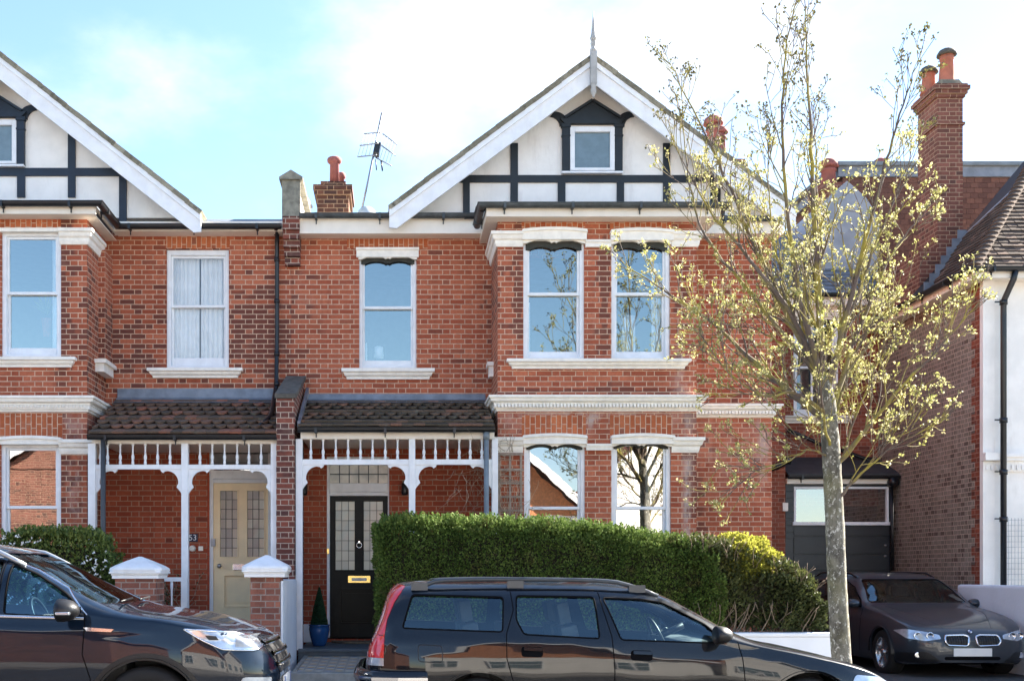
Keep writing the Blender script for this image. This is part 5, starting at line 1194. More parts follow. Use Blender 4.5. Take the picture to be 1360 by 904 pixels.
# trellis + vine on the bay pier
tr = thing('trellis', 'weathered square wooden trellis on the pier left of the bay window', 'trellis', P(677,760,BY-.05))
m = MB(); Y = BY-.045
for px in (661.5, 676, 690.5): m.box(X(px,Y), X(px+3,Y), Y-.012, Y+.012, .6, Z(601,Y))
for py in (601.5, 622, 640, 658, 676, 694, 712): m.box(X(660,Y), X(695,Y), Y-.026, Y-.013, Z(py+3,Y), Z(py,Y))
m.build('lattice', M['wood'], tr)
vn = thing('bare_vine', 'leafless tangled vine climbing the trellis and reaching over the porch', 'climber', P(677,760,BY-.1))
m = MB()
def vine(p, d, n, st, rad, wig, pull=0.):
    pts = [p.copy()]
    for q in range(n):
        d = (d+Vector((U(-wig,wig),U(-wig*.4,wig*.35),U(-wig,wig)+pull))).normalized(); p = p+d*st; p.y = min(p.y, BY-.05); p.y = max(p.y, BY-.75); pts.append(p.copy())
    m.tube(pts, [rad*(1-.7*q/n) for q in range(n+1)], 5); return pts
for k in range(17): 
    b0 = vine(P(U(664,692), U(700,745), BY-.07), Vector((U(-.25,.25),0,1)), int(U(14,24)), .055, U(.005,.009), .35, .12)
    for _ in range(2): vine(random.choice(b0), Vector((U(-1,1),U(-.3,0),U(0,1))), 8, .05, .0035, .5)
for k in range(16): vine(P(U(660,690), U(585,640), BY-.15), Vector((-1,-.25,U(-.3,.35))), int(U(12,22)), .05, U(.0028,.005), .38, -.04)
for k in range(8): vine(P(U(600,625), U(620,650), PY-.1), Vector((U(-.5,.6),0,-1)), int(U(8,13)), .05, .0028, .5, -.1)
for k in range(8): vine(P(U(665,690), 600, BY-.1), Vector((U(-.3,.3),-.1,1)), int(U(6,11)), .05, .003, .35, .1)
m.build('stems', M['bark_dry'], vn)

# ================================================================== STREET TREE
tree = thing('street_tree', 'young street tree with lichened trunk and sparse yellow-green spring leaves', 'tree', (X(1119,-5.3), -5.3, .12))
TYY = -5.3
def tp(px, py, dy=0): return P(px, py, TYY) + Vector((0, dy, 0))
trunk = MB(); br = MB(); lf = MB(); bd = MB()
tpts = [tp(1120,935), tp(1119,900), tp(1116,850), tp(1112,780), tp(1109,700), tp(1106,640), tp(1103,590), tp(1100,545), tp(1094,500)]
def smooth(pts, k=4):
    out = []
    for i in range(len(pts)-1):
        p0, p1, p2, p3 = pts[max(i-1,0)], pts[i], pts[i+1], pts[min(i+2,len(pts)-1)]
        for j in range(k):
            t = j/k; out.append(.5*((2*p1)+(p2-p0)*t+(2*p0-5*p1+4*p2-p3)*t*t+(3*p1-p0-3*p2+p3)*t**3))
    out.append(pts[-1]); return out
sp_ = smooth(tpts, 5); n_ = len(sp_); rr_ = [ip([(0,.12),(4,.102),(20,.094),(30,.090),(36,.08),(40,.06)], i)*(1+U(-.03,.03)) for i in range(n_)]
trunk.tube(sp_, rr_, 18)
rt = random.Random(11)
def cluster(p, d, leafy):
    if p.x > 6.02 or p.x < 2.35: return
    if leafy < .16:
        for _ in range(rt.randint(1,3)): leafq(bd, p+Vector((rt.uniform(-.03,.03),rt.uniform(-.03,.03),rt.uniform(-.03,.03))), rt.uniform(.018,.038), (d+Vector((rt.uniform(-.6,.6),)*3)))
        return
    n = rt.randint(2, 4)
    for _ in range(n):
        dd = (d*.6+Vector((rt.uniform(-1,1),rt.uniform(-1,1),rt.uniform(-.5,1)))).normalized(); s = rt.uniform(.018,.040); q = p+Vector((rt.uniform(-.025,.025),rt.uniform(-.025,.025),rt.uniform(-.025,.025)))
        nn = dd.cross(Vector((rt.uniform(-1,1),rt.uniform(-1,1),rt.uniform(-1,1)))).normalized()*s*.36; up = dd.cross(nn).normalized()*s*.12; r = rt.random()
        lf.face([q, q+dd*s*.45+nn+up, q+dd*s], r); lf.face([q, q+dd*s, q+dd*s*.45-nn+up], r)
def leafiness(p):
    py = 762-(p.z-CZ)*F/(p.y-CY); px = 525+p.x*F/(p.y-CY)
    v = ip([(0,.04),(130,.08),(220,.30),(300,.75),(380,1.),(520,1.),(620,.6),(760,.4)], py)
    return v*ip([(780,.3),(850,.7),(1000,.85),(1120,1.1),(1250,1.0),(1300,.3)], px)
def grow(p, d, L, r, lvl):
    if p.x > 5.95: L *= .35
    n = max(3, int(L/.085)); pts = [p.copy()]; rad = [r]; st = L/n; ds = []
    for i in range(n):
        w = .16 if lvl == 1 else .24
        d = (d+Vector((rt.uniform(-w,w),rt.uniform(-w,w),rt.uniform(-w,w)+.05))).normalized(); p = p+d*st; pts.append(p.copy()); rad.append(max(.0038, r*(1-.78*(i+1)/n))); ds.append(d.copy())
    br.tube(pts, rad, 6 if lvl == 1 else 4, cap=False)
    for i in range(1, n):
        q = pts[i+1]
        if lvl < 3 and rt.random() < (.62 if lvl == 1 else .50):
            s = ds[i].cross(Vector((rt.uniform(-1,1),rt.uniform(-1,1),rt.uniform(-1,1)))).normalized(); nd = (ds[i]*rt.uniform(.6,1.)+s*rt.uniform(.5,.95)+Vector((0,0,.25))).normalized()
            grow(q, nd, L*rt.uniform(.28,.55)*(1.1-.5*i/n), max(.0026, rad[i+1]*.55), lvl+1)
        lv = leafiness(q)
        if lvl >= 2 and rt.random() < (.22 if lv < .16 else .08+.14*min(1,lv)): cluster(q, ds[i], lv)
        elif lvl == 1 and i > n*.4 and rt.random() < .16: cluster(q, ds[i], lv)
    cluster(pts[-1], ds[-1], leafiness(pts[-1])); cluster(pts[-1], ds[-1], leafiness(pts[-1]))
limbs = [
 ([(1098,560),(1062,515),(1010,462),(960,405),(905,362),(852,318)], .9, .052),
 ([(1095,510),(1055,430),(1015,340),(975,245),(935,155),(897,75)], .2, .050),
 ([(1095,505),(1086,400),(1080,300),(1074,200),(1068,100),(1064,5)], -.1, .058),
 ([(1098,520),(1115,425),(1132,330),(1150,240),(1166,170),(1178,120)], -.7, .045),
 ([(1103,548),(1140,458),(1178,375),(1215,310),(1258,262)], .5, .045),
 ([(1106,625),(1150,562),(1188,512),(1228,466),(1260,425)], -.5, .036),
 ([(1109,668),(1130,632),(1165,598),(1212,570)], -.6, .026),
 ([(1104,610),(1072,598),(1035,616),(993,628),(958,655)], -.4, .019),
 ([(1092,505),(1050,405),(1028,305),(1012,210),(1010,120),(1022,38)], -.9, .044),
 ([(1099,552),(1045,528),(990,535),(935,505),(900,468)], -.9, .030),
 ([(1090,500),(1040,410),(975,335),(925,275),(886,205)], -.3, .040),
 ([(1095,500),(1102,380),(1112,270),(1122,180),(1128,90)], 1.0, .042),
 ([(1103,590),(1135,510),(1168,450),(1205,395),(1240,370)], 1.0, .030),
 ([(1106,640),(1128,590),(1150,530),(1178,470),(1205,430)], .2, .026),
 ([(1098,530),(1075,470),(1040,440),(1000,420),(955,440)], .6, .026),
 ([(1094,510),(1068,420),(1052,340),(1046,250),(1050,160)], .7, .036),
 ([(1097,520),(1125,440),(1155,350),(1190,270),(1215,200)], .1, .036),
 ([(1092,500),(1010,390),(950,300),(928,200),(925,90)], .6, .034),
 ([(1104,600),(1078,560),(1060,520),(1050,470),(1020,400)], -1.0, .022),
]
for pts, dy, r in limbs:
    P_ = [tp(a, b, dy*(i/(len(pts)-1))**.8) for i, (a, b) in enumerate(pts)]; sm_ = smooth(P_, 5); n = len(sm_)
    sm_ = [p+Vector((rt.uniform(-.012,.012),rt.uniform(-.012,.012),rt.uniform(-.012,.012)))*(1 if 0 < i < n-1 else 0) for i, p in enumerate(sm_)]
    r *= .80; rad = [max(.0035, r*(1-.90*(i/(n-1))**.75)) for i in range(n)]
    br.tube(sm_, rad, 9, cap=False)
    for i in range(3, n-1):
        d = (sm_[i+1]-sm_[i]).normalized(); fr = i/n
        for _ in range(1 if rt.random() < .82 else 2):
            if rt.random() < (.80 if fr < .4 else .97):
                s = d.cross(Vector((rt.uniform(-1,1),rt.uniform(-1,1),rt.uniform(-1,1)))).normalized(); nd = (d*rt.uniform(.8,1.3)+s*rt.uniform(.4,.8)+Vector((0,0,.32))).normalized()
                grow(sm_[i], nd, rt.uniform(.4,.98)*(1.15-.72*fr), max(.0045, rad[i]*.5), 1)
    for _ in range(3): grow(sm_[-1], (d+Vector((rt.uniform(-.3,.3),rt.uniform(-.3,.3),rt.uniform(-.1,.3)))).normalized(), .24, .004, 2)
trunk.build('trunk', M['bark'], tree)
br.build('branches', M['twig'], tree, fix=False)
lf.build('leaves', M['leaf'], tree, fix=False); bd.build('buds', M['bud'], tree, fix=False)
# ================================================================== CARS
PROF = [(0,.90),(.06,.945),(.14,.968),(.28,.985),(.45,.997),(.60,1.0),(.74,.994),(.86,.978),(.94,.960),(1,.945)]
class Car:
    def __init__(s, root, sp, mat4, paint):
        s.sp = sp; s.root = root; s.M = mat4; s.paint = paint; s.L = sp['L']
        s.body()
    def section(s, x, n_side=18, n_up=20):
        sp = s.sp; zb, zl, zt, W = ip(sp['bot'],x), ip(sp['belt'],x), ip(sp['top'],x), ip(sp['W'],x)
        zl = min(zl, zt-.01); pts = [(0, zb), (W*.5, zb), (W*.8, zb)]
        for i in range(n_side+1):
            t = i/n_side; y = W*ip(sp.get('prof', PROF), t); z = zb+(zl-zb)*t
            cr = sp.get('crease')
            if cr: y += cr[1]*math.exp(-((z-ip(cr[0],x))/.022)**2)
            pts.append((y, z))
        w0 = pts[-1][1-1]; h = zt-zl; k = max(0, min(1, (h-.12)/.3)); p = 2.5+sp.get('box', 1.4)*k
        for i in range(1, n_up+1):
            a = PI/2*i/n_up; c, q = math.cos(a), math.sin(a); cz = q**(2/p); cy = max(0,c)**(2/p)
            z = zl+h*cz; y = (w0-sp.get('tum',.2)*(z-zl)*k)*cy
            pts.append((max(0,y), z))
        return pts
    def shift(s, x, z):
        f = s.sp.get('front', [(0,0),(1,0)]); r = s.sp.get('rear', [(0,0),(1,0)]); L = s.L
        a = max(0, min(1, (x-(L-.7))/.7)); b = max(0, min(1, (.7-x)/.7))
        return ip(f, z)*a*a*(3-2*a) + ip(r, z)*b*b*(3-2*b)
    def body(s):
        L = s.L; xs = []
        N = 150
        for i in range(N+1):
            t = i/N; xs.append(L*(t - .055*math.sin(2*PI*t)*1.0))
        rings = [s.section(x) for x in xs]; n = len(rings[0]); V = []; Fc = []
        full = []
        for x, rg in zip(xs, rings):
            ring = [Vector((x+s.shift(x, z), -y, z)) for (y, z) in rg] + [Vector((x+s.shift(x, z), y, z)) for (y, z) in rg[-2:0:-1]]
            full.append(ring)
        m = len(full[0]); mb = MB()
        for r in full: V += r
        for i in range(len(xs)-1):
            for k in range(m): Fc.append((i*m+k, i*m+(k+1)%m, (i+1)*m+(k+1)%m, (i+1)*m+k))
        Fc.append(tuple(range(m-1,-1,-1))); Fc.append(tuple(range((len(xs)-1)*m, len(xs)*m)))
        me = bpy.data.meshes.new('o'); me.from_pydata([tuple(v) for v in V], [], Fc)
        bm = bmesh.new(); bm.from_mesh(me); bmesh.ops.remove_doubles(bm, verts=bm.verts, dist=.0004); bmesh.ops.dissolve_degenerate(bm, edges=bm.edges, dist=.0004); bmesh.ops.recalc_face_normals(bm, faces=bm.faces)
        bm.normal_update(); s.bvh = BVHTree.FromBMesh(bm)
        geo = bmesh.ops.duplicate(bm, geom=bm.verts[:]+bm.edges[:]+bm.faces[:])['geom']
        nv = [g for g in geo if isinstance(g, bmesh.types.BMVert)]; nf = [g for g in geo if isinstance(g, bmesh.types.BMFace)]
        nrm = {v: v.normal.copy() for v in nv}
        for v in nv: v.co -= nrm[v]*.022
        bmesh.ops.reverse_faces(bm, faces=nf)
        for f in bm.faces: f.smooth = True
        bm.to_mesh(me); bm.free(); bpy.data.meshes.remove(me) if False else None
        o = bpy.data.objects.new('car_body', me); COL.objects.link(o); cutters = []
        def cutter(mb):
            c = mb.mesh('cut', M['blk']); bm = bmesh.new(); bm.from_mesh(c); bmesh.ops.recalc_face_normals(bm, faces=bm.faces); bm.to_mesh(c); bm.free()
            oc = bpy.data.objects.new('cut', c); COL.objects.link(oc); b = o.modifiers.new('b', 'BOOLEAN'); b.object = oc; b.solver = 'EXACT'; cutters.append(oc)
        sp = s.sp
        for poly in sp['side_glass']:
            for sd in (-1, 1):
                mb = MB(); y0, y1 = (-1.3, -.35) if sd < 0 else (.35, 1.3); mb.prism(rounded(poly, .03), y0, y1); cutter(mb)
        for (x0, x1, poly) in sp['end_glass']:
            mb = MB(); poly = rounded(poly, .05); n = len(poly)
            mb.add([(x0,)+p for p in poly]+[(x1,)+p for p in poly], [tuple(range(n)), tuple(range(2*n-1,n-1,-1))]+[(i,i+n,(i+1)%n+n,(i+1)%n) for i in range(n)]); cutter(mb)
        for wx in sp['wheels']:
            for sd in (-1, 1):
                mb = MB(); mb.lathe([(sp['arch'], sd*.45), (sp['arch'], sd*1.3)], (wx, 0, sp['wr']), 48, 'y', sm=False); cutter(mb)
        dg = bpy.context.evaluated_depsgraph_get(); me2 = bpy.data.meshes.new_from_object(o.evaluated_get(dg))
        for c in cutters: bpy.data.objects.remove(c)
        bpy.data.objects.remove(o)
        me2.materials.clear(); me2.materials.append(s.paint)
        for p in me2.polygons: p.material_index = 0; p.use_smooth = True
        me2.set_sharp_from_angle(angle=math.radians(32))
        s.bo = s.place(me2, 'car_body', s.root)
        # liners
        for wx in sp['wheels']:
            for sd in (-1, 1):
                mb = MB(); r0 = sp['arch']+.02; pts = [(wx+r0*math.cos(a), sp['wr']+r0*math.sin(a)) for a in [PI*k/20 for k in range(21)]]
                for i in range(20): mb.face([(pts[i][0], sd*.45, pts[i][1]), (pts[i+1][0], sd*.45, pts[i+1][1]), (pts[i+1][0], sd*(sp['track']+.05), pts[i+1][1]), (pts[i][0], sd*(sp['track']+.05), pts[i][1])])
                mb.face([(p[0], sd*.45, p[1]) for p in pts]+[(wx-r0, sd*.45, .2),(wx+r0, sd*.45, .2)])
                s.put(mb, 'wheel_well', M['blk'], s.root, fix=False)
    def place(s, me, name, parent, sub=None):
        me.transform(s.M); o = bpy.data.objects.new(name, me); COL.objects.link(o)
        if parent is s.root: par(o, parent)
        else: o.parent = parent
        return o
    def put(s, mb, name, mat, parent=None, bevel=0, fix=True):
        parent = parent or s.root
        me = mb.mesh(name, mat)
        if fix: bm = bmesh.new(); bm.from_mesh(me); bmesh.ops.recalc_face_normals(bm, faces=bm.faces); bm.to_mesh(me); bm.free()
        o = s.place(me, name, parent)
        if bevel:
            b = o.modifiers.new('bevel','BEVEL'); b.width = bevel; b.segments = 3; b.limit_method = 'ANGLE'
            for p in me.polygons: p.use_smooth = True
            me.set_sharp_from_angle(angle=math.radians(60))
        return o
    def hit(s, side, a, b):
        """side 'R' (y-), 'L' (y+): a=x,b=z ; 'F','B': a=y,b=z ; 'T': a=x,b=y"""
        o, d = {'R': (Vector((a,-3,b)), Vector((0,1,0))), 'L': (Vector((a,3,b)), Vector((0,-1,0))), 'F': (Vector((9,a,b)), Vector((-1,0,0))), 'B': (Vector((-4,a,b)), Vector((1,0,0))), 'T': (Vector((a,b,4)), Vector((0,0,-1)))}[side]
        loc, nrm, i, ds = s.bvh.ray_cast(o, d)
        if loc is None: return None, None
        if nrm.dot(d) > 0: nrm = -nrm
        return loc, nrm
    def patch(s, poly, side, off, mat, name, parent=None, grid=.035, thick=.006, rnd=0, both=False, lab=None):
        out = []
        for sd in ((side, 'L') if both else (side,)):
            pl = rounded(poly, rnd) if rnd else poly
            # densify the edges
            pe = []
            for i in range(len(pl)):
                a, b = Vector(pl[i]), Vector(pl[(i+1)%len(pl)]); k = max(1, int((b-a).length/grid))
                for j in range(k): pe.append(a+(b-a)*j/k)
            xs = [p[0] for p in pe]; zs = [p[1] for p in pe]; inner = []
            x = min(xs)+grid*.5
            while x < max(xs):
                z = min(zs)+grid*.5
                while z < max(zs):
                    if inside(pe, x, z) and min((Vector((x,z))-p).length for p in pe) > grid*.35: inner.append(Vector((x,z)))
                    z += grid
                x += grid
            vs, es, fs, *_ = delaunay_2d_cdt(pe+inner, [], [list(range(len(pe)))], 1, 1e-6)
            P3 = []; 
            for v in vs:
                l, n = s.hit(sd, v[0], v[1]); P3.append(None if l is None else (l, n))
            mb = MB(); idx = {}; V = []; 
            for i, q in enumerate(P3):
                if q: idx[i] = len(V); V.append(q[0]+q[1]*off)
            nb = len(V)
            for i, q in enumerate(P3):
                if q: V.append(q[0]+q[1]*(off-thick))
            F_ = []; cnt = {}
            for f in fs:
                if all(i in idx for i in f):
                    F_.append(tuple(idx[i] for i in f))
                    for a, b in zip(f, list(f[1:])+[f[0]]): cnt[(a, b)] = 1
            for (a, b) in list(cnt):
                if (b, a) not in cnt: F_.append((idx[a], idx[b], idx[b]+nb, idx[a]+nb))
            if not F_: continue
            nf = len(F_); mb.v = [tuple(v) for v in V]; mb.f = F_; mb.r = [0]*nf; mb.sm = [True]*nf
            o = s.put(mb, name, mat, parent, fix=True); o.data.set_sharp_from_angle(angle=math.radians(40))
            if lab: o['label'] = lab
            out.append(o)
        return out
    def strip(s, line, side, w, off, mat, name, parent=None, both=False, closed=False, thick=.006):
        ln = [Vector(p) for p in line]
        if closed: ln.append(ln[0])
        L_, R_ = [], []
        dn = []
        for a, b in zip(ln[:-1], ln[1:]):
            k = max(1, int((b-a).length/.03))
            for j in range(k): dn.append(a+(b-a)*j/k)
        dn.append(ln[-1]); outs = []
        for sd in ((side, 'L') if both else (side,)):
            mb = MB(); prev = None
            for i, p in enumerate(dn):
                t = dn[min(i+1,len(dn)-1)]-dn[max(i-1,0)]
                if t.length < 1e-8: continue
                t.normalize(); n2 = Vector((-t.y, t.x))*w/2; q = []
                for e in (p+n2, p-n2):
                    l, n = s.hit(sd, e[0], e[1])
                    if l is None: q = None; break
                    q += [l+n*off, l+n*(off-thick)]
                if q and prev and (q[0]-prev[0]).length < .25:
                    mb.add(prev+q, [(0,4,6,2),(0,1,5,4),(2,6,7,3)], 0, True)
                prev = q
            if mb.f: outs.append(s.put(mb, name, mat, parent))
        return outs
def inside(pe, x, z):
    c = False; n = len(pe)
    for i in range(n):
        a, b = pe[i], pe[i-1]
        if (a[1] > z) != (b[1] > z) and x < (b[0]-a[0])*(z-a[1])/(b[1]-a[1])+a[0]: c = not c
    return c
def rounded(poly, r, k=4):
    out = []; n = len(poly)
    for i in range(n):
        p, a, b = Vector(poly[i]), Vector(poly[i-1]), Vector(poly[(i+1)%n])
        da, db = (a-p), (b-p); ra = min(r, da.length*.42, db.length*.42); A = p+da.normalized()*ra; B = p+db.normalized()*ra
        for j in range(k+1):
            t = j/k; q = A*(1-t)**2+p*2*t*(1-t)+B*t*t; out.append((q.x, q.y))
    return out
def grow_poly(poly, d):
    c = sum((Vector(p) for p in poly), Vector((0,0)))/len(poly); out = []
    for p in poly: v = Vector(p)-c; out.append(tuple(c+v*(1+d/max(.05, v.length))))
    return out
def wheel(car, wx, sd, r, w, track, style='five', n=5):
    c = (wx, sd*(track-w/2), r); mb = MB(); hw = w/2
    mb.lathe([(r*.66,-hw*.9),(r*.72,-hw),(r*.90,-hw),(r*.97,-hw*.82),(r,-hw*.5),(r,hw*.5),(r*.97,hw*.82),(r*.90,hw),(r*.72,hw),(r*.66,hw*.9)], c, 48, 'y', caps=False)
    wo = car.put(mb, 'wheel', M['tyre'])
    m = MB(); yo = sd*hw*.86
    m.lathe([(r*.69, yo), (r*.69, yo-sd*.02), (r*.63, yo-sd*.03), (r*.61, yo-sd*.12)], c, 40, 'y', caps=False)
    def spoke(a, wd):
        d = Vector((math.cos(a), 0, math.sin(a))); t = Vector((-d.z, 0, d.x)); cc = Vector(c)
        p0 = cc+d*r*.08+Vector((0,yo-sd*.02,0)); p1 = cc+d*r*.645+Vector((0,yo-sd*.012,0))
        m.add([p0-t*wd*.8, p0+t*wd*.8, p1+t*wd*.5, p1-t*wd*.5, p0-t*wd*.9-Vector((0,sd*.05,0)), p0+t*wd*.9-Vector((0,sd*.05,0)), p1+t*wd*.6-Vector((0,sd*.05,0)), p1-t*wd*.6-Vector((0,sd*.05,0))], [(0,1,2,3),(4,7,6,5),(0,4,5,1),(1,5,6,2),(2,6,7,3),(3,7,4,0)])
    for k in range(n):
        a = PI/2+2*PI*k/n
        if style == 'twin': spoke(a-.13, r*.055); spoke(a+.13, r*.055)
        else: spoke(a, r*.10)
    m.lathe([(r*.17, yo-sd*.03),(r*.16, yo),(r*.10, yo+sd*.004),(.002, yo+sd*.005)], c, 20, 'y')
    car.put(m, 'rim', M['rim'], wo)
    m = MB(); m.lathe([(r*.60, yo-sd*.13),(r*.60, yo-sd*.14)], c, 24, 'y'); car.put(m, 'brake_disc', M['steel'], wo)
def seat(car, x, y, z=.35, w=.50, hr=True):
    m = MB(); m.obox((x, y, z+.12), (1,0,.08), (0,1,0), (-.08,0,1), .26, w/2, .08); m.obox((x-.30, y, z+.44), (-.22,0,1), (0,1,0), (1,0,.22), .30, w/2, .07)
    if hr: m.obox((x-.385, y, z+.84), (-.2,0,1), (0,1,0), (1,0,.2), .09, w*.27, .05); m.box(x-.38, x-.37, y-.06, y-.05, z+.7, z+.8); m.box(x-.38, x-.37, y+.05, y+.06, z+.7, z+.8)
    car.put(m, 'seat', M['seat'], bevel=.035)
def cabin(car, x0, x1, hw, zf, dash_x, zd, rhd=-1, rear=True):
    m = MB(); m.box(x0, x1, -hw, hw, zf-.05, zf); m.box(dash_x-.15, dash_x+.45, -hw+.02, hw-.02, zf, zd); car.put(m, 'dashboard', M['cabin'], bevel=.05)
    seat(car, dash_x-.75, .36, zf); seat(car, dash_x-.75, -.36, zf)
    if rear: seat(car, dash_x-1.6, .33, zf+.02, .6); seat(car, dash_x-1.6, -.33, zf+.02, .6)
    m = MB(); c = Vector((dash_x-.30, rhd*.36, zd+.02)); ax = Vector((1,0,.45)).normalized(); u = Vector((0,1,0)); v = ax.cross(u)
    m.tube([c+(u*math.cos(a)+v*math.sin(a))*.18 for a in [2*PI*k/24 for k in range(25)]], .014, 8); m.beam(c-u*.17, c+u*.17, .04, .02, ax); m.tube([c, c+ax*.25], .03, 8); car.put(m, 'steering_wheel', M['blk'])
def mirror(car, x, y, z, sd, mat, sz=(.10,.12,.075)):
    m = MB(); m.lathe([(.001,-sz[0]),(sz[2]*.45,-sz[0]*.9),(sz[2]*.85,-sz[0]*.5),(sz[2],0),(sz[2],sz[0]*.35),(sz[2]*.94,sz[0]*.4)], (0,0,0), 20, 'x')
    m.v = [(x - a, y+sd*.10+b*1.5, z+c_) for a, b, c_ in m.v]
    o = car.put(m, 'wing_mirror', mat); 
    m = MB(); m.tube([(x, y-sd*.06, z-.05), (x, y+sd*.06, z-.03)], .022, 8); car.put(m, 'mirror_arm', M['blk'], o)
    return o
def glassset(car, mat, trim='seal', tw=.012):
    sp = car.sp
    for poly in sp['side_glass']:
        for q in car.patch(grow_poly(poly, .012), 'R', -.008, mat, 'side_window', grid=.06, thick=.0, both=True): pass
        car.strip(rounded(grow_poly(poly, .004), .03), 'R', tw, .003, M[trim], 'window_seal', both=True, closed=True)
    for (x0, x1, poly) in sp['end_glass']:
        sd = 'F' if x1 > car.L*.5 else 'B'
        car.patch(grow_poly(rounded(poly,.05), .012), sd, -.006, mat, 'windscreen' if sd == 'F' else 'rear_window', grid=.07, thick=.0)
def arch_trim(car, wx, r0, r1, mat, zc, a0=-.15, a1=PI+.15, off=.006):
    poly = [(wx+r0*math.cos(a0+(a1-a0)*k/24), zc+r0*math.sin(a0+(a1-a0)*k/24)) for k in range(25)]+[(wx+r1*math.cos(a1-(a1-a0)*k/24), zc+r1*math.sin(a1-(a1-a0)*k/24)) for k in range(25)]
    car.patch(poly, 'R', off, mat, 'arch_trim', grid=.03, thick=.02, both=True)

# ---- dark estate (near side faces the camera, nose to the right)
d0 = 9.27
root = thing('parked_estate_car', 'dark navy estate car with red tail lamp parked in front of the hedge', 'car', (2.0, CY+d0+.9, 0))
X0 = -.353
spv = dict(L=4.71, wr=.32, arch=.365, track=.86, wheels=[1.05, 3.80], tum=.30, box=1.3, crease=([(0,.93),(1,.955),(3,.93),(4,.85),(4.71,.6)], .007),
  top=[(0,.70),(.03,.86),(.08,.98),(.17,1.16),(.30,1.385),(.40,1.435),(.6,1.452),(1.2,1.465),(1.9,1.46),(2.35,1.43),(2.6,1.37),(2.9,1.22),(3.25,1.02),(3.42,.945),(3.75,.875),(4.08,.80),(4.3,.735),(4.52,.64),(4.65,.54),(4.71,.44)],
  belt=[(0,.62),(.05,.84),(.15,.95),(.3,.975),(1.,.985),(2.,.975),(3.,.935),(3.5,.865),(4.,.76),(4.3,.68),(4.55,.56),(4.71,.42)],
  bot=[(0,.42),(.1,.34),(.4,.24),(1.,.20),(3.9,.20),(4.4,.22),(4.71,.34)],
  W=[(0,.60),(.04,.74),(.12,.81),(.3,.86),(.7,.893),(1.2,.902),(3.4,.902),(3.9,.885),(4.3,.83),(4.55,.71),(4.68,.52),(4.71,.42)],
  rear=[(0,.10),(.5,.09),(.95,.09),(1.4,.04)],
  side_glass=[[(.415,1.05),(1.245,1.02),(1.262,1.305),(.50,1.325)], [(1.43,1.0),(2.055,.965),(2.03,1.305),(1.38,1.315),(1.37,1.12)], [(2.24,.955),(3.10,.925),(2.95,1.08),(2.62,1.255),(2.45,1.285),(2.11,1.30)]],
  end_glass=[(2.2, 3.45, [(-.66,1.03),(.66,1.03),(.53,1.36),(-.53,1.36)]), (-.2,.5,[(-.6,1.04),(.6,1.04),(.5,1.33),(-.5,1.33)])])
car = Car(root, spv, Matrix.Translation((X0, CY+d0+.9, 0)), M['paint_n'])
glassset(car, M['carglass'])
cabin(car, .3, 3.3, .72, .32, 2.95, .93)
m = MB(); m.obox((1.35,0,.75),(0,0,1),(0,1,0),(1,0,0),.3,.66,.04); car.put(m, 'load_cover', M['cabin'])
for wx in spv['wheels']:
    for sd in (-1, 1): wheel(car, wx, sd, .32, .21, .875)
R_ = 'R'
for ln in ([(1.33,1.35),(1.345,1.2),(1.28,1.0),(1.28,.8),(1.33,.62),(1.42,.5)], [(2.075,1.345),(2.10,1.2),(2.16,.98),(2.175,.7),(2.17,.25)], [(3.20,.97),(3.24,.80),(3.26,.55),(3.24,.35)], [(1.30,1.36),(2.05,1.365)]):
    car.strip(ln, R_, .008, .0015, M['seal'], 'door_seam', both=True)
fp = rounded([(.545,.775),(.745,.765),(.745,.905),(.545,.915)], .03); car.strip(fp, R_, .007, .002, M['blk'], 'fuel_flap_seam', closed=True)
for x, z in ((1.42,.865),(2.33,.835)):
    o = car.patch([(x,z+.000),(x+.155,z-.006),(x+.155,z+.022),(x,z+.028)], R_, .014, M['paint_n'], 'door_handle', rnd=.02, grid=.02, thick=.012, both=True)
    car.patch([(x-.02,z-.05),(x+.16,z-.055),(x+.16,z+.03),(x-.02,z+.035)], R_, .002, M['seal'], 'handle_recess', rnd=.03, grid=.03, both=True)
car.strip([(1.42,.52),(3.2,.50)], R_, .06, .012, M['blk'], 'rubbing_strip', both=True, thick=.015)
# tail lamp wrapping the rear pillar
tl = [(.345,1.42),(.435,1.395),(.345,1.26),(.285,1.12),(.262,.985),(.256,.80),(.0,.80),(-.1,.98),(-.05,1.15),(.1,1.40)]
car.patch(tl, R_, .006, M['redlamp'], 'tail_lamp', grid=.014, both=True)
car.patch([(.256,.799),(.0,.799),(.0,.735),(.256,.735)], R_, .006, M['clearlamp'], 'reversing_lamp', grid=.02, both=True)
car.strip([(.15,.992),(.255,.985)], R_, .006, .010, M['blk'], 'lamp_seam'); car.patch([(.16,1.12),(.215,1.12),(.25,1.20),(.205,1.21)], R_, .009, M['clearlamp'], 'lamp_reflector', grid=.02)
# bumpers
m = MB(); 
pth = [(.62,-.90),(.38,-.905),(.18,-.86),(.09,-.76),(.04,-.5),(.035,0),(.04,.5),(.09,.76),(.18,.86),(.38,.905),(.62,.90)]
m.sweep([(a, b) for a, b in pth][::-1], [(-.02,.40),(.02,.42),(.035,.55),(.04,.64),(.02,.69),(-.03,.70)]); bo = car.put(m, 'rear_bumper', M['paint_n'], bevel=.01)
m = MB(); m.sweep([(a, b) for a, b in pth][::-1], [(.03,.61),(.048,.615),(.048,.645),(.03,.65)]); car.put(m, 'bumper_trim', M['chrome'], bo)
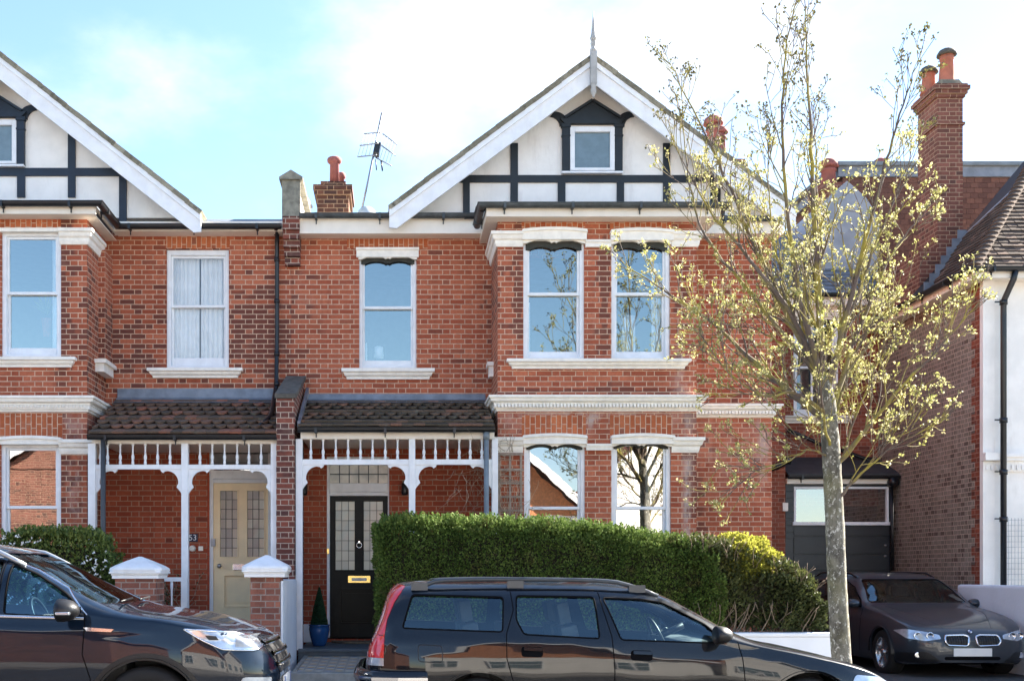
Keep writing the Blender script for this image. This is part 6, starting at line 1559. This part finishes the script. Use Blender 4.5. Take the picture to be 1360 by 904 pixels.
# roof rails
for sd in (-1, 1):
    pts = []
    for k in range(25):
        x = .52+2.08*k/24; l, n = car.hit('T', x, sd*.60); h = .065*min(1, k/2.2)*min(1, (24-k)/4.2); pts.append(Vector((x, sd*.60, l.z+h-.0)))
    m = MB(); 
    for a, b in zip(pts[:-1], pts[1:]): pass
    m.tube(pts, .019, 8); 
    for fx in (.56, 1.38, 2.42): l, n = car.hit('T', fx, sd*.60); m.obox((fx, sd*.60, l.z+.022), (1,0,0), (0,1,0), (0,0,1), .07, .022, .032)
    car.put(m, 'roof_rail', M['rail_d'])
mo = mirror(car, 3.02, -.90, 1.0, -1, M['blk']); mirror(car, 3.02, .90, 1.0, 1, M['paint_n'])
car.patch([(4.12,.50),(4.55,.47),(4.60,.55),(4.42,.635),(4.2,.66)], R_, .006, M['clearlamp'], 'headlight', grid=.03, rnd=.03, both=True)
m = MB()
for k in range(9): l, n = car.hit('T', 3.42+.0*k, -.5+k*.125); m.tube([(3.34+.002*k, -.55+k*.125, (l.z if l else .97)+.02), (3.36, -.55+k*.125+.12, (l.z if l else .97)+.015)], .008, 6)
car.put(m, 'wiper', M['blk'])
car.strip([(3.5,-.62),(3.9,-.63),(4.3,-.60),(4.55,-.5)], 'T', .007, .0015, M['blk'], 'bonnet_seam')

# ---- blue crossover at the left
d1 = 8.3; GZ = .105
root = thing('parked_suv', 'dark blue high-riding car with silver roof rail cut off by the picture edge', 'car', (-3.2, CY+d1+.92, GZ))
XS = X(193, CY+d1)-3.59
spf = dict(L=4.52, wr=.355, arch=.40, track=.89, wheels=[.90, 3.59], tum=.24, box=1.2, crease=([(0,1.0),(2.6,.98),(3.6,1.0),(4.1,.93),(4.5,.8)], .010),
  top=[(0,.80),(.05,1.0),(.15,1.2),(.35,1.48),(.6,1.60),(1.2,1.66),(1.9,1.665),(2.3,1.62),(2.6,1.53),(3.0,1.32),(3.35,1.165),(3.5,1.13),(3.9,1.075),(4.2,1.00),(4.4,.90),(4.48,.82),(4.52,.70)],
  belt=[(0,.7),(.1,1.0),(.4,1.10),(1.5,1.09),(2.6,1.06),(3.2,1.05),(3.6,1.03),(4.0,.96),(4.3,.87),(4.45,.76),(4.52,.64)],
  bot=[(0,.48),(.2,.34),(.6,.26),(3.9,.26),(4.3,.28),(4.52,.38)],
  W=[(0,.62),(.1,.80),(.4,.89),(1,.92),(3.3,.92),(3.8,.915),(4.1,.87),(4.3,.79),(4.43,.66),(4.5,.50),(4.52,.42)],
  front=[(0,.0),(.6,.02),(.8,.0),(1.0,-.04)],
  side_glass=[[(1.6,1.13),(2.45,1.10),(2.45,1.50),(1.7,1.52)], [(2.52,1.10),(3.05,1.075),(3.10,1.13),(2.95,1.25),(2.72,1.39),(2.52,1.475)], [(.5,1.18),(1.5,1.13),(1.55,1.50),(.85,1.48)]],
  end_glass=[(2.0, 3.6, [(-.72,1.17),(.72,1.17),(.55,1.56),(-.55,1.56)]), (-.2,.6,[(-.6,1.15),(.6,1.15),(.5,1.48),(-.5,1.48)])])
car = Car(root, spf, Matrix.Translation((XS, CY+d1+.92, GZ)), M['paint_b'])
glassset(car, M['carglass_b'])
cabin(car, .4, 3.3, .74, .42, 2.95, 1.02)
for wx in spf['wheels']:
    for sd in (-1, 1): wheel(car, wx, sd, .355, .235, .90, 'twin')
    arch_trim(car, wx, .402, .455, M['blk'], .355)
car.strip([(1.5,1.115),(2.3,1.085),(3.12,1.062)], R_, .022, .010, M['chrome'], 'window_trim', both=True)
for ln in ([(3.12,1.13),(3.13,1.0),(3.12,.8),(3.18,.62),(3.2,.35)], [(2.47,1.54),(2.47,1.1),(2.45,.6),(2.4,.35)]): car.strip(ln, R_, .008, .0015, M['seal'], 'door_seam', both=True)
car.strip([(3.14,1.09),(2.95,1.29),(2.70,1.43),(2.45,1.525),(2.0,1.56)], R_, .009, .003, M['chrome'], 'roof_trim')
for sd in (-1, 1):
    pts = []
    for k in range(25):
        x = .7+1.9*k/24; l, n = car.hit('T', x, sd*.62); h = .06*min(1, k/3)*min(1, (24-k)/3.); pts.append(Vector((x, sd*.62, l.z+h+.0)))
    m = MB(); m.tube(pts, .02, 8); car.put(m, 'roof_rail', M['rail_s'])
mo = mirror(car, 3.02, -.93, 1.13, -1, M['blk'], (.11,.13,.085)); m = MB(); m.box(2.99, 3.09, -1.16, -.98, 1.100, 1.122); car.put(m, 'indicator', M['clearlamp'], mo, bevel=.006)
mirror(car, 3.02, .93, 1.13, 1, M['paint_b'], (.11,.13,.085))
hl = [(3.86,.985),(4.2,.955),(4.40,.905),(4.43,.84),(4.38,.815),(4.15,.83),(4.0,.90)]
ho = car.patch(hl, R_, .006, M['clearlamp'], 'headlight', grid=.025, rnd=.02, both=True)
car.strip(rounded(hl,.02), R_, .012, .009, M['chrome'], 'headlight_trim', ho[0], closed=True)
car.patch([(4.02,.935),(4.10,.93),(4.12,.90),(4.05,.90)], R_, .010, M['blk'], 'lamp_projector', ho[0], grid=.02); car.patch([(4.24,.91),(4.36,.89),(4.36,.84),(4.24,.845)], R_, .010, M['steel'], 'lamp_projector', ho[0], grid=.02)
car.patch([(3.12,1.0),(3.35,.985),(3.33,.965),(3.15,.97)], R_, .008, M['chrome'], 'side_vent', grid=.02)
# grille and nose
car.patch([(-.42,.62),(.42,.62),(.55,.88),(-.55,.88)], 'F', .004, M['blk'], 'grille', grid=.05, rnd=.05)
for z in (.855,.775,.695): car.strip([(-.52+.5*(.86-z)*.6,z),(0,z+.0),(.52-.5*(.86-z)*.6,z)], 'F', .032, .022, M['chrome'], 'grille_bar', thick=.02)
car.patch([(-.82,.50),(-.60,.50),(-.58,.60),(-.80,.62)], 'F', .006, M['clearlamp'], 'fog_lamp', grid=.03, rnd=.02); car.patch([(.82,.50),(.60,.50),(.58,.60),(.80,.62)], 'F', .006, M['clearlamp'], 'fog_lamp', grid=.03, rnd=.02)
m = MB(); m.box(4.545, 4.56, -.26, .26, .47, .58); po = car.put(m, 'number_plate', M['plate']); m = MB(); m.box(4.561, 4.563, .20, .255, .475, .575); m.box(4.561,4.563,-.255,-.20,.475,.575); car.put(m, 'plate_strip', M['ink'], po)
car.strip([(3.45,-.70),(3.9,-.72),(4.2,-.66),(4.38,-.5)], 'T', .007, .0015, M['blk'], 'bonnet_seam')
m = MB(); m.tube([(3.33,-.6,1.185),(3.30,-.1,1.20)], .009, 6); m.tube([(3.36,-.1,1.19),(3.32,.45,1.20)], .009, 6); car.put(m, 'wiper', M['blk'])
car.patch([(3.30,.26),(3.1,.26),(3.1,.44),(3.2,.44)], R_, .01, M['blk'], 'sill_cladding', grid=.05); car.strip([(1.3,.36),(3.15,.36)], R_, .16, .008, M['blk'], 'sill_cladding', both=True)

# ---- graphite car facing the camera on the driveway
root = thing('parked_saloon_car', 'graphite car with twin kidney grille facing out of the driveway', 'car', (7.84, CY+17.5, .06))
spb = dict(L=4.62, wr=.325, arch=.36, track=.86, wheels=[.95, 3.82], tum=.20, box=1.9, crease=([(0,.8),(1,.82),(3,.80),(4,.76),(4.6,.66)], .010),
  top=[(0,.80),(.04,.95),(.12,1.08),(.30,1.36),(.5,1.44),(1.2,1.475),(1.9,1.47),(2.35,1.42),(2.7,1.28),(3.1,1.05),(3.25,1.0),(3.7,.93),(4.15,.84),(4.42,.75),(4.56,.66),(4.62,.54)],
  belt=[(0,.72),(.1,.92),(.4,.99),(1.,.985),(2.3,.955),(3.,.93),(3.5,.885),(4.,.81),(4.35,.715),(4.55,.60),(4.62,.50)],
  bot=[(0,.36),(.2,.26),(.8,.19),(3.9,.19),(4.35,.20),(4.62,.24)],
  W=[(0,.62),(.08,.78),(.3,.86),(.9,.905),(1.4,.90),(3.2,.895),(3.8,.905),(4.1,.89),(4.35,.83),(4.5,.74),(4.58,.62),(4.62,.50)],
  front=[(0,-.10),(.25,.02),(.5,.03),(.7,.0),(1,-.03)],
  side_glass=[[(2.1,.99),(3.05,.955),(2.9,1.06),(2.55,1.24),(2.3,1.31),(2.05,1.33)], [(1.2,1.0),(2.0,.99),(1.95,1.335),(1.15,1.33)], [(.45,1.04),(1.05,1.02),(1.05,1.31),(.6,1.28)]],
  end_glass=[(1.9, 3.35, [(-.74,1.015),(.74,1.015),(.60,1.365),(-.60,1.365)]), (-.2,.6,[(-.6,1.06),(.6,1.06),(.5,1.3),(-.5,1.3)])])
MT = Matrix.Translation((7.84, CY+15.2+4.62, .06)) @ Matrix.Rotation(-PI/2, 4, 'Z')
car = Car(root, spb, MT, M['paint_g'])
glassset(car, M['carglass'])
cabin(car, .4, 3.1, .70, .32, 2.75, .93)
for wx in spb['wheels']:
    for sd in (-1, 1): wheel(car, wx, sd, .325, .225, .885, 'twin')
for ln in ([(2.06,1.37),(2.06,.9),(2.02,.25)], [(3.1,.98),(3.12,.7),(3.05,.3)]): car.strip(ln, R_, .008, .0015, M['seal'], 'door_seam', both=True)
car.strip([(.5,1.02),(2.1,.975),(3.06,.94)], R_, .014, .004, M['chrome'], 'window_trim', both=True)
for sd in (-1, 1):
    kid = rounded([(sd*.045,.585),(sd*.045+sd*.02,.465),(sd*.34,.475),(sd*.38,.53),(sd*.36,.60),(sd*.10,.605)], .04)
    go = car.patch(kid, 'F', .004, M['blk'], 'grille', grid=.04)
    car.strip(kid, 'F', .020, .022, M['chrome'], 'grille_surround', go[0] if go else None, closed=True, thick=.02)
    for k in range(8): x = sd*(.085+.034*k); car.strip([(x,.485),(x,.595)], 'F', .008, .014, M['blk'], 'grille_bar', go[0] if go else None, thick=.01)
    h2 = [(sd*.42,.560),(sd*.62,.530),(sd*.80,.560),(sd*.87,.66),(sd*.80,.685),(sd*.62,.655),(sd*.43,.61)]
    ho = car.patch(h2, 'F', .006, M['clearlamp'], 'headlight', grid=.03, rnd=.015)
    for cx in (.56,.70): 
        l, n = car.hit('F', sd*cx, .600)
        if l: m = MB(); m.lathe([(.050,.0),(.052,.018),(.04,.02),(.035,.006),(.002,.004)], l, 18, 'x'); car.put(m, 'lamp_ring', M['chrome'], ho[0])
    car.patch([(sd*.40,.235),(sd*.84,.235),(sd*.86,.36),(sd*.60,.39)], 'F', .004, M['blk'], 'air_intake', grid=.04, rnd=.03)
    l, n = car.hit('F', sd*.70, .335)
    if l: m = MB(); m.lathe([(.045,-.01),(.045,.010),(.035,.012),(.002,.008)], l, 18, 'x'); car.put(m, 'fog_lamp', M['chrome'])
car.patch([(-.38,.20),(.38,.20),(.38,.32),(-.38,.32)], 'F', .005, M['seal'], 'air_intake', grid=.05, rnd=.03)
car.strip([(-.85,.215),(-.3,.195),(.3,.195),(.85,.215)], 'F', .025, .01, M['paint_g'], 'splitter')
l, n = car.hit('F', 0, .40); m = MB(); m.box(l.x-.01, l.x+.015, -.26, .26, .325, .435); car.put(m, 'number_plate', M['plate'], bevel=.004)
l, n = car.hit('F', 0, .655); 
for (r0, r1, q, mm_) in ((0,.040,.006,'blk'),(0,.028,.009,'white'),(0,.028,.012,'ink')):
    m = MB(); n.normalize(); u = Vector((0,1,0)); v = n.cross(u).normalized(); c = l+n*q
    if mm_ != 'ink': m.face([c+(u*math.cos(a)+v*math.sin(a))*r1 for a in [2*PI*k/24 for k in range(24)]])
    else:
        for s0 in (0, PI): m.face([c]+[c+(u*math.cos(a)+v*math.sin(a))*r1 for a in [s0+PI/2*k/8 for k in range(9)]])
    car.put(m, 'roundel', M[mm_], fix=False)
for sd in (-1, 1):
    car.strip([(3.3,sd*.60),(3.9,sd*.55),(4.3,sd*.40),(4.5,sd*.33)], 'T', .010, .003, M['paint_g'], 'bonnet_crease'); car.strip([(3.2,sd*.74),(3.8,sd*.76),(4.2,sd*.70),(4.45,sd*.5)], 'T', .007, .0015, M['blk'], 'bonnet_seam')
    pts = []
    for k in range(21):
        x = .6+1.7*k/20; l, n = car.hit('T', x, sd*.60); h = .04*min(1,k/3)*min(1,(20-k)/3); pts.append(Vector((x, sd*.60, l.z+h)))
    m = MB(); m.tube(pts, .016, 8); car.put(m, 'roof_rail', M['blk'])
    mirror(car, 2.93, sd*.82, 1.0, sd, M['paint_g'], (.09,.11,.07))
# ================================================================== ACROSS THE STREET (seen only as reflections)
def opposite(x0, x1, Yf, ze, zr, lab, tilemat, upper, wm='render'):
    t = thing('facing_house', lab, 'house', ((x0+x1)/2, Yf, .1), 'houses across the street')
    xm = (x0+x1)/2; m = MB(); m.box(x0, x1, Yf-8, Yf, 0, ze); m.build('wall', M[wm], t)
    m = MB(); m.prism([(x0+.1,ze),(x1-.1,ze),(xm,zr-.25)], Yf-.0, Yf+.03); 
    m.build('gable', upper, t)
    for s, xf in ((-1, x0-.3), (1, x1+.3)):
        m = MB(); m.add([(xf,Yf+.4,ze-.1),(xm,Yf+.4,zr),(xm,Yf-8,zr),(xf,Yf-8,ze-.1),(xf,Yf+.4,ze-.0),(xm,Yf+.4,zr+.1),(xm,Yf-8,zr+.1),(xf,Yf-8,ze)],[(0,1,2,3),(4,7,6,5),(0,4,5,1),(0,3,7,4)]); m.build('roof', M[tilemat], t)
        m = MB(); m.beam((xf,Yf+.42,ze-.12),(xm,Yf+.42,zr-.02),.26,.05,(0,1,0)); m.build('bargeboard', M['white'], t)
    for zc_ in (1.7, 4.1):
        if wm != 'render': continue
        if zc_ > ze-.8: continue
        for k in range(3):
            wx = x0+(x1-x0)*(k+.5)/3; m = MB(); m.box(wx-.55, wx+.55, Yf, Yf+.06, zc_-.75, zc_+.75); wo_ = m.build('window', M['white'], t)
            m = MB()
            for a in (-.26, .26): m.box(wx+a-.22, wx+a+.22, Yf+.061, Yf+.07, zc_-.65, zc_-.03); m.box(wx+a-.22, wx+a+.22, Yf+.061, Yf+.07, zc_+.03, zc_+.65)
            m.build('pane', M['attic'], wo_)
    return t
um = flat('orange_tile_hanging', (.55,.22,.09), .8, var=.25, nsc=18)
opposite(-1.2, 6.1, -21., 3.4, 6.9, 'white house with orange gable seen only mirrored in the bay windows', 'tile_o', um)
opposite(7.0, 14.4, -21.4, 4.6, 7.6, 'white house with orange roof seen only mirrored in the garage window', 'tile_o', M['render'])
opposite(-13.2, -5.0, -21.2, 5.0, 7.5, 'brick gabled house seen only mirrored in the left bay window', 'tile_o', M['brick_ch'], 'brick_ch')
opposite(-23., -13.6, -23.5, 7.4, 9.6, 'tall sooty brick house seen only mirrored above the gable in the left bay window', 'tile_b', M['brick_chd'], 'brick_chd')

# ================================================================== SKY, SUN, CAMERA
SUN_EL, SUN_AZ = math.radians(35), math.radians(62)        # azimuth from +Y (behind the house) towards +X
w = bpy.data.worlds.new('World'); SC.world = w; w.use_nodes = True; nt = w.node_tree; nt.nodes.clear()
def N(t, **k):
    x = nt.nodes.new(t)
    for a, v in k.items(): setattr(x, a, v)
    return x
out = N('ShaderNodeOutputWorld'); bg = N('ShaderNodeBackground'); sky = N('ShaderNodeTexSky', sky_type='NISHITA')
sky.sun_disc = False; sky.sun_elevation = SUN_EL; sky.sun_rotation = SUN_AZ; sky.altitude = 20; sky.air_density = 1.0; sky.dust_density = .3; sky.ozone_density = 2.5
tc = N('ShaderNodeTexCoord'); mp = N('ShaderNodeMapping'); mp.inputs['Scale'].default_value = (2.2, 2.2, 4.0); mp.inputs['Location'].default_value = (2.75, .2, .9)
nz = N('ShaderNodeTexNoise'); nz.inputs['Scale'].default_value = 1.15; nz.inputs['Detail'].default_value = 7; nz.inputs['Roughness'].default_value = .55
nt.links.new(tc.outputs['Generated'], mp.inputs[0]); nt.links.new(mp.outputs[0], nz.inputs['Vector'])
mr = N('ShaderNodeMapRange', interpolation_type='SMOOTHSTEP'); mr.inputs[1].default_value = .49; mr.inputs[2].default_value = .74; nt.links.new(nz.outputs[0], mr.inputs[0])
mx = N('ShaderNodeMix', data_type='RGBA'); mx.inputs[7].default_value = (3.5, 3.7, 3.95, 1)
sy = N('ShaderNodeSeparateXYZ'); nt.links.new(tc.outputs['Generated'], sy.inputs[0]); m2 = N('ShaderNodeMapRange', interpolation_type='SMOOTHSTEP'); m2.inputs[1].default_value = -.25; m2.inputs[2].default_value = .1; nt.links.new(sy.outputs[1], m2.inputs[0]); m3 = N('ShaderNodeMath', operation='MULTIPLY'); nt.links.new(mr.outputs[0], m3.inputs[0]); nt.links.new(m2.outputs[0], m3.inputs[1]); nt.links.new(m3.outputs[0], mx.inputs[0]); nt.links.new(sky.outputs[0], mx.inputs[6]); nt.links.new(mx.outputs[2], bg.inputs[0])
bg.inputs[1].default_value = .062; nt.links.new(bg.outputs[0], out.inputs[0])
sl = bpy.data.lights.new('sun', 'SUN'); sl.energy = 5.0; sl.angle = math.radians(.5); sl.color = (1, .93, .82)
so = bpy.data.objects.new('sun', sl); COL.objects.link(so)
d = Vector((math.sin(SUN_AZ)*math.cos(SUN_EL), math.cos(SUN_AZ)*math.cos(SUN_EL), math.sin(SUN_EL))); so.rotation_euler = d.to_track_quat('Z', 'Y').to_euler(); so.location = (20, 10, 20)
cd = bpy.data.cameras.new('camera'); cam = bpy.data.objects.new('camera', cd); COL.objects.link(cam); SC.camera = cam
cam.location = (0, CY, CZ); cam.rotation_euler = (PI/2, 0, 0); cd.sensor_width = 36; cd.lens = 36*F/1360; cd.shift_x = 155/1360; cd.shift_y = 310/1360; cd.clip_end = 3000; cd.clip_start = .05
SC.view_settings.view_transform = 'Standard'; SC.view_settings.look = 'None'; SC.view_settings.exposure = 2.68; SC.view_settings.gamma = 1
SC.view_settings.use_curve_mapping = False
SC.cycles.max_bounces = 8; SC.cycles.transparent_max_bounces = 24; SC.cycles.diffuse_bounces = 3; SC.cycles.glossy_bounces = 4
